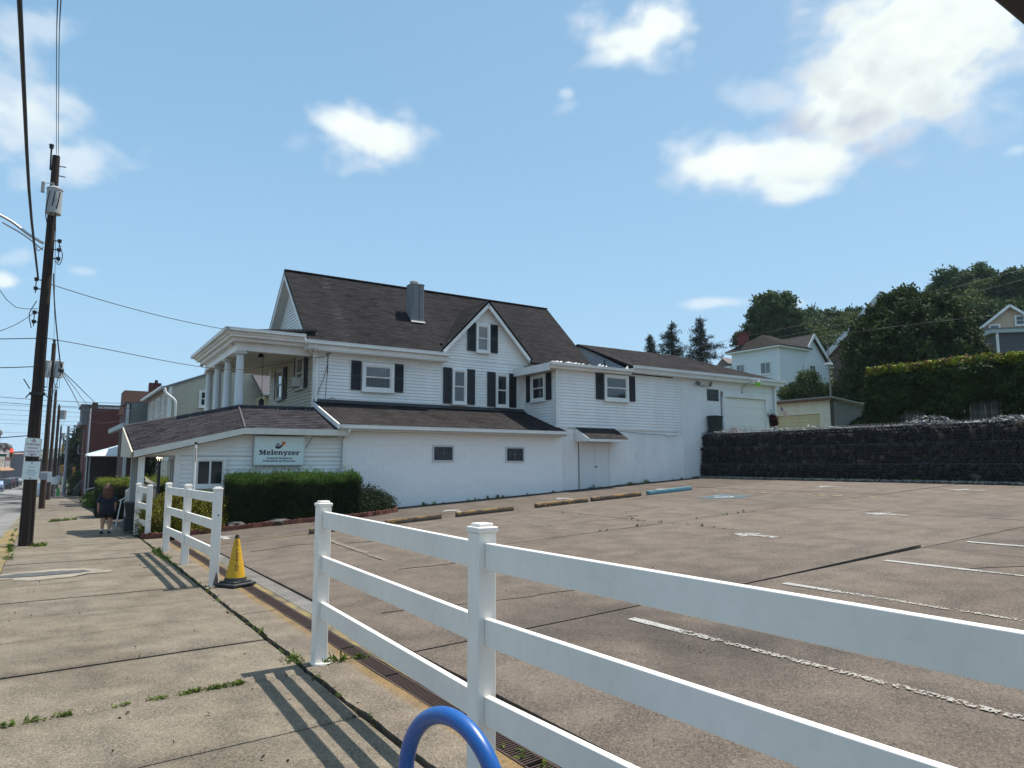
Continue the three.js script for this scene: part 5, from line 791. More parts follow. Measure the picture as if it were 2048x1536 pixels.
{ const rock = (x, z, s, sq, seed, lab) => { const g = new THREE.IcosahedronGeometry(s, 3), p = g.attributes.position; for (let i = 0; i < p.count; i++) { const v = V().fromBufferAttribute(p, i), k = 1 + 0.5 * noise(v.x / s * 1.1 + seed, v.y / s * 1.1, v.z / s * 1.1) + 0.15 * noise(v.x / s * 4, v.y / s * 4, v.z / s * 4 + seed); p.setXYZ(i, v.x * k, v.y * k * sq, v.z * k * 0.7); } const gg = toCreasedNormals(mergeVertices(g), 0.5); tag(part('garden_rock', uvBox(clean(gg)), std([0.12, 0.11, 0.10], { roughness: 0.9, map: rep(texGrain, 0.3) }), scene), lab, 'rock').position.set(x, lotY(x) + 0.06, z); };
  rock(4.0, -18.32, 0.25, 0.55, 2.2, 'grey rock in the bed by the last post of the middle fence'); rock(5.0, -18.3, 0.3, 0.35, 5.1, 'flat dark rock in the bed below the clipped hedge'); }
// weeds in the joints
(function weeds() {
  const R = rng(55), g = leafCluster(9, 0.25, 1.0, 0.1, 9, 0.9), sp = [];
  const put = (x, z, s) => sp.push([x, sw(z) + 0.004, z, s, 1]);
  for (let i = 0; i < 260; i++) { const x = lerp(0.45, 1.42, Math.pow(R(), 0.6)), z = -5.80 - 0.055 * (x + 0.5) + 0.045; if (noise(x * 9, 2.2) < -0.28 * R()) continue; put(x, z + (R() - 0.5) * 0.03, 0.16 + R() * 0.36 * (0.6 + 0.4 * noise(x * 5, 8))); }
  for (let i = 0; i < 90; i++) { const x = lerp(-0.3, 0.25, R()), z = -5.80 - 0.055 * (x + 0.5) + 0.045; put(x, z + (R() - 0.5) * 0.02, 0.12 + R() * 0.26); }
  for (let i = 0; i < 160; i++) { const z = lerp(-2.5, -18, R()), c = noise(z * 1.7, 3.3); if (c > -0.1 || z < -11) put(1.9 + (R() - 0.5) * 0.05, z, 0.15 + R() * 0.32); }
  for (let i = 0; i < 24; i++) put(1.88 + (R() - 0.5) * 0.22, -6.25 + (R() - 0.5) * 0.25, 0.3 + R() * 0.4);
  for (let i = 0; i < 26; i++) put(1.98 + R() * 0.5, -6.0 + (R() - 0.5) * 0.06, 0.3 + R() * 0.5);
  for (let i = 0; i < 16; i++) put(2.42 + (R() - 0.5) * 0.12, lerp(-3.0, -3.8, R()), 0.2 + R() * 0.4);
  for (let i = 0; i < 60; i++) put(1.88 + (R() - 0.5) * 0.15, lerp(-13.8, -15.6, R()), 0.4 + R() * 0.6);
  for (let i = 0; i < 300; i++) { const z = lerp(-15, -40, R()); if (noise(z * 0.8, 9.9) < -0.1) continue; put(-0.5 + (R() - 0.5) * (z < -20 ? 0.3 : 0.1), z, 0.3 + R() * 0.9); }
  for (let i = 0; i < 50; i++) put(-0.05 + (R() - 0.5) * 0.3, -17.7 + (R() - 0.5) * 0.3, 0.4 + R() * 0.7);
  for (let i = 0; i < 90; i++) { const a = R(); put(lerp(0.2, 1.0, a), -29 + (R() - 0.5) * 0.5 - a, 0.5 + R() * 0.9); }
  for (let i = 0; i < 70; i++) { const k = R() < 0.5, x = k ? lerp(9, 16, R()) : 10.75 + (R() - 0.5) * 0.05, z = k ? -10.95 + 0.075 * (x - 2.6) : lerp(-15, -8, R()); if (noise(x * 0.9, z * 0.9) < 0.05) continue; sp.push([x, lotY(x) + 0.005, z, 0.3 + R() * 0.5, 1]); }
  for (let i = 0; i < 150; i++) { const x = lerp(9.5, 21.5, R()); if (noise(x * 1.2, 5.5) < 0) continue; sp.push([x, lotY(x) + 0.01, -19.44, 0.5 + R() * 1.1, 1]); }
  for (let i = 0; i < 160; i++) { const z = lerp(-19, -5, R()); sp.push([22.05 + R() * 0.12, lotY(22) + 0.04, z, 0.4 + R() * 0.9, 1]); }
  const t = scatter('weeds', scene, sp, g, greens([0.085, 0.145, 0.025], 0.6, 0.4), 56, 0.09); t.userData.label = 'green weeds growing in pavement joints and along the walls'; t.userData.category = 'weeds';
})();
// grit and dead leaves on the pavement
(function litter() {
  const R = rng(91), sp = []; for (let i = 0; i < 70; i++) sp.push([lerp(-0.3, 1.85, R()), 0.008, lerp(-4, -15, R()), 0.3 + R() * 0.6, 1]); for (let i = 0; i < 60; i++) { const x = lerp(3, 12, R()); sp.push([x, lotY(x) + 0.012, lerp(-2, -10, R()), 0.3 + R() * 0.6, 1]); } for (let i = 0; i < 160; i++) sp.push([1.9 + (R() - 0.5) * 0.12, 0.002, lerp(-3, -12, R()), 0.3 + R() * 0.7, 1]);
  const t = scatter('dead_leaves', scene, sp, leafCluster(1, 0.05, 0.5, 0.2, 14), (s, r) => { const k = 0.5 + r(); return [0.07 * k, 0.045 * k, 0.03 * k]; }, 92, 0.07); t.userData.label = 'scattered dead leaf crumbs and grit on the concrete'; t.userData.category = 'litter';
})();
// dark damp strip along the foot of the white walls
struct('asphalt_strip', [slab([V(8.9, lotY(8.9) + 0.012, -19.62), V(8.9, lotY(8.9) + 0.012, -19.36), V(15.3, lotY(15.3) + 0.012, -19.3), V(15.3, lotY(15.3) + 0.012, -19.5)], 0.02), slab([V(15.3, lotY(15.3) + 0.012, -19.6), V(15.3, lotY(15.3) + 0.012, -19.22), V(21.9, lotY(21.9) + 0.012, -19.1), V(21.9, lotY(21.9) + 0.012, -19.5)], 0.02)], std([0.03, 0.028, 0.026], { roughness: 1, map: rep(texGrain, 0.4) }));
// ---------------------------------------------------------------- gabion retaining wall
(function gabion() {
  const o = thing('gabion_wall', 'dark gabion wall of stones in wire baskets at the back of the lot', 'retaining wall', [22.25, 1.13, -19.45]);
  const R = rng(303), tiers = [[0, 0.58, 0], [0.58, 1.22, 0.08], [1.22, 1.84, 0.18]], L = 17;
  for (const [a, b, off] of tiers) part('basket_core', bb(0.14 + off, 1.2, a, b - 0.05, a === 0 ? -0.3 : 0.05, L), std([0.012, 0.012, 0.013], { roughness: 1 }), o);
  const geos = [0, 1, 2, 3, 4, 5].map((k) => { const g = new THREE.IcosahedronGeometry(0.5, 1), p = g.attributes.position, S = rng(k + 70); const m = new Map(); for (let i = 0; i < p.count; i++) { const key = [p.getX(i), p.getY(i), p.getZ(i)].map((v) => v.toFixed(3)).join(); if (!m.has(key)) m.set(key, 0.7 + S() * 0.5); const q = m.get(key); p.setXYZ(i, p.getX(i) * q, p.getY(i) * q * 0.8, p.getZ(i) * q * 1.15); } g.computeVertexNormals(); return uvBox(clean(g)); });
  const cols = [[0.017, 0.015, 0.0145], [0.025, 0.022, 0.02], [0.052, 0.043, 0.035], [0.11, 0.09, 0.07], [0.014, 0.0135, 0.014], [0.022, 0.019, 0.018]].map((c) => std(c, { roughness: 0.95, map: rep(texGrain, 0.25) }));
  const list = [];
  for (const [a, b, off] of tiers) for (let z = 0.1; z < L; z += 0.15) for (let y = a + 0.07; y < b - 0.05; y += 0.125) list.push([0.13 + off + (R() - 0.5) * 0.06, y + (R() - 0.5) * 0.06, z + (R() - 0.5) * 0.09, 0.15 + R() * 0.09, R()]);
  const shown = list.filter((s) => s[2] < 12.2).sort((p, q) => q[3] - p[3]); const near = new Set(shown.filter((s) => s[2] > 5).slice(0, 290));
  const rest = list.filter((s) => !near.has(s)), q = new THREE.Quaternion(), e = new THREE.Euler();
  for (const s of near) { const m = part('stone', geos[Math.floor(R() * 6)], cols[s[4] > 0.95 ? 3 : s[4] > 0.78 ? 2 : Math.floor(R() * 2) * (R() < 0.5 ? 1 : 5) || (R() < 0.5 ? 0 : 4)], o); m.position.set(s[0], s[1], s[2]); m.scale.setScalar(s[3]); m.rotation.set(R() * 6, R() * 6, R() * 6); }
  const im = new THREE.InstancedMesh(geos[0], std([1, 1, 1], { roughness: 0.95, map: rep(texGrain, 0.25) }), rest.length), mm = new THREE.Matrix4(), c = new THREE.Color();
  rest.forEach((s, i) => { e.set(R() * 6, R() * 6, R() * 6); q.setFromEuler(e); mm.compose(V(s[0], s[1], s[2]), q, V(s[3], s[3], s[3])); im.setMatrixAt(i, mm); const k = s[4] > 0.955 ? 0.09 : s[4] > 0.78 ? 0.045 : 0.010 + R() * 0.012; im.setColorAt(i, c.setRGB(k, k * 0.9, k * 0.84)); }); im.name = 'stones'; im.userData.kind = 'stuff'; im.castShadow = im.receiveShadow = true; o.add(im);
  // chicken wire in front of the stones, bulging over them, and crumpled along each tier's top
  const wireM = std([0.07, 0.073, 0.085], { roughness: 0.5, metalness: 0.3 }), segs = [], segs2 = [];
  const strand = (a, b, r = 0.0032, to = segs) => { const d = b.clone().sub(a), l = d.length(); if (l < 1e-4) return; const n = V(0, 1, 0).cross(d); if (n.lengthSq() < 1e-8) n.set(1, 0, 0); n.normalize().multiplyScalar(r); const n2 = d.clone().normalize().cross(n); const P = [0, 1, 2].map((k) => n.clone().multiplyScalar(Math.cos(k * 2.094)).addScaledVector(n2, Math.sin(k * 2.094))); for (let k = 0; k < 3; k++) { const p = P[k], q2 = P[(k + 1) % 3]; for (const w of [a.clone().add(p), a.clone().add(q2), b.clone().add(q2), a.clone().add(p), b.clone().add(q2), b.clone().add(p)]) to.push(w.x, w.y, w.z); } };
  for (const [a, b, off] of tiers) {
    const w = 0.11, hgt = 0.095, X = (y, z) => 0.035 + off + 0.06 * smooth(b - 0.08, b, y) + 0.025 * noise(z * 2, y * 3, off * 9);
    for (let j = 0; j * hgt < b - a - 0.02; j++) for (let i = 0; i * w < L; i++) {
      const z = i * w + (j % 2 ? w / 2 : 0) + 0.012 * noise(i * 0.7, j * 1.3, off), y = a + j * hgt + 0.012 * noise(i * 0.9, j, 4); const P = (yy, zz) => V(X(yy, zz), yy, zz);
      strand(P(y, z), P(y + hgt * 0.62, z)); strand(P(y + hgt * 0.62, z), P(y + hgt, z + w / 2)); strand(P(y + hgt * 0.62, z), P(y + hgt, z - w / 2));
    }
    for (let z = 0.6 + off * 3; z < L; z += 1.9) for (const d of [0, 0.03]) strand(V(X(a, z) - 0.01, a, z + d), V(X(b, z) - 0.01, b, z + d), 0.007);
    for (let z = 0; z < L; z += 0.06) strand(V(X(b, z), b + 0.01 * noise(z * 4, 1), z), V(X(b, z), b + 0.01 * noise(z * 4 + 0.24, 1), z + 0.07), 0.008);
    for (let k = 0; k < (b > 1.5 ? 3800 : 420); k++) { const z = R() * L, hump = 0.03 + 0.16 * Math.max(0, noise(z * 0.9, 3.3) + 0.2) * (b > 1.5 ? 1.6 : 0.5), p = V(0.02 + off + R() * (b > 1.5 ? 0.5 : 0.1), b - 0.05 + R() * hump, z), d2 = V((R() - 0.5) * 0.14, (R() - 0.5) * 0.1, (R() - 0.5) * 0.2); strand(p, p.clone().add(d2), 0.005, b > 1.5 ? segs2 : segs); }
  }
  { segs2.push(...[]); const g2 = new THREE.BufferGeometry(); g2.setAttribute('position', new THREE.Float32BufferAttribute(segs2, 3)); g2.computeVertexNormals(); part('sunlit_top_wire', uvBox(g2), std([0.26, 0.275, 0.29], { roughness: 0.5, metalness: 0.3 }), o).userData.kind = 'stuff'; }  // topmost strands in a paler grey, sunlight painted into the wire colour
  const g = new THREE.BufferGeometry(); g.setAttribute('position', new THREE.Float32BufferAttribute(segs, 3)); g.computeVertexNormals(); part('wire_mesh', uvBox(g), wireM, o).userData.kind = 'stuff';
  // gravel along its foot
  const pv = [0, 1].map((k) => geos[k]), n = 5200, gi = new THREE.InstancedMesh(pv[0], std([1, 1, 1], { roughness: 0.95 }), n);
  for (let i = 0; i < n; i++) { const z = -19.5 + R() * 15, x = 21.86 + R() * 0.5; e.set(R() * 6, R() * 6, R() * 6); q.setFromEuler(e); const s = 0.03 + R() * 0.05; mm.compose(V(x, 1.15 + R() * 0.035, z), q, V(s, s, s)); gi.setMatrixAt(i, mm); const k = 0.07 + R() * 0.22; gi.setColorAt(i, c.setRGB(k, k * 0.94, k * 0.84)); }
  gi.name = 'gravel'; gi.userData = { kind: 'stuff', label: 'pale gravel strip at the foot of the gabion wall', category: 'gravel' }; gi.castShadow = gi.receiveShadow = true; scene.add(gi);
})();
// trash can on the terrace by the garage door
(function bin() {
  const o = thing('trash_can', 'dark green wheeled trash can left of the garage door', 'trash can', [22.98, 2.93, -19.15], 0.05); o.scale.setScalar(0.7);
  const s = new THREE.CylinderGeometry(0.46, 0.37, 1.0, 4, 1); s.rotateY(Math.PI / 4); s.scale(1, 1, 0.95); const m = std([0.012, 0.02, 0.018], { roughness: 0.5 });
  part('bin_body', [place(clean(toCreasedNormals(s, 0.3)), 0, 0.52, 0), rbox(0.68, 0.05, 0.66, 0.02, 0, 0.99, 0)], m, o); part('bin_lid', [rbox(0.72, 0.07, 0.7, 0.03, 0, 1.06, 0.01), rbox(0.4, 0.04, 0.1, 0.015, 0, 1.05, 0.36)], m, o);
  part('bin_handle', [rod([-0.22, 0.98, -0.36], [0.22, 0.98, -0.36], 0.016)], m, o); for (const k of [-0.26, 0.26]) part('wheel', cyl(0.11, 0.11, 0.05, k, 0.11, -0.3, 18, 0, Math.PI / 2), M.rubber, o);
})();
// hanging basket and small flag on the garage corner
(function basket() {
  const gx = HX + 20.05, gz = HZ + 2.1 + 0.35, o = thing('hanging_basket', 'hanging basket of dark red flowers on the garage wall', 'hanging basket', [gx, 3.6, gz + 0.08]);
  part('pot', cyl(0.1, 0.16, 0.16, 0, 0.0, 0, 16), M.dark, o); part('hanger', [rod([0.14, 0.08, 0], [0, 0.5, 0], 0.006, 4), rod([-0.14, 0.08, 0], [0, 0.5, 0], 0.006, 4), rod([0, 0.5, 0], [0, 0.52, -0.16], 0.01, 4)], M.dark, o);
  scatter('flowers', o, lobeSpots([[0, 0.14, 0, 0.26, 0.16], [0.08, -0.06, 0.05, 0.17, 0.18]], 520, 5, { inner: 0.4 }), CL.small, (s, r) => { const k = 0.5 + r(); return r() < 0.2 ? [0.03 * k, 0.05 * k, 0.02 * k] : [0.11 * k, 0.012 * k, 0.022 * k]; }, 6, 0.13);
  const f = thing('small_flag', 'small striped american flag hanging at the garage corner', 'flag', [HX + 20.5, 3.98, HZ + 2.6], -0.3);
  part('flag_stick', rod([0.0, -0.3, 0], [0.12, 0.36, 0], 0.009, 6), M.steel, f);
  const S = document.createElement('canvas'); S.width = 190; S.height = 100; const c = S.getContext('2d'); for (let i = 0; i < 13; i++) { c.fillStyle = i % 2 ? '#f2efe8' : '#b02233'; c.fillRect(0, i * 100 / 13, 190, 100 / 13 + 1); } c.fillStyle = '#26346b'; c.fillRect(0, 0, 76, 54); c.fillStyle = '#f2efe8'; for (let y = 0; y < 9; y++) for (let x = 0; x < (y % 2 ? 5 : 6); x++) { c.beginPath(); c.arc(7 + x * 12.4 + (y % 2 ? 6.2 : 0), 6 + y * 5.4, 1.8, 0, 7); c.fill(); }
  const t = new THREE.CanvasTexture(S); t.colorSpace = THREE.SRGBColorSpace; const g = new THREE.PlaneGeometry(0.42, 0.26, 14, 6), p = g.attributes.position; for (let i = 0; i < p.count; i++) { const x = p.getX(i) + 0.21, y = p.getY(i); p.setXYZ(i, x * 0.75 + 0.1, y + 0.2 - x * 0.75, 0.02 * Math.sin(x * 20)); } g.computeVertexNormals(); part('flag_cloth', g, std([1, 1, 1], { map: t, side: THREE.DoubleSide, roughness: 0.9 }), f);
  shrub('potted_flower', 'small orange potted flower at the foot of the garage door', [[HX + 16.95, 3.06, HZ + 2.9, 0.12, 0.12]], [HX + 16.95, 2.92, HZ + 2.9], 120, 0.1, [0.32, 0.11, 0.04], 77, { category: 'flower pot' });
})();
// ---------------------------------------------------------------- houses: shared builder parts
function sided(parent, name, x0, x1, y0, y1, z, ry, mat, expo = 0.13, ox = 0) { // wall in a plane; ry 0 faces +z at depth z, ry -90 faces -x at x = ox
  const w = x1 - x0, m = part(name, bb(0, w, y0, y1, -0.1, 0), mat, parent); if (ry === 0) m.position.set(x0, 0, z); else { m.position.set(ox, 0, x0); m.rotation.y = -Math.PI / 2; }
  boards(m, y0, y1, expo, 0, w, mat); return m;
}
const yellowDoor = std([0.62, 0.55, 0.34], { roughness: 0.6, map: rep(texDirt, 1) });
(function garageBehind() {
  const o = thing('old_garage', 'low cream garage with a yellow sectional door behind the gabion wall', 'garage', [30, 2.8, -18.3]);
  const cream = std([0.76, 0.71, 0.60], { roughness: 0.85, map: rep(texDirt, 0.9), bumpMap: rep(texAggBump, 0.5), bumpScale: 0.006 });
  part('wall', [bb(0, 0.2, 1.25, 1.9, -3.2, 0), bb(0, 0.2, 0, 1.25, -0.55, 0), bb(0, 0.2, 0, 1.25, -3.2, -2.95), bb(0.2, 3.6, 0, 1.86, -3.2, -0.02)], cream, o);
  part('side_wall', [slab([V(0.02, 0, 0.0), V(3.6, 0, 0), V(3.6, 1.6, 0), V(0.02, 1.9, 0)], 0.04)], std([0.16, 0.155, 0.15], { roughness: 0.95, map: rep(texDirt, 0.6) }), o);
  part('corner_post', bb(-0.02, 0.2, 0, 1.9, 0.0, 0.05), std([0.11, 0.09, 0.075], { roughness: 0.95, map: rep(texWood, 0.3) }), o);
  const d = new THREE.Group(); d.name = 'garage_door'; d.position.set(0.1, 0, -2.95); o.add(d); for (let k = 0; k < 7; k++) part('door_section', rbox(0.04, 0.172, 2.38, 0.01, 0, 0.09 + k * 0.178, 1.2), yellowDoor, d);
  part('roof', [slab([V(-0.25, 2.0, 0.25), V(3.9, 1.68, 0.25), V(3.9, 1.68, -3.5), V(-0.25, 2.0, -3.5)], 0.05)], std([0.28, 0.27, 0.26], { roughness: 0.9 }), o);
  part('fascia', [bb(-0.24, -0.2, 1.82, 1.95, -3.4, 0.2)], std([0.28, 0.15, 0.085], { roughness: 0.9, map: rep(texWood, 0.5) }), o);
  const sp = []; const R = rng(15); for (let i = 0; i < 900; i++) { const x = 0.5 + R() * 3.1, y = R() * (0.25 + x * 0.36); sp.push([x, Math.min(1.7, y), 0.05 + R() * 0.08, 1, 1]); } scatter('wall_ivy', o, sp, CL.ivy, greens([0.03, 0.055, 0.014], 0.6), 16, 0.17);
  const tp = thing('patio_umbrella', 'pale pink canopy top showing above the cream garage roof', 'canopy', [33.2, 4.3, -23.2]); part('canopy', cyl(1.6, 0.05, 0.75, 0, 0.45, 0, 8), std([0.62, 0.5, 0.52]), tp); part('canopy_pole', cyl(0.03, 0.03, 2, 0, -0.8, 0, 8), M.steel, tp);
})();
// ivy covered picket fence above the wall
(function ivyFence() {
  const o = thing('ivy_fence', 'weathered picket fence overgrown with ivy above the gabion wall', 'fence', [28, 2.85, -15.25]); const R = rng(18), L = 13, m3 = [0.16, 0.13, 0.19].map((k) => std([k, k * 0.94, k * 0.9], { roughness: 0.95, map: rep(texWood, 0.5) }));
  const pg = bb(-0.01, 0.01, 0, 1.5, -0.045, 0.045); for (let i = 0; i * 0.098 < L; i++) { const p = part('picket', pg, m3[Math.floor(R() * 3)], o); p.position.set(0, R() * 0.04, i * 0.098 + 0.05); p.rotation.x = (R() - 0.5) * 0.05; }
  part('fence_rail', [bb(0.015, 0.06, 0.25, 0.34, 0, L), bb(0.015, 0.06, 1.15, 1.24, 0, L)], m3[0], o); for (let z = 0; z < L; z += 2.4) part('fence_post', bb(0.06, 0.16, 0, 2.6, z, z + 0.1), m3[0], o);
  part('ivy_core', bb(0.2, 0.5, 1.0, 2.55, 0.15, L), std([0.008, 0.011, 0.006], { roughness: 1 }), o);  // plain dark box behind the ivy leaves, closing the gaps
  const sp = [], top = (z) => 2.58 + 0.2 * noise(z * 0.9, 1.1) + 0.1 * noise(z * 3.1, 4.4) + 0.1 * smooth(4, 7, z), low = (z) => { const g = [[1.6, 0.75, 1.05], [4.2, 0.85, 1.2], [6.6, 0.55, 0.75], [8.1, 0.5, 1.0]]; let y = 0.05; for (const [c, w, h] of g) y = Math.max(y, h * smooth(w, w * 0.45, Math.abs(z - c + 0.3 * noise(z * 3, 2)))); return y; };
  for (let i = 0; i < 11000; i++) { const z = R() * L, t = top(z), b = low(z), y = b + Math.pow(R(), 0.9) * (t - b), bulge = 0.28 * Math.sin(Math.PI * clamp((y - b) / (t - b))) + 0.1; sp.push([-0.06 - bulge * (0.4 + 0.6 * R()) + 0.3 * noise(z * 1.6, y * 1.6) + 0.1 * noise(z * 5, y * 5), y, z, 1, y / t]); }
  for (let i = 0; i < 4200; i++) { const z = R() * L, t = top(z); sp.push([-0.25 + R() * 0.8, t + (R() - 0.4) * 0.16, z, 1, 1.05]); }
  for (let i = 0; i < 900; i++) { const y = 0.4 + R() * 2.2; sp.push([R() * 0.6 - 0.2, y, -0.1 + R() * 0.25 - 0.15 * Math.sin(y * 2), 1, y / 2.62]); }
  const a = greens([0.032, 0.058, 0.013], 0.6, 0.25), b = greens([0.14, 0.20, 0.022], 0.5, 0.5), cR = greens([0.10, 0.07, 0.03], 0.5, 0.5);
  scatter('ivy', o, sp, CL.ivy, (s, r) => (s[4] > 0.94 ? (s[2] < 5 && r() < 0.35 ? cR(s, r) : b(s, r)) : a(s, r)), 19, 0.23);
})();
// white house up the slope
function hipRoof(o, x0, x1, z0, z1, y, rise, col, seed, ridge) { // ridge along x between ridge[0] and ridge[1]
  const zc = (z0 + z1) / 2, a = [x0, y, z1], b = [x1, y, z1], c = [ridge[1], y + rise, zc], d = [ridge[0], y + rise, zc], e = [x0, y, z0], f = [x1, y, z0];
  const r = part('roof', [quadSlab(a, b, c, d, 0.1), quadSlab(f, e, d, c, 0.1), slab([V(...e), V(...a), V(...d)], 0.1), slab([V(...b), V(...f), V(...c)], 0.1)], std([0.07, 0.06, 0.055]), o);
  part('shingles', [shingles(a, b, c, d, 0.2, 0.45, col, seed), shingles(e, a, d, d, 0.2, 0.45, col, seed + 1)], M.shingleDark, r).userData.kind = 'stuff'; return r;
}
(function whiteHouse() {
  const B = [50, 6.0, -34.8], o = thing('hillside_house', 'white sided house with brown hip roof and red chimney behind the garage wing', 'house', B), m = std([0.74, 0.76, 0.78], { roughness: 0.6 }), rc = tone([0.052, 0.044, 0.041], 0.3, 0.3);
  part('house_core', [bb(0.1, 3.8, -1, 5.5, -4.7, -0.1), bb(3.8, 6.9, -1, 4.4, -4.7, -0.1), bb(0.6, 3.5, -1, 4.0, -9.0, -4.7)], m, o);
  sided(o, 'wall', -4.75, 0, -1, 5.5, 0, 1, m, 0.13, 0); sided(o, 'wall', 0, 3.8, -1, 5.5, 0, 0, m, 0.13); sided(o, 'wall', 3.8, 6.95, -1, 4.35, 0.01, 0, m, 0.13);
  part('corner_board', [bb(-0.06, 0.08, -1, 5.5, -0.08, 0.06), bb(3.74, 3.86, -1, 5.5, 0, 0.05), bb(6.9, 7.02, -1, 4.4, -0.1, 0.05)], M.trim, o);
  part('gable_wall', slab([V(3.86, 4.3, 0.03), V(6.98, 4.3, 0.03), V(4.6, 6.75, 0.03), V(3.86, 5.95, 0.03)], 0.08), m, o);
  hipRoof(o, -0.45, 4.2, -5.2, 0.45, 5.55, 1.35, rc, 60, [1.2, 2.6]); part('eave_box', [bb(-0.4, 4.15, 5.38, 5.54, -5.15, 0.4)], M.trim, o);
  part('roof', [quadSlab([3.6, 5.7, 0.35], [4.6, 6.9, 0.35], [4.6, 6.9, -4.8], [3.6, 5.7, -4.8], 0.1), quadSlab([7.25, 4.3, 0.35], [7.25, 4.3, -4.8], [4.6, 6.9, -4.8], [4.6, 6.9, 0.35], 0.1)], std([0.05, 0.042, 0.039], { roughness: 0.95 }), o);
  { const dx = 2.65, dy = 2.6, L = Math.hypot(dx, dy); part('rake_board', [box(L, 0.26, 0.06, 5.92, 5.5, 0.38, 0, 0, -Math.atan2(dy, dx)), box(1.5, 0.22, 0.06, 4.12, 6.2, 0.38, 0, 0, Math.atan2(1.2, 1)), bb(6.8, 7.3, 4.12, 4.34, -0.2, 0.4)], M.trim, o); }
  const dk = phys([0.06, 0.075, 0.085], { roughness: 0.08, clearcoat: 1 });
  windowUnit(o, 0, 3.75, -1.3, 0.95, 0.95, { ry: -Math.PI / 2, slider: true, pane: dk, frame: 0.06 }); windowUnit(o, -0.0, 4.0, -3.85, 0.8, 0.65, { ry: -Math.PI / 2, slider: true, pane: dk, frame: 0.06 }); windowUnit(o, 4.55, 3.65, 0.04, 0.8, 1.0, { slider: true, pane: dk, frame: 0.06 });
  const ch = part('chimney', bb(0.3, 0.95, 4.9, 7.15, -4.3, -3.6), std([0.16, 0.03, 0.03], { roughness: 0.8 }), o); part('chimney_cap', bb(0.24, 1.01, 7.15, 7.28, -4.36, -3.54), std([0.14, 0.03, 0.03]), ch); part('vent_stack', [cyl(0.16, 0.16, 0.35, 2.6, 6.95, -2.6, 14)], std([0.07, 0.05, 0.045]), o);
  part('annex_wall', bb(-0.02, 2.5, 2.6, 4.3, -7.6, -4.8), m, o); part('annex_roof', [slab([V(-0.3, 4.32, -4.75), V(-0.3, 4.32, -7.9), V(2.8, 4.9, -7.9), V(2.8, 4.9, -4.75)].reverse(), 0.15)], M.trim, o);
  part('annex_dormer', [slab([V(0.2, 4.4, -5.0), V(0.2, 4.4, -6.9), V(0.2, 5.2, -6.0)].reverse(), 0.1), slab([V(0.0, 4.35, -4.8), V(2.4, 4.35, -4.8), V(2.4, 5.3, -6.0), V(0.0, 5.3, -6.0)], 0.06)], std([0.12, 0.1, 0.095]), o);
})();
// shrubs, trees
{ const p = at(1622, 772, 44), q = onGround(p); shrub('big_shrub', 'large rounded green shrub in front of the white hillside house', [[p.x - 0.9, p.y - 0.5, p.z - 0.4, 0.95, 0.65], [p.x + 0.5, p.y - 0.5, p.z + 0.2, 1.0, 0.6], [p.x - 0.5, p.y + 0.2, p.z, 0.5, 0.6], [p.x + 1.5, p.y - 0.7, p.z + 0.7, 0.7, 0.45]], q, 3000, 0.42, [0.05, 0.085, 0.03], 205, { warm: 0.35, geo: CL.small }); }
{ const c = [1815, 690], d = 43, P = (u, v, r, ry) => { const p = at(u, v, d); return [p.x, p.y, p.z, r, ry]; };
  const b = onGround(at(1815, 800, d)); tree('maple_tree', 'big dark dense maple tree behind the ivy fence', 'tree', b, [P(1815, 690, 2.9, 2.5), P(1768, 740, 1.7, 2.1), P(1880, 715, 2.2, 2.2), P(1806, 643, 1.7, 1.5), P(1850, 645, 1.9, 1.6), P(1820, 605, 1.0, 0.9), P(1905, 660, 1.3, 1.3), P(1722, 778, 1.1, 1.3), P(1915, 760, 1.6, 1.2)], 15000, 0.5, [0.034, 0.062, 0.017], 210, { trunk: 0.35, inner: 0.55, warm: 0.3 }); }
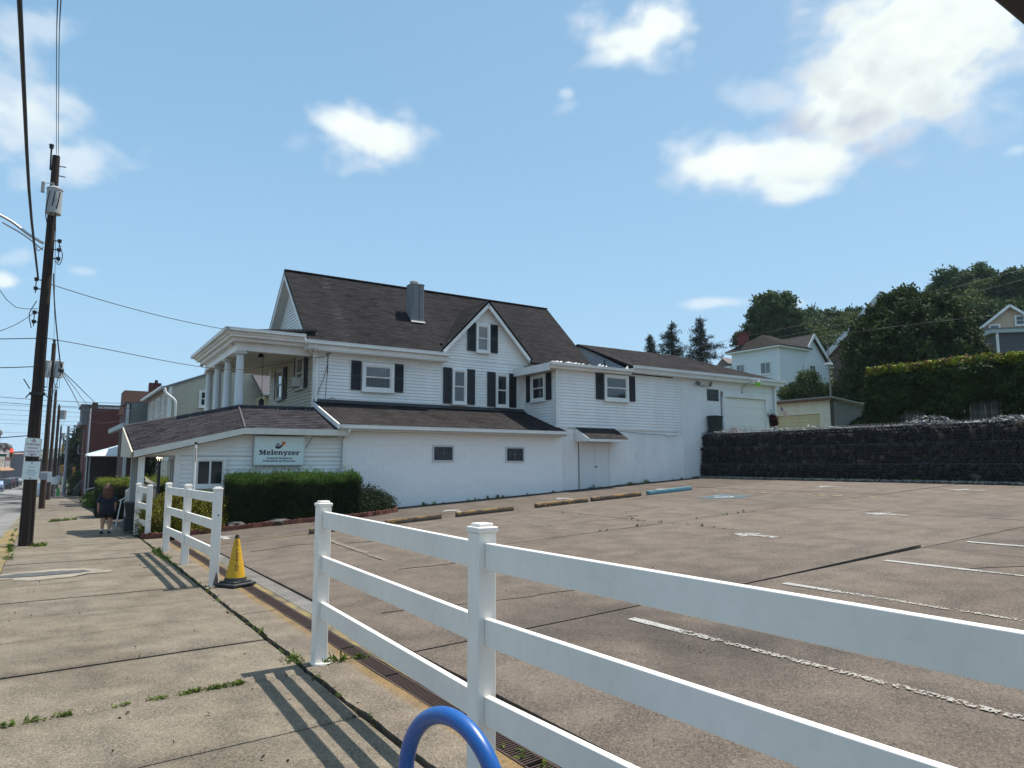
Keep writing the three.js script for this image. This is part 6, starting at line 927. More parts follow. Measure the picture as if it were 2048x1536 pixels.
{ const d = 92, P = (u, v, r, ry) => { const p = at(u, v, d); return [p.x, p.y, p.z, r, ry]; };
  tree('tall_tree', 'tall leafy green tree rising behind the white hillside house', 'tree', onGround(at(1550, 720, d)), [P(1550, 612, 1.9, 1.5), P(1565, 640, 2.0, 1.6), P(1528, 632, 1.5, 1.5), P(1510, 668, 1.6, 1.0), P(1545, 665, 2.0, 1.4), P(1580, 665, 1.6, 1.3), P(1482, 678, 0.9, 0.8), P(1575, 690, 1.6, 1.0)].map((l) => [l[0], l[1], l[2], l[3] * 1.15, l[4] * 1.1]), 6500, 0.75, [0.05, 0.092, 0.024], 220, { trunk: 0.35, inner: 0.6 });
  const grp = 'wooded hillside trees';
  const spots = [[1615, 668, 104, 4.2, 2.6, 0], [1660, 650, 110, 5.0, 3.0, 0], [1695, 665, 106, 4.0, 3.0, 1], [1640, 690, 98, 4.2, 2.4, 1], [1690, 700, 92, 3.8, 2.4, 0], [1905, 590, 96, 3.2, 3.2, 0], [1955, 575, 98, 2.6, 3.6, 0], [1990, 600, 92, 3.2, 3.0, 1], [2035, 585, 90, 3.2, 2.8, 0], [1935, 625, 84, 3.4, 2.6, 1], [1985, 640, 80, 3.0, 2.2, 0], [1890, 640, 82, 3.0, 2.6, 1], [1870, 615, 100, 3.0, 2.2, 0], [2070, 600, 90, 4, 3, 1]];
  const lab = ['pale green round tree left of the wooded hill behind the white house', 'highest rounded tree on the hill between white house and big maple', 'tree touching the left edge of the big maple on the hill', 'low yellowish green tree right above the white house gable', 'dark tree under the hill trees beside the brown rake', 'tree left of the tallest pointed tree on the right hill', 'tallest pointed tree on the right hill above the tan house', 'broad tree on the right hill just above the tan house', 'dark tree at the top right edge of the picture', 'lighter tree between the big maple and the tan house', 'tree close behind the tan house roof', 'yellowish tree emerging right behind the big maple', 'small tree behind the grey roof on the hill', 'tree running out of the right edge of the picture'];
  spots.forEach(([u, v, dd, r, ry, k], i) => { const p = at(u, v, dd), R = rng(i + 700), lobes = [[p.x, p.y, p.z, r * 0.8, ry * 0.8]]; for (let q = 0; q < 5; q++) { const a = R() * 6.28; lobes.push([p.x + Math.cos(a) * r * 0.6, p.y + (R() - 0.55) * ry * 1.1, p.z + Math.sin(a) * r * 0.6, r * (0.4 + R() * 0.25), ry * (0.4 + R() * 0.25)]); } tree('hill_tree', lab[i], 'tree', onGround(p), lobes, 2600, 0.85, k ? [0.085, 0.125, 0.028] : [0.055, 0.095, 0.03], 800 + i * 7, { trunk: 0.22, inner: 0.6, group: grp }); });
  [[1300, 668, 715, 78, 1.0], [1343, 640, 740, 72, 1.9], [1400, 630, 745, 70, 2.2]].forEach(([u, v0, v1, dd, r], i) => { const p0 = at(u, v0, dd), p1 = at(u, v1, dd), y = terrainY(p0.x, p0.z) - 0.2; conifer('spruce_tree', ['smallest spruce top left of the pair above the garage roof', 'pointed dark spruce in the middle above the garage roof', 'broad dark spruce nearest the white hillside house'][i], [p0.x, Math.min(p1.y - 3, p0.y - r * 3.4), p0.z], p0.y - Math.min(p1.y - 3, p0.y - r * 3.4), r * 1.6, 400 + i, [0.018, 0.03, 0.018], 'spruces above the garage roof'); }); }
// wooded hillside filling the gaps behind the single trees
(function wood() { const R = rng(88), sp = []; for (let i = 0; i < 9000; i++) { const x = 62 + R() * 75, z = -95 + R() * 120; const y = terrainY(x, z); if (x - 45 < -z * 0.2) continue; sp.push([x, y + R() * 2.6, z, 1, 1]); } const t = scatter('undergrowth', scene, sp, CL.broad, greens([0.055, 0.092, 0.026], 0.7), 89, 1.1); t.userData.label = 'undergrowth covering the wooded hillside between the houses'; t.userData.category = 'undergrowth'; })();
// brown gabled house behind the maple
(function brownHouse() {
  const p = at(1662, 690, 62), o = thing('brown_house', 'brown house with white rake boards half hidden by the big maple', 'house', [p.x, terrainY(p.x, p.z), p.z], -1.2); const y = (v, d = 62) => at(1690, v, d).y - o.position.y;
  const e = y(703), k = y(596), w = 4.3; const brown = std([0.14, 0.095, 0.075], { roughness: 0.85, map: rep(texDirt, 1) });
  part('wall', [bb(0, w * 2, -1, e, -6, 0)], brown, o); part('gable_wall', slab([V(0, e - 0.1, 0), V(w * 2, e - 0.1, 0), V(w, k - 0.1, 0)], 0.2), brown, o);
  part('roof', [quadSlab([-0.5, e - 0.4, -6.4], [-0.5, e - 0.4, 0.5], [w, k, 0.5], [w, k, -6.4], 0.12), quadSlab([2 * w + 0.5, e - 0.4, 0.5], [2 * w + 0.5, e - 0.4, -6.4], [w, k, -6.4], [w, k, 0.5], 0.12)], std([0.055, 0.045, 0.042], { roughness: 0.95 }), o);
  const L = Math.hypot(w + 0.5, k - e + 0.4), a = Math.atan2(k - e + 0.4, w + 0.5); part('rake_board', [box(L, 0.42, 0.08, (w - 0.5) / 2, (k + e - 0.4) / 2 - 0.16, 0.52, 0, 0, a), box(L, 0.28, 0.08, (3 * w + 0.5) / 2, (k + e - 0.4) / 2 - 0.16, 0.52, 0, 0, -a)], std([0.55, 0.57, 0.6]), o);
  part('chimney', bb(w + 0.6, w + 1.5, k - 1.5, k + 0.55, -2.5, -1.7), std([0.10, 0.075, 0.055], { roughness: 0.95, map: rep(texGrain, 0.3) }), o); windowUnit(o, 1.9, e + 0.2, 0.02, 0.8, 1.2, { frame: 0.08 });
})();
// tan house and dark grey building at the right edge
(function tanHouse() {
  const d = 58, p = at(1965, 700, d), o = thing('tan_house', 'tan gabled house with white trim above the ivy fence', 'house', [p.x, terrainY(p.x, p.z) - 1, p.z], -1.0), by = o.position.y, Y = (v) => at(1990, v, d).y - by, tan = std([0.56, 0.42, 0.29], { roughness: 0.7 });
  const e = Y(652), k = Y(612), w = 4.1, bot = Y(710); part('house_core', bb(0.05, w - 0.05, 0, e, -6, -0.05), tan, o); sided(o, 'wall', 0, w, bot, e, 0, 0, tan, 0.13); const gw = part('gable_wall', slab([V(0, e, 0), V(w, e, 0), V(w / 2, k - 0.1, 0)], 0.15), tan, o);
  part('roof', [quadSlab([-0.4, e - 0.35, -6.4], [-0.4, e - 0.35, 0.4], [w / 2, k, 0.4], [w / 2, k, -6.4], 0.1), quadSlab([w + 0.4, e - 0.35, 0.4], [w + 0.4, e - 0.35, -6.4], [w / 2, k, -6.4], [w / 2, k, 0.4], 0.1)], std([0.055, 0.042, 0.04], { roughness: 0.95 }), o);
  const dx = w / 2 + 0.4, dy = k - e + 0.35, L = Math.hypot(dx, dy), a = Math.atan2(dy, dx); part('rake_board', [box(L, 0.2, 0.06, dx / 2 - 0.4, (k + e - 0.35) / 2 - 0.12, 0.42, 0, 0, a), box(L, 0.2, 0.06, w + 0.4 - dx / 2, (k + e - 0.35) / 2 - 0.12, 0.42, 0, 0, -a)], M.trim, o);
  windowUnit(o, 0.95, Y(664), 0.03, 0.6, 1.0, { frame: 0.12 }); windowUnit(o, 2.75, Y(645), 0.03, 0.55, 0.7, { frame: 0.1 }); part('red_curtain', bb(0.67, 1.23, Y(674), Y(666), 0.061, 0.068), std([0.32, 0.05, 0.035]), o); part('belt_trim', bb(-0.02, w, Y(693), Y(687), 0, 0.2), std([0.5, 0.44, 0.35]), o);
  const q = at(1992, 700, 50), s = thing('grey_building', 'dark grey sided outbuilding with white gutter at the right edge', 'building', [q.x, terrainY(q.x, q.z) - 0.8, q.z], -0.75), gy = (v) => at(2000, v, 50).y - s.position.y, grey = std([0.10, 0.10, 0.11], { roughness: 0.7 });
  part('building_core', bb(0.06, 7, 0, gy(664), -5, -0.05), grey, s); sided(s, 'wall', 0, 7, gy(712), gy(664), 0, 0, grey, 0.14); part('fascia_board', [bb(-0.3, 7.2, gy(666), gy(657), -5.2, 0.3)], std([0.42, 0.45, 0.47]), s); part('roof', slab([V(-0.35, gy(657) + 0.02, 0.35), V(7.3, gy(657) + 0.02, 0.35), V(7.3, gy(657) + 1.0, -5.4), V(-0.35, gy(657) + 1.0, -5.4)], 0.08), std([0.16, 0.19, 0.2]), s); part('downspout', bb(0.02, 0.16, gy(720), gy(664), 0.06, 0.18), M.trim, s);
})();
[[1862, 590, 118, 5, 'grey gabled roof showing between trees on the hill'], [2046, 552, 100, 4, 'dark roof peak at the right edge high on the hill']].forEach(([u, v, d, w, lab]) => {
  const p = at(u, v, d), o = thing('hilltop_house', lab, 'house', [p.x, terrainY(p.x, p.z), p.z], -0.7), k = p.y + 1.1 - o.position.y, e = k - 2.1, m = std([0.2, 0.22, 0.26]); part('wall', bb(-w / 2, w / 2, 0, e, -6, 0), m, o); part('gable_wall', slab([V(-w / 2, e, 0), V(w / 2, e, 0), V(0, k - 0.1, 0)], 0.2), m, o);
  part('roof', [quadSlab([-w / 2 - 0.4, e - 0.3, -6], [-w / 2 - 0.4, e - 0.3, 0.4], [0, k, 0.4], [0, k, -6], 0.1), quadSlab([w / 2 + 0.4, e - 0.3, 0.4], [w / 2 + 0.4, e - 0.3, -6], [0, k, -6], [0, k, 0.4], 0.1)], std([0.13, 0.13, 0.15], { roughness: 0.95 }), o); windowUnit(o, 0, e - 0.6, 0.02, 0.7, 1, { frame: 0.08 });
});
(function yardLight() { const p = at(1660, 770, 42), o = thing('yard_pole', 'thin grey yard pole with a lamp beside the white hillside house', 'pole', onGround(p)); const t = at(1655, 690, 42).y - o.position.y, l = at(1655, 728, 42).y - o.position.y; part('pole', cyl(0.05, 0.035, t, 0, t / 2, 0, 10), std([0.22, 0.2, 0.2]), o); part('lamp_head', [rbox(0.6, 0.14, 0.25, 0.04, -0.02, l, 0)], std([0.6, 0.6, 0.58]), o); })();
// ---------------------------------------------------------------- utility poles
const poleMats = [std([0.05, 0.033, 0.025], { roughness: 0.95, map: rep(texWood, 0.7), bumpMap: rep(texWood, 0.7), bumpScale: 0.01 }), std([0.085, 0.05, 0.035], { roughness: 0.95, map: rep(texWood, 0.7) })];
function shaft(o, h, r0, r1, mat) { const g = clean(new THREE.CylinderGeometry(r1, r0, h + 0.3, 18, 12)), p = g.attributes.position; for (let i = 0; i < p.count; i++) { const y = p.getY(i); p.setX(i, p.getX(i) + 0.012 * noise(y * 0.8, 3)); } g.translate(0, h / 2 - 0.15, 0); return part('pole_shaft', g, mat, o); }
function transformer(o, x, y, z, r, h) {
  const t = part('transformer', [cyl(r, r, h, x, y, z, 22), cyl(r * 1.06, r * 1.06, 0.03, x, y + h / 2, z, 22), cyl(r * 1.03, r * 0.6, 0.05, x, y + h / 2 + 0.035, z, 22)], std([0.40, 0.41, 0.41], { roughness: 0.5, map: rep(texDirt, 0.5) }), o);
  part('bushing', [0, 1, 2].map((k) => cyl(0.035 - k * 0.004, 0.035 - k * 0.004, 0.018, x - r * 0.3, y + h / 2 + 0.08 + k * 0.03, z, 10)), std([0.25, 0.24, 0.23]), t);
  part('lead_wire', [-0.5, 0.05, 0.55].map((k) => tube([[x + k * r * 1.2, y + h * 0.35, z + r * 0.98], [x + k * r * 1.2 - 0.02, y, z + r * 1.05], [x + k * r * 1.1 - 0.05, y - h * 0.6, z + r * 0.7], [x + k * r * 0.7, y - h * 1.2, z + r * 0.2]], 0.011, 5)), M.black, t); return t;
}
function rack(o, x, y, z, n, s) { const g = []; for (let k = 0; k < n; k++) { g.push(rod([x, y - k * 0.2, z], [x + s * 0.17, y - k * 0.2, z + 0.02], 0.014, 6), cyl(0.035, 0.045, 0.07, x + s * 0.17, y - k * 0.2, z + 0.02, 10)); } g.push(rod([x + s * 0.17, y + 0.05, z + 0.02], [x + s * 0.17, y - n * 0.2 + 0.1, z + 0.02], 0.01, 5)); part('insulator_rack', g, M.black, o); }
const PX = -0.27, PZ = -17.95;
(function pole1() {
  const o = thing('utility_pole', 'nearest dark wooden utility pole with transformer, lamp arm and parking signs', 'utility pole', [PX, 0, PZ]); shaft(o, 8.55, 0.136, 0.075, poleMats[0]);
  part('pole_pin', [rod([-0.09, 8.2, 0.02], [-0.1, 8.75, 0.02], 0.02), cyl(0.04, 0.05, 0.09, -0.1, 8.74, 0.02, 10), rod([0.08, 8.3, 0.08], [0.2, 8.3, 0.1], 0.012), rod([0.08, 8.08, 0.08], [0.2, 8.07, 0.1], 0.012)], M.black, o);
  transformer(o, 0.03, 7.42, 0.225, 0.15, 0.55); part('fuse_cutout', [rbox(0.07, 0.24, 0.07, 0.01, -0.19, 7.7, 0.25), rod([-0.19, 7.8, 0.25], [-0.03, 7.82, 0.25], 0.01)], std([0.4, 0.4, 0.4]), o);
  rack(o, 0.05, 6.6, 0.04, 3, 0.8); rack(o, -0.06, 5.68, 0.04, 2, -0.7); rack(o, -0.08, 4.95, 0.04, 2, -0.5);
  part('lamp_arm', [tube([[-0.1, 6.5, 0.05], [-0.35, 6.62, 0.1], [-0.75, 6.88, 0.15], [-1.3, 7.06, 0.2], [-2.1, 7.15, 0.3]], 0.03, 8), tube([[-0.1, 6.35, 0.05], [-0.45, 6.6, 0.1], [-0.85, 6.8, 0.15]], 0.016, 6)], M.steel, o);
  part('street_lamp_head', rbox(0.7, 0.12, 0.28, 0.05, -2.35, 7.14, 0.32), M.galv, o);
  part('cable_loop', [tube([[0.1, 6.2, 0.1], [0.2, 6.05, 0.12], [0.26, 6.25, 0.1], [0.2, 6.5, 0.08]], 0.009, 5), tube([[-0.1, 6.4, 0.1], [-0.2, 6.3, 0.12], [-0.22, 6.4, 0.12]], 0.008, 5), tube([[-0.14, 5.2, 0.12], [-0.25, 4.9, 0.1], [-0.2, 4.6, 0.1]], 0.009, 5)], M.black, o);
  part('strap', [cyl(0.146, 0.146, 0.06, 0, 3.2, 0, 18), rod([-0.14, 3.3, 0], [-0.26, 3.5, 0.05], 0.012), rod([-0.14, 3.2, 0], [-0.2, 3.1, 0.05], 0.012), rod([0.13, 3.2, 0], [0.2, 3.12, 0.05], 0.012)], M.black, o);
  part('conduit', tube([[0.11, 0.1, 0.1], [0.1, 2.5, 0.1], [0.09, 5.2, 0.08]], 0.012, 6), poleMats[0], o);
  // signs
  const mk = (w, h, draw) => { const S = document.createElement('canvas'); S.width = 512; S.height = Math.round(512 * h / w); const c = S.getContext('2d'); draw(c, S.width, S.height); const t = new THREE.CanvasTexture(S); t.colorSpace = THREE.SRGBColorSpace; return t; };
  const plate = (name, label, cat, y, w, h, tz, draw) => { const s = thing(name, label, cat, [PX + 0.0, y, PZ + 0.165], 0.06); s.rotation.z = tz; part('sign_plate', rbox(w, h, 0.006, 0.003, 0, 0, 0), M.steel, s); const g = new THREE.PlaneGeometry(w - 0.004, h - 0.004); g.translate(0, 0, 0.0045); part('sign_face', g, std([0.8, 0.84, 0.84], { map: mk(w, h, draw), roughness: 0.4 }), s); part('bolt', [cyl(0.014, 0.014, 0.012, 0.0, h * 0.42, 0.008, 10, Math.PI / 2), cyl(0.014, 0.014, 0.012, 0.0, -h * 0.42, 0.008, 10, Math.PI / 2)], M.black, s); };
  const text = (c, s, x, y, px, w) => { c.font = `bold ${px}px sans-serif`; c.save(); c.translate(x, y); c.scale(w / c.measureText(s).width, 1); c.fillText(s, 0, 0); c.restore(); };
  plate('parking_sign', 'upper white no parking sign with red lettering on the nearest utility pole', 'sign', 2.05, 0.29, 0.385, -0.05, (c, W, H) => { c.fillStyle = '#eef3f2'; c.fillRect(0, 0, W, H); c.strokeStyle = '#7a2038'; c.lineWidth = 9; c.beginPath(); c.roundRect(14, 14, W - 28, H - 28, 34); c.stroke(); c.fillStyle = '#8c1a30'; c.textAlign = 'center'; text(c, 'NO', W / 2, 150, 120, 150); text(c, 'PARKING', W / 2, 268, 108, 430); text(c, 'TUESDAY', W / 2, 400, 92, 340); text(c, '3:00AM TO', W / 2, 528, 92, 410); text(c, '7:00AM', W / 2, 628, 92, 280); });
  plate('zone_sign', 'lower faded white sign with green lettering on the nearest utility pole', 'sign', 1.565, 0.30, 0.375, -0.03, (c, W, H) => { c.fillStyle = '#eaf1f0'; c.fillRect(0, 0, W, H); c.textAlign = 'center'; c.fillStyle = 'rgba(150,90,100,0.45)'; text(c, 'Zone', W / 2, 230, 84, 200); c.fillStyle = 'rgba(150,90,100,0.30)'; c.fillRect(110, 128, 300, 8); c.fillStyle = '#46636b'; text(c, 'Airport', W / 2, 350, 84, 240); c.fillStyle = '#6b8a92'; text(c, 'Transportation', W / 2, 428, 66, 370); text(c, 'Services', W / 2, 500, 66, 240); c.fillStyle = 'rgba(170,90,100,0.4)'; c.fillRect(60, 556, 390, 10); });
})();
(function farPoles() {
  const grp = null;
  const mk = (x, z, top, r, lab, tr) => { const b = sw(z), o = thing('utility_pole', lab, 'utility pole', [x, b, z]); shaft(o, top - b, r, r * 0.65, poleMats[1]); part('pole_pin', [cyl(0.05, 0.09, 0.25, 0, top - b + 0.1, 0, 10)], M.black, o); for (const [dx, y, rr, h] of tr || []) transformer(o, dx, y - b, 0.1, rr, h); rack(o, 0.12, 6.0 - b, 0.04, 3, 1); rack(o, -0.12, 6.0 - b, 0.04, 3, -1); return o; };
  const p2 = mk(-0.1, -46.6, 8.5, 0.16, 'second utility pole along the street with twin transformers', [[0.3, 7.0, 0.24, 0.9], [-0.28, 7.0, 0.24, 0.9]]);
  part('meter_box', rbox(0.36, 0.44, 0.2, 0.03, 0.0, 1.05 - sw(-46.6), 0.25), std([0.3, 0.33, 0.36], { roughness: 0.5 }), p2);
  const p3 = mk(0.25, -75, 8.2, 0.17, 'third thinner utility pole beyond the second with a white notice', []); part('notice', rbox(0.34, 0.9, 0.02, 0.01, 0.0, 0.55 - sw(-75), 0.2), std([0.6, 0.63, 0.64]), p3);
  mk(0.75, -96, 8.4, 0.2, 'fourth utility pole with a grey transformer near the crossing', [[0.45, 7.4, 0.32, 1.0]]); mk(1.6, -140, 8.0, 0.2, 'fifth utility pole beyond the crossing', [[0.4, 6.4, 0.3, 1.0]]); mk(2.6, -175, 7.0, 0.2, 'farthest visible utility pole down the street', []);
})();
// traffic lights at the crossing
const redGlow = std([0.3, 0.01, 0.01], { emissive: lin(1, 0.03, 0.03), emissiveIntensity: 1.6 });
function signalHead(name, label, x, y, z, turn, lit) {
  const o = thing(name, label, 'traffic light', [x, y, z], turn), amber = std([0.42, 0.2, 0.02], { roughness: 0.5 });
  part('housing', [rbox(0.36, 1.1, 0.26, 0.03, 0, 0, 0)], amber, o);
  [0.35, 0, -0.35].forEach((dy, i) => { part('lens', place(new THREE.CylinderGeometry(0.13, 0.13, 0.03, 20), 0, dy, 0.14, Math.PI / 2), i === 0 && lit ? redGlow : std([[0.1, 0.01, 0.01], [0.05, 0.04, 0.01], [0.01, 0.03, 0.02]][i], { roughness: 0.3 }), o); const v = new THREE.CylinderGeometry(0.15, 0.15, 0.2, 16, 1, true, Math.PI * 0.5, Math.PI); v.rotateX(Math.PI / 2); part('visor', place(v, 0, dy, 0.22), M.black, o); });
  if (lit) { const l = new THREE.PointLight(new THREE.Color(1, 0.05, 0.05), 3); l.position.set(0, 0.35, 0.3); l.castShadow = true; o.add(l); }
  return o;
}
(function crossing() {
  signalHead('traffic_light', 'left red traffic light on the span over the street', -3.72, 3.05, -105, 0, true); signalHead('traffic_light', 'red traffic light partly hidden behind the no parking sign', -0.95, 3.05, -105, 0, true);
  signalHead('traffic_light', 'amber traffic light seen from the side on the grey steel pole', 1.5, 3.6, -103.3, 1.5, false); signalHead('traffic_light', 'low amber traffic light left of the grey steel pole base', 1.75, 1.0, -112, 1.2, false); signalHead('traffic_light', 'small amber traffic light before the dark tree', 3.1, 0.7, -112, -1.5, false);
  const a = thing('signal_mast', 'horizontal signal arm over the street with a green street sign', 'signal mast', [-10, sw(-105.3), -105.3]); part('mast_pole', cyl(0.16, 0.13, 6, 0, 3, 0, 14), M.galv, a); part('mast_arm', rod([0, 5.1, 0], [9.6, 5.15, 0], 0.08, 10), std([0.55, 0.56, 0.57]), a); part('street_name_plate', rbox(1.6, 0.34, 0.03, 0.01, 5.0, 4.95, 0.12), std([0.01, 0.13, 0.08], { roughness: 0.4 }), a);
  const s = thing('steel_pole', 'plain grey steel traffic pole beside the sidewalk', 'traffic pole', [1.95, sw(-103), -103]); part('pole_shaft', cyl(0.2, 0.14, 8.5, 0, 4.25, 0, 16), std([0.30, 0.34, 0.38], { roughness: 0.5 }), s); part('pole_cap', cyl(0.17, 0.17, 0.12, 0, 8.5, 0, 16), M.galv, s); part('base_plate', cyl(0.34, 0.3, 0.15, 0, 0.08, 0, 16), M.galv, s); part('bracket', rod([0, 5.7, 0], [-0.45, 5.7, -0.2], 0.06), M.galv, s);
  const g = thing('street_sign', 'small white sign on a short post beyond the poles', 'sign', [1.2, sw(-98), -98]); part('post', cyl(0.04, 0.04, 2.4, 0, 1.2, 0, 8), M.galv, g); part('sign_plate', rbox(0.5, 0.7, 0.03, 0.01, 0, 2.1, 0.05), std([0.6, 0.62, 0.63]), g);
  const h = thing('street_sign', 'second small white sign lower on the row of poles', 'sign', [0.72, sw(-84), -84]); part('post', cyl(0.04, 0.04, 1.8, 0, 0.9, 0, 8), M.galv, h); part('sign_plate', rbox(0.55, 0.75, 0.03, 0.01, 0, 1.75, 0.05), std([0.58, 0.6, 0.61]), h);
  const b = thing('green_bollard', 'bright green hydrant sized marker on the far sidewalk', 'bollard', [1.25, sw(-96), -96]); part('marker_body', [cyl(0.16, 0.13, 0.8, 0, 0.4, 0, 12), place(new THREE.SphereGeometry(0.14, 12, 8), 0, 0.82, 0)], std([0.03, 0.32, 0.07]), b); part('marker_cap', cyl(0.06, 0.06, 0.1, 0, 0.98, 0, 8), std([0.03, 0.25, 0.06]), b);
})();
// ---------------------------------------------------------------- cars
function car(label, x, z, color, kind, turn) {
  const o = thing(kind === 'van' ? 'parked_van' : 'parked_car', label, kind === 'van' ? 'van' : 'car', [x, sw(z) - 0.13, z], turn, null), van = kind === 'van', suv = kind === 'suv', L = van ? 4.9 : suv ? 4.6 : 4.5, H = van ? 1.75 : suv ? 1.68 : 1.44, W = 1.82, paint = phys(color, { roughness: 0.25, clearcoat: 1, clearcoatRoughness: 0.06, metalness: 0.2 });
  const hb = van ? 0.98 : suv ? 0.98 : 0.86, s = new THREE.Shape(); // profile: rear at +L/2
  s.moveTo(L / 2 - 0.06, 0.3); s.lineTo(L / 2, 0.55); s.lineTo(L / 2 - 0.05, hb); s.lineTo(-L / 2 + 1.15, hb); s.quadraticCurveTo(-L / 2 + 0.3, hb - 0.08, -L / 2 + 0.06, 0.68); s.lineTo(-L / 2, 0.35); s.lineTo(-L / 2 + 0.1, 0.24); s.lineTo(L / 2 - 0.1, 0.24); s.closePath();
  const ex = (sh, w, b) => { const g = new THREE.ExtrudeGeometry(sh, { depth: w - 2 * b, bevelEnabled: true, bevelSize: b, bevelThickness: b, bevelSegments: 3, curveSegments: 8 }); g.translate(0, 0, -w / 2 + b); g.rotateY(-Math.PI / 2); return uvBox(toCreasedNormals(clean(g), 0.6)); };
  part('body', ex(s, W, 0.09), paint, o);
  const c = new THREE.Shape(), r0 = van ? L / 2 - 0.1 : suv ? L / 2 - 0.12 : L / 2 - 0.55, r1 = van ? L / 2 - 0.28 : suv ? L / 2 - 0.4 : L / 2 - 1.15; c.moveTo(r0, hb - 0.02); c.quadraticCurveTo(r0 - 0.05, hb + 0.3, r1, H - 0.02); c.quadraticCurveTo(0, H + 0.04, -0.55, H - 0.04); c.lineTo(-L / 2 + (van ? 0.95 : 1.3), hb - 0.02); c.closePath();
  part('cabin_roof', ex(c, W - 0.26, 0.11), paint, o);
  const zr = (y) => lerp(r0, r1, (y - hb) / (H - hb)) ; const gl = phys([0.02, 0.025, 0.03], { roughness: 0.05, clearcoat: 1 });
  part('rear_window', slab([V(-0.62, hb + 0.1, zr(hb + 0.1) + 0.09), V(0.62, hb + 0.1, zr(hb + 0.1) + 0.09), V(0.52, H - 0.12, zr(H - 0.12) + 0.09), V(-0.52, H - 0.12, zr(H - 0.12) + 0.09)], 0.05), gl, o);
  for (const k of [-1, 1]) { part('side_window', bb(Math.min(k * (W / 2 - 0.135), k * (W / 2 - 0.12)), Math.max(k * (W / 2 - 0.135), k * (W / 2 - 0.12)), hb + 0.08, H - 0.16, -L / 2 + 1.75, r1 - 0.1), gl, o); part('tail_light', rbox(0.2, 0.26, 0.08, 0.02, k * (W / 2 - 0.14), hb - 0.14, L / 2 - 0.06), phys([0.3, 0.015, 0.015], { roughness: 0.2, clearcoat: 1 }), o); for (const wz of [-L / 2 + 0.85, L / 2 - 0.85]) { const w = part('wheel', place(new THREE.TorusGeometry(0.245, 0.085, 10, 24), k * (W / 2 - 0.1), 0.32, wz, 0, Math.PI / 2), M.rubber, o); part('rim', cyl(0.2, 0.2, 0.13, k * (W / 2 - 0.1), 0.32, wz, 18, 0, Math.PI / 2), M.steel, w); } part('mirror', rbox(0.16, 0.12, 0.08, 0.03, k * (W / 2 + 0.06), hb + 0.1, -L / 2 + 1.5), paint, o); }
  part('bumper', rbox(W - 0.1, 0.2, 0.16, 0.05, 0, 0.44, L / 2 + 0.0), van ? paint : M.black, o); part('licence_plate', bb(-0.26, 0.26, 0.6, 0.74, L / 2 - 0.005, L / 2 + 0.02), std([0.55, 0.57, 0.6]), o);
}
car('white minivan parked at the kerb behind the nearest utility pole', -1.2, -100, [0.72, 0.75, 0.78], 'van', 0);
[[-6.3, -136, [0.28, 0.36, 0.5], 'sedan', 'pale blue car at the left picture edge, first of the parked row'], [-5.6, -145, [0.02, 0.024, 0.035], 'suv', 'dark car second in the row parked across the street'], [-5.4, -155, [0.09, 0.02, 0.025], 'suv', 'dark red car third in the row parked across the street'], [-5.2, -166, [0.025, 0.028, 0.035], 'suv', 'black car fourth in the row parked across the street'], [-5.0, -178, [0.2, 0.21, 0.23], 'sedan', 'grey car last in the row parked across the street'], [-2.6, -190, [0.3, 0.05, 0.05], 'sedan', 'red car far away in the street lane']].forEach(([x, z, c, k, l]) => car(l, x, z, c, k, 0.02));
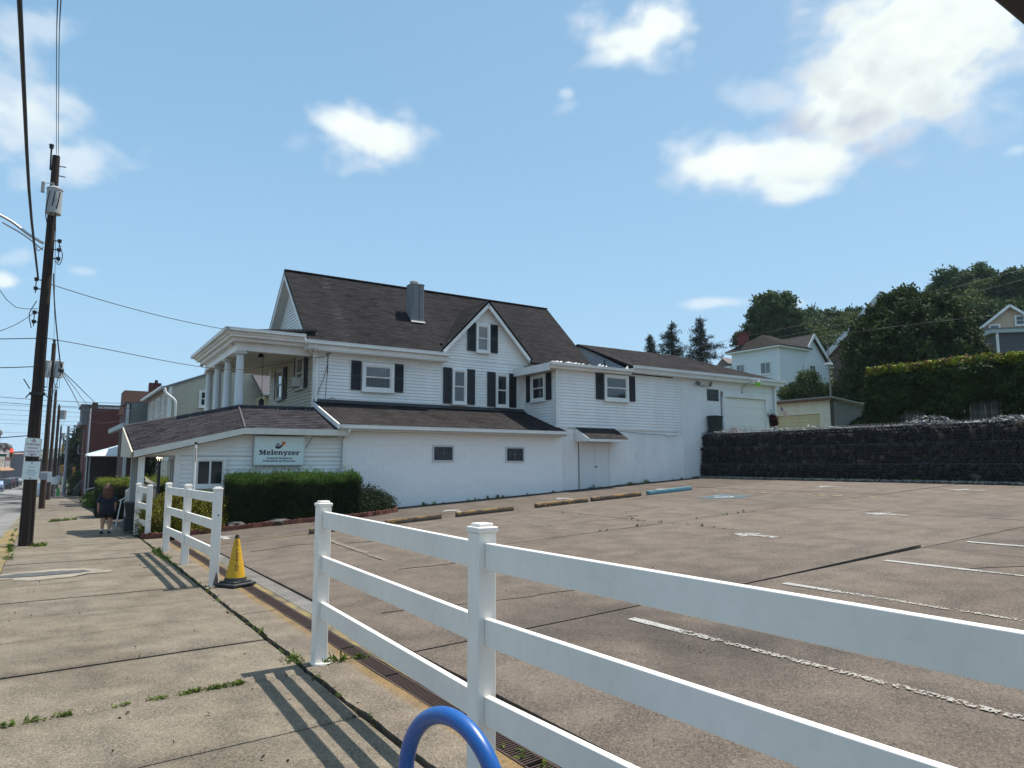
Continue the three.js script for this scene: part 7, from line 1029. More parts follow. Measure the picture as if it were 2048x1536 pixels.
// ---------------------------------------------------------------- buildings along the street
const brick = std([0.135, 0.034, 0.027], { roughness: 0.9, map: rep(texGrain, 0.5) }), brick2 = std([0.11, 0.055, 0.045], { roughness: 0.9, map: rep(texGrain, 0.5) });
(function beigeHouse() {
  const o = thing('beige_house', 'beige sided house with white downspout behind the columns', 'house', [5, sw(-39), -39]), e = 5.72 - sw(-39), m = M.sidingBeige;
  part('house_core', bb(0.08, 9, 0, e, -9, -0.08), m, o); sided(o, 'wall', 0, 9, 2.5, e, 0, 0, m, 0.13); sided(o, 'front_wall', -9, 0, 2.5, e, 0, 1, std([0.58, 0.54, 0.5]), 0.13, 0);
  const gw = part('gable_wall', slab([V(0, e, 0), V(9, e, 0), V(4.5, e + 1.8, 0)], 0.1), m, o); boards(gw, e, e + 1.75, 0.13, (y) => (y - e) * 2.5, (y) => 9 - (y - e) * 2.5, m);
  part('roof', [quadSlab([-0.35, e - 0.1, -9.3], [-0.35, e - 0.1, 0.12], [4.5, e + 1.88, 0.12], [4.5, e + 1.88, -9.3], 0.1), quadSlab([9.35, e - 0.1, 0.12], [9.35, e - 0.1, -9.3], [4.5, e + 1.88, -9.3], [4.5, e + 1.88, 0.12], 0.1)], std([0.2, 0.2, 0.21]), o);
  gutter(o, -9.2, 0.1, e - 0.05, 0, 0.13, 0.13, -Math.PI / 2, -0.3, 0); part('downspout', [tube([[-0.25, e - 0.15, 0.06], [-0.2, e - 0.4, 0.1], [0.25, e - 0.8, 0.09], [0.3, e - 1.2, 0.08], [0.3, 2.5, 0.08]], 0.075, 8, 30), bb(-0.06, 0.1, 2.4, e, -0.1, 0.05)], M.trim, o);
  windowUnit(o, 1.64, e - 0.62, 0.03, 0.34, 0.72, { frame: 0.1 }); for (const z of [-1.7, -3.6, -4.2, -6.6]) windowUnit(o, -0.01, e - 0.9, z, 0.62, 0.95, { ry: -Math.PI / 2, frame: 0.06, depth: 0.045, noSill: true });
  part('meter_mast', [tube([[0.75, 3.2, 0.1], [0.8, 3.8, 0.12], [0.7, 3.95, 0.2]], 0.03, 6)], M.black, o);
  part('rear_wing', bb(4.2, 11, 2, 5.25 - sw(-39), 0.1, 2.2), std([0.42, 0.36, 0.22]), o); const ry = 5.3 - sw(-39); part('wing_roof', [quadSlab([4.0, ry, 2.5], [11.2, ry, 2.5], [11.2, ry + 1.3, 0.0], [4.0, ry + 1.3, 0.0], 0.1)], std([0.075, 0.07, 0.08], { roughness: 0.95 }), o); gutter(o, 4, 11.2, ry + 0.04, 2.5, 0.12, 0.12);
})();
(function greyHouse() {
  const z = -49, o = thing('grey_house', 'old house with grey weathered gable and dark brick ground floor beyond the porch', 'house', [4, sw(z), z]), b = sw(z);
  part('gable_wall', slab([V(0.15, 5.5 - b, 0), V(0, 3.0, 0), V(6, 3.0, 0), V(6, 5.5 - b, 0)].reverse(), 0.2), std([0.20, 0.22, 0.21], { roughness: 0.9, map: rep(texDirt, 0.8), bumpMap: rep(texAggBump, 0.5), bumpScale: 0.01 }), o);
  part('brick_wall', bb(0, 6, 0, 3.2, -0.2, 0.02), brick2, o); sided(o, 'porch_siding', 0.3, 5, 3.0, 3.9, 0.05, 0, std([0.34, 0.34, 0.33]), 0.15);
  part('front_wall', bb(0, 0.2, 0, 5.3 - b, -3.6, -0.2), brick2, o); part('roof', [slab([V(-0.2, 5.55 - b, 0.2), V(6, 5.55 - b, 0.2), V(6, 5.6 - b, -3.6), V(-0.2, 5.6 - b, -3.6)], 0.12)], std([0.09, 0.08, 0.08]), o);
  part('corner_trim', [bb(-0.1, 0.06, 0, 5.5 - b, -0.15, 0.1), slab([V(-0.7, 3.6 - b, -1.2), V(-0.7, 3.85 - b, -1.2), V(0, 4.25 - b, -0.2), V(0, 3.95 - b, -0.2)], 0.3)], std([0.52, 0.53, 0.54]), o);
})();
(function brownRoofHouse() {
  const z = -54, o = thing('brown_roof_house', 'brown roofed house with dark red chimney between brick house and beige house', 'house', [4.1, sw(z), z]), b = sw(z); part('wall', [bb(0, 6, 0, 5.0 - b, -2.4, 0), bb(1.4, 6, 0, 5.0 - b, -9, -2.4)], brick2, o);
  part('roof', [slab([V(-0.3, 5.0 - b, 0.3), V(6.3, 5.0 - b, 0.3), V(6.3, 6.75 - b, -0.1), V(0.0, 6.75 - b, -0.1)], 0.2), bb(0, 6.3, 5.0 - b, 6.72 - b, -2.4, -0.15), bb(1.4, 6.3, 5.0 - b, 6.6 - b, -9, -2.4)], std([0.135, 0.07, 0.055], { roughness: 0.95, map: rep(texGrain, 0.4) }), o); part('chimney', [bb(1.6, 2.35, 6.5 - b, 7.45 - b, -1.5, -0.8)], brick, o); part('chimney_pot', cyl(0.12, 0.1, 0.25, 2.05, 7.55 - b, -1.1, 10), M.dark, o);
})();
(function brickHouse() {
  const z = -82, o = thing('brick_house', 'tall dark red brick house with white parapet line beyond the awning', 'house', [3.45, sw(z), z]), b = sw(z), T = 7.35 - b;
  part('wall', [bb(0, 7, 0, T, -10, 0)], brick, o); part('parapet', [bb(0.55, 7, T, T + 0.18, -0.3, 0.05)], std([0.6, 0.6, 0.6]), o); part('corner_pier', [bb(0.0, 0.5, T, T + 0.6, -0.5, 0.02), bb(-0.25, 0.0, T - 0.6, T + 0.1, -0.6, 0)], brick2, o); part('downspout', cyl(0.07, 0.07, T, -0.12, T / 2, 0.05, 8), std([0.45, 0.47, 0.5]), o);
  for (let i = 0; i < 8; i++) part('brick_band', bb(0.02, 6.98, 0.8 + i * 1.0, 0.83 + i * 1.0, 0, 0.015), brick2, o);
  for (const x of [0.7, 1.9, 3.0]) windowUnit(o, x, 2.6, 0.02, 0.7, 0.7, { frame: 0.1, mat: std([0.2, 0.2, 0.2]) }); windowUnit(o, 5.2, 2.8, 0.02, 1.3, 0.9, { frame: 0.1, mat: std([0.25, 0.24, 0.22]) });
  part('balcony', [bb(-0.9, 0, 4.4, 4.5, -3, -0.2), bb(-0.9, -0.86, 4.5, 5.3, -3, -0.2)], std([0.1, 0.1, 0.11]), o);
  const g = thing('grey_annex', 'grey flat topped upper storey behind the brick house', 'building', [3.1, sw(-96), -96]), gb = sw(-96); part('brick_wall', bb(0.4, 8, 0, 6.3 - gb, -8, 0), brick, g); part('wall', bb(0, 8, 6.3 - gb, 8.6 - gb, -8, 0.02), std([0.15, 0.155, 0.165], { roughness: 0.9, map: rep(texDirt, 1) }), g); part('roof_edge', bb(-0.2, 8.2, 8.6 - gb, 8.75 - gb, -8.2, 0.2), std([0.2, 0.2, 0.21]), g); part('eave_board', bb(-0.3, 0, 6.3 - gb, 6.6 - gb, -8, 0.1), std([0.4, 0.41, 0.43]), g);
})();
(function awning() {
  const z = -62, b = sw(z), o = thing('porch_awning', 'white metal awning over a dark porch in front of the brick house', 'awning', [2.6, b, z]); 
  part('awning_sheet', [slab([V(-0.15, 2.3 - b, 0.3), V(3.4, 2.3 - b, 0.3), V(3.6, 3.7 - b, -1.8), V(-0.1, 2.5 - b, -1.8)], 0.06)], std([0.55, 0.6, 0.63], { roughness: 0.4, metalness: 0.1 }), o); part('awning_edge', [rod([-0.15, 2.3 - b, 0.32], [3.4, 2.3 - b, 0.32], 0.05), place(new THREE.SphereGeometry(0.11, 12, 8), -0.15, 2.32 - b, 0.32)], std([0.5, 0.5, 0.48]), o); for (const x of [0.1, 3.2]) part('awning_post', cyl(0.05, 0.05, 2.3 - b, x, (2.3 - b) / 2, 0.1, 8), std([0.3, 0.3, 0.3]), o);
  part('porch_back', bb(0, 3.6, 0, 2.3 - b, -1.9, -1.75), std([0.03, 0.016, 0.015]), o); part('porch_rail', [rod([0, 1.0, 0.1], [3.4, 1.0, 0.1], 0.03), ...[...Array(12).keys()].map((k) => rod([0.2 + k * 0.28, 0, 0.1], [0.2 + k * 0.28, 1.0, 0.1], 0.015))], std([0.12, 0.15, 0.14]), o);
  const w = thing('pipe_railing', 'pale pipe railing beside the overgrown bank past the hedge', 'railing', [2.15, sw(-52), -52]); part('rail', [rod([0, 0.95, 0], [1.1, 1.25, 0], 0.035)], std([0.55, 0.58, 0.58]), w); for (const t of [rod([0, 0, 0], [0, 0.95, 0], 0.035), rod([1.1, 0, 0], [1.1, 1.25, 0], 0.035)]) part('post', t, std([0.55, 0.58, 0.58]), w);
  const s = thing('stair_railing', 'grey stair railing in front of the far dark trees', 'railing', [3.0, sw(-92), -92]); part('rail', [rod([-0.4, 0.9, 2], [0.9, 2.4, -1], 0.04)], M.galv, s); for (let k = 0; k < 9; k++) part('baluster', rod([-0.4 + k * 0.16, 0.05 + k * 0.16, 2 - k * 0.37], [-0.4 + k * 0.16, 0.95 + k * 0.18, 2 - k * 0.37], 0.02), M.galv, s);
})();
shrub('bank_shrub', 'bright green growth on the bank left of the far clipped hedge', [[2.5, sw(-49) + 0.35, -49, 0.6, 0.5], [3.0, sw(-50) + 0.5, -50, 0.6, 0.6], [2.3, sw(-47) + 0.2, -47, 0.4, 0.3]], [2.6, sw(-49), -49], 900, 0.32, [0.06, 0.11, 0.02], 501);
shrub('far_shrub', 'pale green bush below the dark trees past the brick house', [[3.4, sw(-98) + 1.4, -98, 1.0, 1.5], [2.9, sw(-98) + 0.9, -97, 0.7, 1.0]], [3.3, sw(-98), -98], 900, 0.5, [0.045, 0.075, 0.02], 503);
tree('street_tree', 'tall dark tree left of the brick house down the street', 'tree', [4.2, sw(-116), -116], [[3.4, 3.0, -116, 1.5, 2.6], [4.8, 4.8, -117, 1.8, 2.6], [5.2, 2.0, -116, 2.0, 2.6], [3.6, 0.6, -115, 1.3, 1.6]], 3200, 0.75, [0.022, 0.038, 0.014], 505, { trunk: 0.25 });
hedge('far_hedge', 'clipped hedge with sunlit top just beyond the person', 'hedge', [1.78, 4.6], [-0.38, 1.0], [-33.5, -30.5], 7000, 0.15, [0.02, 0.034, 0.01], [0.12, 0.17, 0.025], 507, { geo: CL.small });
conifer('yard_conifer', 'dark pointed conifer seen through the entrance porch', [3.7, -0.4, -34.5], 2.6, 0.6, 509, [0.014, 0.024, 0.012]);
(function stairWall() {
  const o = thing('stair_wall', 'pale gabled stone pier with grey cap beside the porch steps', 'wall', [2.75, sw(-28), -28]); const st = std([0.36, 0.34, 0.31], { roughness: 0.85, map: rep(texDirt, 0.6) });
  part('pier', slab([V(-0.35, 0, 0.6), V(0.5, 0, 0.6), V(0.5, 1.25, 0.6), V(0.15, 1.5, 0.6), V(-0.35, 1.0, 0.6)], 1.2), st, o); part('cap', [slab([V(0.1, 1.5, 0.7), V(0.62, 1.22, 0.7), V(0.62, 1.22, -0.7), V(0.1, 1.5, -0.7)], 0.1), slab([V(0.1, 1.5, -0.7), V(-0.2, 1.3, -0.7), V(-0.2, 1.3, 0.7), V(0.1, 1.5, 0.7)], 0.1)], std([0.5, 0.5, 0.49]), o); part('opening', bb(-0.22, 0.0, 0.55, 0.85, 0.6, 0.61), M.dark, o);
  const r = thing('handrail', 'white pipe handrail on the steps by the porch', 'handrail', [1.75, 0, -21.8]); for (const t of [tube([[-0.06, 0.7, 0], [0.2, 0.82, -0.1], [0.5, 0.98, -0.3], [0.9, 1.15, -0.5]], 0.018, 8), tube([[0.12, 0.6, 0], [0.5, 0.78, -0.3], [0.9, 0.95, -0.5]], 0.015, 8)]) part('rail', t, M.trim, r); for (const t of [rod([-0.09, 0.02, 0], [-0.0, 0.72, 0], 0.018), rod([0.5, 0.2, -0.3], [0.5, 0.98, -0.3], 0.018)]) part('post', t, M.trim, r);
  const s = thing('entrance_steps', 'dark concrete steps and landing at the porch', 'steps', [2.2, 0, -21.4]); for (let k = 0; k < 3; k++) part('step', rbox(0.9 - k * 0.22, 0.16, 1.5, 0.01, 0.05 + k * 0.11, 0.06 + k * 0.16, 0), std([0.11, 0.105, 0.10], { roughness: 0.95, map: rep(texAggregate, 1) }), s);
  const p = thing('planter', 'dark square planter on a block at the foot of the porch post', 'planter', [1.92, 0, -20.55]); part('block', rbox(0.42, 0.36, 0.42, 0.02, 0.02, 0.17, 0), std([0.05, 0.05, 0.052], { roughness: 0.9 }), p); const b = new THREE.CylinderGeometry(0.27, 0.2, 0.36, 4, 1); b.rotateY(Math.PI / 4); part('tub', place(clean(toCreasedNormals(b, 0.3)), 0.0, 0.54, -0.05), std([0.075, 0.07, 0.068], { roughness: 0.9, map: rep(texGrain, 0.3) }), p); part('rim', rbox(0.41, 0.04, 0.41, 0.012, 0, 0.72, -0.05), std([0.16, 0.155, 0.15]), p);
  const l = thing('lamp_post', 'black lamp post with a lit globe seen through the entrance porch', 'lamp post', [3.2, -0.2, -26.5]); part('post', [cyl(0.06, 0.045, 1.95, 0, 1.0, 0, 12), cyl(0.11, 0.08, 0.5, 0, 0.3, 0, 12), cyl(0.05, 0.08, 0.06, 0, 1.97, 0, 12)], M.black, l); part('lantern_frame', [...[0, 1, 2, 3].map((k) => rod([0.06 * Math.cos(k * 1.571), 2.0, 0.06 * Math.sin(k * 1.571)], [0.12 * Math.cos(k * 1.571), 2.26, 0.12 * Math.sin(k * 1.571)], 0.008, 5)), cyl(0.14, 0.03, 0.1, 0, 2.31, 0, 8)], M.black, l); part('lamp_bulb', place(new THREE.SphereGeometry(0.05, 14, 10), 0, 2.13, 0), std([0.8, 0.75, 0.6], { emissive: lin(1, 0.85, 0.55), emissiveIntensity: 2.2 }), l);
  const pl = new THREE.PointLight(new THREE.Color(1, 0.85, 0.55), 3); pl.position.set(0, 2.13, 0); pl.castShadow = true; l.add(pl);
  const f = thing('flag_pole', 'slender white pole in front of the entrance window', 'pole', [HX - 3.84, 0, HZ + 2.75]); part('pole', cyl(0.028, 0.028, 2.2, 0, 1.1, 0, 12), M.trim, f); part('pole_tip', rbox(0.07, 0.07, 0.05, 0.01, 0, 2.22, 0), M.dark, f); part('rust_streak', bb(-0.012, 0.012, 1.75, 2.1, 0.0275, 0.03), std([0.3, 0.16, 0.08]), f);
})();
// across the street
(function acrossStreet() {
  const blk = (name, lab, z0, z1, h, mat, x = -10.4) => { const b = sw(z0), o = thing(name, lab, 'building', [x, b, z0]); part('wall', bb(-12, 0, 0, h, z1 - z0, 0), mat, o); part('cornice', [bb(-12.2, 0.35, h - 0.5, h, z1 - z0, 0.3), bb(-12.1, 0.2, h, h + 0.4, z1 - z0, 0.2)], std([0.12, 0.1, 0.09]), o); for (let z = -1.5; z > z1 - z0 + 1; z -= 2.6) for (const y of [h - 2.5, h - 5.8]) if (y > 3.4) windowUnit(o, 0, y, z, 1.0, 1.8, { ry: Math.PI / 2, frame: 0.12 }); part('shop_front', bb(0, 0.12, 0.3, 3.0, z1 - z0 + 0.5, -0.5), M.pane, o); part('shop_awning', [slab([V(0, 3.6, -0.5), V(0, 3.6, z1 - z0 + 0.5), V(1.5, 2.8, z1 - z0 + 0.5), V(1.5, 2.8, -0.5)], 0.06)], std([0.3, 0.16, 0.07]), o); return o; };
  blk('corner_building', 'dark brick corner building with heavy cornice at the left picture edge', -205, -222, 12.5, brick2); blk('shop_building', 'tan shop building with awning second from the left edge', -224, -240, 9.5, std([0.32, 0.25, 0.18])); blk('cream_building', 'narrow cream building front behind the left red traffic light', -242, -252, 8.0, std([0.5, 0.45, 0.36])); blk('red_building', 'long red brick building behind the street signals', -254, -290, 10.5, brick); blk('far_building', 'grey brick building farthest down the street', -300, -340, 9, std([0.16, 0.15, 0.16]), -7);
  blk('far_building', 'low brick building behind the row of utility poles', -345, -380, 7, std([0.12, 0.09, 0.09]), 8);
  const t = thing('radio_mast', 'thin lattice mast on the skyline above the left street', 'mast', [-28, 0, -420]); part('mast_shaft', cyl(0.5, 0.12, 32, 0, 14, 0, 6), std([0.25, 0.26, 0.3]), t); part('mast_arm', rod([-2, 26, 0], [2, 26, 0], 0.15), std([0.25, 0.26, 0.3]), t);
})();
struct('hills', (function () { const g = new THREE.PlaneGeometry(2600, 500, 110, 16); g.rotateX(-Math.PI / 2); const p = g.attributes.position; for (let i = 0; i < p.count; i++) { const x = p.getX(i), z = p.getZ(i), k = smooth(-250, 0, -Math.abs(z)); p.setY(i, -14 + k * (44 + 26 * fbm(x * 0.0035, z * 0.004, 2.2, 4) * 2)); } g.computeVertexNormals(); g.translate(200, 0, -1500); return clean(g); })(), std([0.035, 0.055, 0.03], { roughness: 1 }));
// ---------------------------------------------------------------- wires
function wire(label, pts, r, sag = 0, mat = M.wire) { const P = pts.map((p) => (p.isVector3 ? p : V(...p))); let q = P; if (P.length === 2) { q = []; for (let i = 0; i <= 14; i++) { const t = i / 14, v = P[0].clone().lerp(P[1], t); v.y -= sag * 4 * t * (1 - t); q.push(v); } } const g = tube(q, r, 5, q.length * 3); return tag(part('wire', g, mat, scene), label, 'wire'); }
const HL = (x, y, z) => { const c = Math.cos(HA), s = Math.sin(HA); return V(HX + c * x + s * z, y, HZ - s * x + c * z); };
wire('thick twisted cable running overhead from behind to the nearest utility pole', [V(PX - 0.15, 5.7, PZ + 0.1), V(-0.46, 5.55, -12), V(-0.42, 5.35, -7), V(-0.4, 5.3, -3), V(-0.4, 5.6, 6)], 0.02);
wire('left of the two thin overhead lines above the nearest pole', [V(PX + 0.0, 8.6, PZ), V(-0.27, 7.6, -11), V(-0.19, 5.9, -7), V(-0.17, 5.9, 4)], 0.006); wire('right of the two thin overhead lines above the nearest pole', [V(PX + 0.04, 8.55, PZ), V(-0.24, 7.6, -11), V(-0.165, 5.9, -7), V(-0.12, 5.9, 4)], 0.006);
wire('upper service wire from the nearest pole to the portico', [V(PX + 0.1, 5.62, PZ), HL(-2.2, 5.62, 0.5)], 0.009, 0.12);
wire('lower service wire from the nearest pole to the house mast', [V(PX + 0.1, 4.42, PZ), HL(-2.4, 4.47, 0.6), HL(-0.6, 4.92, 0.4), HL(0.42, 5.2, 0.1)], 0.009);
wire('dark twisted drop cable hanging right of the nearest pole', (() => { const a = []; for (let i = 0; i <= 20; i++) { const t = i / 20; a.push(V(lerp(PX + 0.12, 0.12, Math.pow(t, 1.3)), lerp(5.85, 3.75, t), PZ + 0.1 + 0.012 * Math.sin(i * 2.3))); } return a; })(), 0.014);
{ const b = tag(part('cable_splice', [place(new THREE.SphereGeometry(0.055, 14, 10), 0.125, 3.73, PZ + 0.1), cyl(0.02, 0.02, 0.12, 0.125, 3.82, PZ + 0.1, 8)], M.black, scene), 'round black cable splice hanging beside the nearest pole', 'cable splice'); }
wire('wire from the cable splice to the brown roofed house', [V(0.13, 3.73, PZ + 0.1), V(2.1, 4.35, -38), V(4.2, 5.9, -56)], 0.01); wire('thin wire from the cable splice towards the grey house', [V(0.13, 3.71, PZ + 0.1), V(1.6, 3.95, -34), V(4.0, 5.6, -52)], 0.007); wire('lowest wire from the cable splice towards the porch roof', [V(0.13, 3.68, PZ + 0.1), V(1.5, 3.4, -33), V(4.1, 4.5, -49.5)], 0.009); wire('short wire from the cable splice to the second pole', [V(0.12, 3.7, PZ + 0.1), V(0.0, 3.7, -24), V(-0.05, 6.0, -46)], 0.008);
[[4.4, 'highest'], [3.78, 'second'], [2.3, 'lowest']].forEach(([y, n], i) => wire(`${n} wire leading left across the street from the nearest pole`, [V(PX - 0.1, y, PZ), V(-9, y - 0.3 + i * 0.1, PZ + 1)], 0.01, 0.25));
wire('thin loose wire curving from the upper left to the nearest pole', [V(PX - 0.12, 5.05, PZ), V(-0.8, 5.0, PZ + 0.3), V(-1.6, 6.3, PZ + 0.6)], 0.007); wire('thin slack wire from the lower left to the nearest pole', [V(PX - 0.12, 5.0, PZ), V(-0.75, 4.6, PZ + 0.3), V(-1.3, 4.2, PZ + 0.6)], 0.007);
[[-46, 5.6, 9], [-46, 5.3, 9], [-75, 7.2, 14], [-75, 6.8, 14], [-95, 6.5, 16], [-95, 5.5, 16], [-104, 8.0, 20], [-104, 7.4, 20]].forEach(([z, y, w], i) => wire(['upper wire crossing the street at the second pole', 'lower wire crossing the street at the second pole', 'upper wire crossing the street at the third pole', 'lower wire crossing the street at the third pole', 'upper wire crossing the street at the fourth pole', 'lower wire crossing the street at the fourth pole', 'upper wire over the street crossing', 'lower wire over the street crossing'][i], [V(-w, y + 0.4, z - 1), V(4.2, y - 0.2, z - 2)], 0.015, 0.3));
wire('street line running from second pole to third pole', [V(-0.1, 8.4, -46.6), V(0.25, 8.1, -75)], 0.012, 0.3); wire('street line running from third pole to fourth pole', [V(0.25, 8.1, -75), V(0.75, 8.2, -96)], 0.014, 0.3); wire('street line running from nearest pole to second pole', [V(PX + 0.02, 8.5, PZ), V(-0.1, 8.4, -46.6)], 0.008, 0.25);
[[692, 628, 538], [706, 645, 560], [722, 668, 590]].forEach(([a, b, c], i) => wire(['highest thin wire over the wooded hill at right', 'middle thin wire over the wooded hill at right', 'lowest thin wire crossing in front of the big maple'][i], i === 2 ? [at(1395, 715, 38), at(1600, 680, 38), at(1800, 652, 37), at(2100, 618, 36)] : [at(1400, a, 62), at(1700, b, 62), at(2100, c - 14, 62)], i === 2 ? 0.008 : 0.013));
// dark canopy edge overhead at the right
(function canopy() { const o = thing('shelter_canopy', 'dark canopy edge overhead in the top right corner', 'canopy', [2.2, 2.6, 0.287]); part('canopy_roof', rbox(2.0, 0.1, 1.62, 0.015, 0, 0.05, 0), M.black, o); part('canopy_post', [cyl(0.04, 0.04, 2.6, 0.6, -1.3, 0.6, 12)], M.black, o); })();
// ---------------------------------------------------------------- person walking away
function fleshOut(caps, lo, hi, cell, k = 0.03) { // tapered capsules joined smoothly: [a, b, ra, rb]
  const size = Math.max(hi[0] - lo[0], hi[1] - lo[1], hi[2] - lo[2]) * 1.06, n = Math.min(150, Math.ceil(size / cell)), c = [0, 1, 2].map((i) => (lo[i] + hi[i]) / 2), mc = new MarchingCubes(n, new THREE.MeshStandardMaterial(), false, false, 200000); mc.isolation = 0; const half = n / 2, P = V(), A = V(), B = V(), d = V();
  for (let z = 0; z < n; z++) for (let y = 0; y < n; y++) for (let x = 0; x < n; x++) {
    P.set(c[0] + (x - half) / half * size / 2, c[1] + (y - half) / half * size / 2, c[2] + (z - half) / half * size / 2); let v = 1e3;
    for (const [a, b, ra, rb] of caps) { A.set(...a); B.set(...b).sub(A); d.copy(P).sub(A); const t = clamp(d.dot(B) / Math.max(1e-9, B.lengthSq())), q = d.addScaledVector(B, -t).length() - lerp(ra, rb, t), h = clamp(0.5 + 0.5 * (v - q) / k); v = v > 100 ? q : lerp(v, q, h) - k * h * (1 - h); }
    mc.field[x + y * n + z * n * n] = -v;
  }
  mc.update(); const N = mc.count ?? mc.geometry.drawRange.count, g = new THREE.BufferGeometry(), pos = new Float32Array(mc.positionArray.slice(0, N * 3)), nor = new Float32Array(mc.normalArray.slice(0, N * 3));
  for (let i = 0; i < N; i++) for (let q = 0; q < 3; q++) pos[3 * i + q] = c[q] + pos[3 * i + q] * size / 2;
  g.setAttribute('position', new THREE.BufferAttribute(pos, 3)); g.setAttribute('normal', new THREE.BufferAttribute(nor, 3)); g.setAttribute('uv', new THREE.BufferAttribute(new Float32Array(N * 2), 2)); return g;
}
(function person() {
  const o = thing('person', 'person in navy t-shirt and dark shorts with long curly brown hair walking away', 'person', [1.3, 0, -19.9], -0.1); const K = 1.0;
  const sk = [[[0, 0.96, 0.0], [0, 1.05, -0.01], 0.042, 0.04], [[0, 1.09, -0.02], [0, 1.14, -0.015], 0.078, 0.083], [[0, 1.06, -0.055], [0, 1.1, -0.075], 0.04, 0.03],
    [[-0.125, 0.94, 0], [-0.18, 0.77, 0.02], 0.042, 0.034], [[-0.18, 0.77, 0.02], [-0.185, 0.60, -0.03], 0.033, 0.022], [[0.125, 0.94, 0], [0.175, 0.77, 0.025], 0.042, 0.034], [[0.175, 0.77, 0.025], [0.165, 0.60, -0.03], 0.033, 0.022],
    [[-0.065, 0.56, 0], [-0.072, 0.32, 0.0], 0.075, 0.05], [[-0.072, 0.32, 0], [-0.08, 0.09, 0.03], 0.052, 0.03], [[0.068, 0.56, 0], [0.075, 0.32, -0.02], 0.075, 0.05], [[0.075, 0.32, -0.02], [0.07, 0.09, 0.02], 0.052, 0.03], [[-0.08, 0.07, 0.03], [-0.09, 0.04, -0.07], 0.03, 0.026], [[0.07, 0.07, 0.02], [0.075, 0.04, -0.08], 0.03, 0.026],
    [[0, 0.6, 0], [0, 0.92, 0], 0.1, 0.085]];
  const skin = std([0.40, 0.22, 0.15], { roughness: 0.6 }), body = [fleshOut(sk, [-0.28, 0, -0.2], [0.28, 1.26, 0.2], 0.0115, 0.025)];
  for (const s of [-1, 1]) { const x = s < 0 ? -0.185 : 0.165, h = [[[x, 0.605, -0.03], [x, 0.55, -0.04], 0.02, 0.024]]; [-1.5, -0.5, 0.5, 1.5].forEach((f, i) => { const L = [0.045, 0.055, 0.052, 0.04][i]; h.push([[x, 0.548, -0.04 + f * 0.012], [x - s * 0.004, 0.548 - L * 0.55, -0.043 + f * 0.013], 0.0068, 0.0062], [[x - s * 0.004, 0.548 - L * 0.55, -0.043 + f * 0.013], [x - s * 0.014, 0.548 - L, -0.04 + f * 0.012], 0.0062, 0.0055]); }); h.push([[x, 0.585, -0.055], [x - s * 0.012, 0.555, -0.082], 0.0085, 0.0075], [[x - s * 0.012, 0.555, -0.082], [x - s * 0.014, 0.53, -0.084], 0.0075, 0.0065]); body.push(fleshOut(h, [x - 0.05, 0.47, -0.11], [x + 0.05, 0.64, 0.03], 0.0035, 0.006)); }
  // ears and nose belong to the head
  for (const s of [-1, 1]) body.push(uvBox(clean(place(new THREE.SphereGeometry(0.018, 10, 8), s * 0.084, 1.11, -0.01)))); body.push(uvBox(clean(place(new THREE.ConeGeometry(0.014, 0.035, 8), 0, 1.1, -0.105, -1.2))));
  const B = part('body', body, skin, o);
  part('eye', [place(new THREE.SphereGeometry(0.01, 8, 6), -0.03, 1.125, -0.09), place(new THREE.SphereGeometry(0.01, 8, 6), 0.03, 1.125, -0.09)].map(clean), std([0.5, 0.5, 0.5]), B); part('mouth', rbox(0.035, 0.007, 0.01, 0.003, 0, 1.065, -0.092), std([0.25, 0.08, 0.07]), B);
  part('t_shirt', fleshOut([[[-0.04, 0.93, 0], [0.04, 0.93, 0], 0.095, 0.095], [[0, 0.88, 0.0], [0, 0.60, 0.005], 0.115, 0.125], [[-0.05, 0.8, 0], [-0.055, 0.58, 0.0], 0.1, 0.105], [[0.05, 0.8, 0], [0.055, 0.58, 0], 0.1, 0.105], [[-0.125, 0.935, 0], [-0.175, 0.80, 0.02], 0.062, 0.06], [[0.125, 0.935, 0], [0.172, 0.80, 0.02], 0.062, 0.06]], [-0.27, 0.44, -0.17], [0.27, 1.05, 0.17], 0.0115, 0.03), std([0.012, 0.014, 0.026], { roughness: 0.95 }), o);
  part('shorts', fleshOut([[[-0.06, 0.54, 0.005], [0.06, 0.54, 0.005], 0.115, 0.115], [[-0.075, 0.5, 0.005], [-0.078, 0.44, 0], 0.095, 0.078], [[0.075, 0.5, 0.005], [0.08, 0.44, -0.01], 0.095, 0.078]], [-0.21, 0.3, -0.16], [0.21, 0.68, 0.16], 0.0115, 0.015), std([0.009, 0.010, 0.014], { roughness: 0.9 }), o);
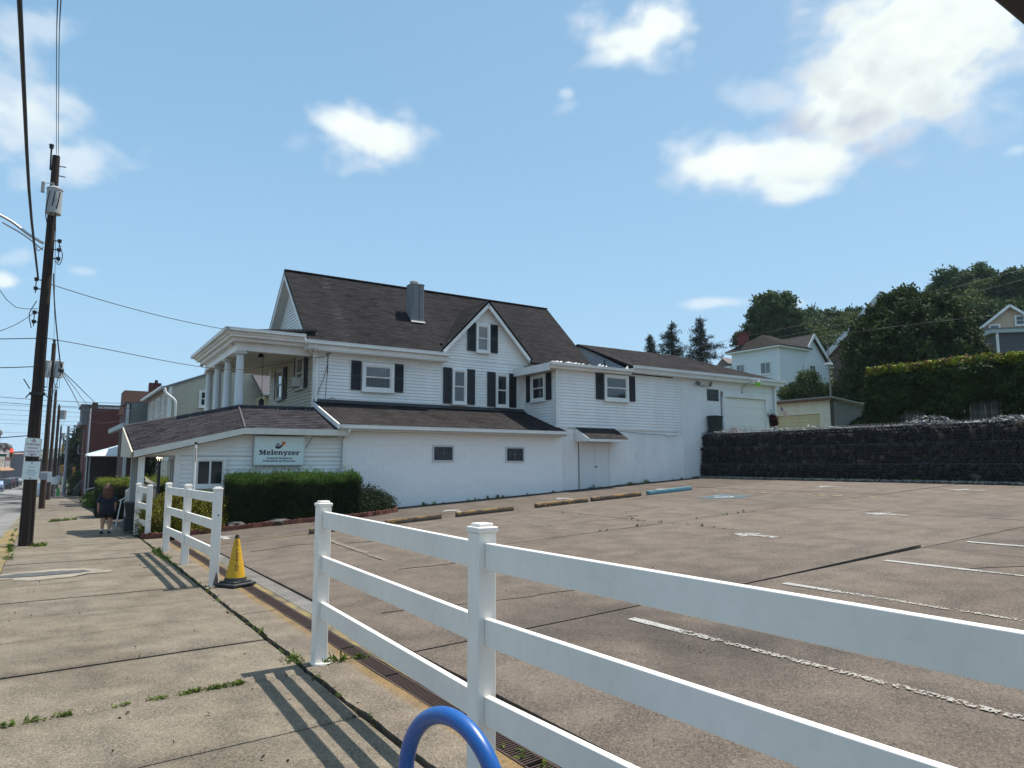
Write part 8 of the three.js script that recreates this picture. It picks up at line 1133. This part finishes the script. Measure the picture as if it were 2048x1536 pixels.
  const R = rng(66), hair = fleshOut([[[0, 1.13, 0.005], [0, 1.135, 0.01], 0.094, 0.09], [[-0.03, 1.08, 0.04], [-0.05, 1.0, 0.05], 0.076, 0.055], [[0.03, 1.08, 0.04], [0.06, 0.985, 0.055], 0.076, 0.055], [[0, 1.08, 0.05], [0.015, 0.98, 0.065], 0.076, 0.052]], [-0.2, 0.78, -0.14], [0.2, 1.28, 0.2], 0.01, 0.03), hp = hair.attributes.position, hn = hair.attributes.normal;
  for (let i = 0; i < hp.count; i++) { const v = V().fromBufferAttribute(hp, i), k = 0.018 * noise(v.x * 38, v.y * 24, v.z * 38) + 0.008 * noise(v.x * 90, v.y * 60, v.z * 90); hp.setXYZ(i, v.x + hn.getX(i) * k, v.y + hn.getY(i) * k, v.z + hn.getZ(i) * k); }
  hair.computeVertexNormals(); const hm = part('hair', hair, std([0.085, 0.035, 0.018], { roughness: 0.6 }), o);
  const curls = []; for (let i = 0; i < 46; i++) { const a = (R() - 0.5) * 2.6, y0 = 1.12 - R() * 0.12, p = []; for (let k = 0; k <= 7; k++) { const t = k / 7, rr = 0.088 + 0.012 * Math.sin(k * 2.2 + i) + t * 0.012; p.push(V(Math.sin(a) * rr * 1.02 + 0.008 * Math.sin(k * 1.9 + i), y0 - t * 0.16, 0.02 + Math.cos(a) * rr * 0.85 + 0.03 * t)); } curls.push(tube(p, 0.009, 5, 16)); } part('curls', curls, std([0.13, 0.055, 0.028], { roughness: 0.55 }), hm);
  for (const [x, z] of [[-0.088, 0.0], [0.074, -0.012]]) { part('sock', cyl(0.038, 0.036, 0.07, x + 0.006, 0.085, z + 0.025, 14), std([0.7, 0.7, 0.72], { roughness: 0.9 }), o); part('shoe', [rbox(0.08, 0.05, 0.2, 0.022, x, 0.03, z - 0.03), rbox(0.07, 0.06, 0.09, 0.025, x, 0.055, z + 0.02), rbox(0.084, 0.016, 0.205, 0.007, x, 0.009, z - 0.03)], std([0.012, 0.012, 0.014], { roughness: 0.6 }), o); }
})();
renderer.render(scene, camera);
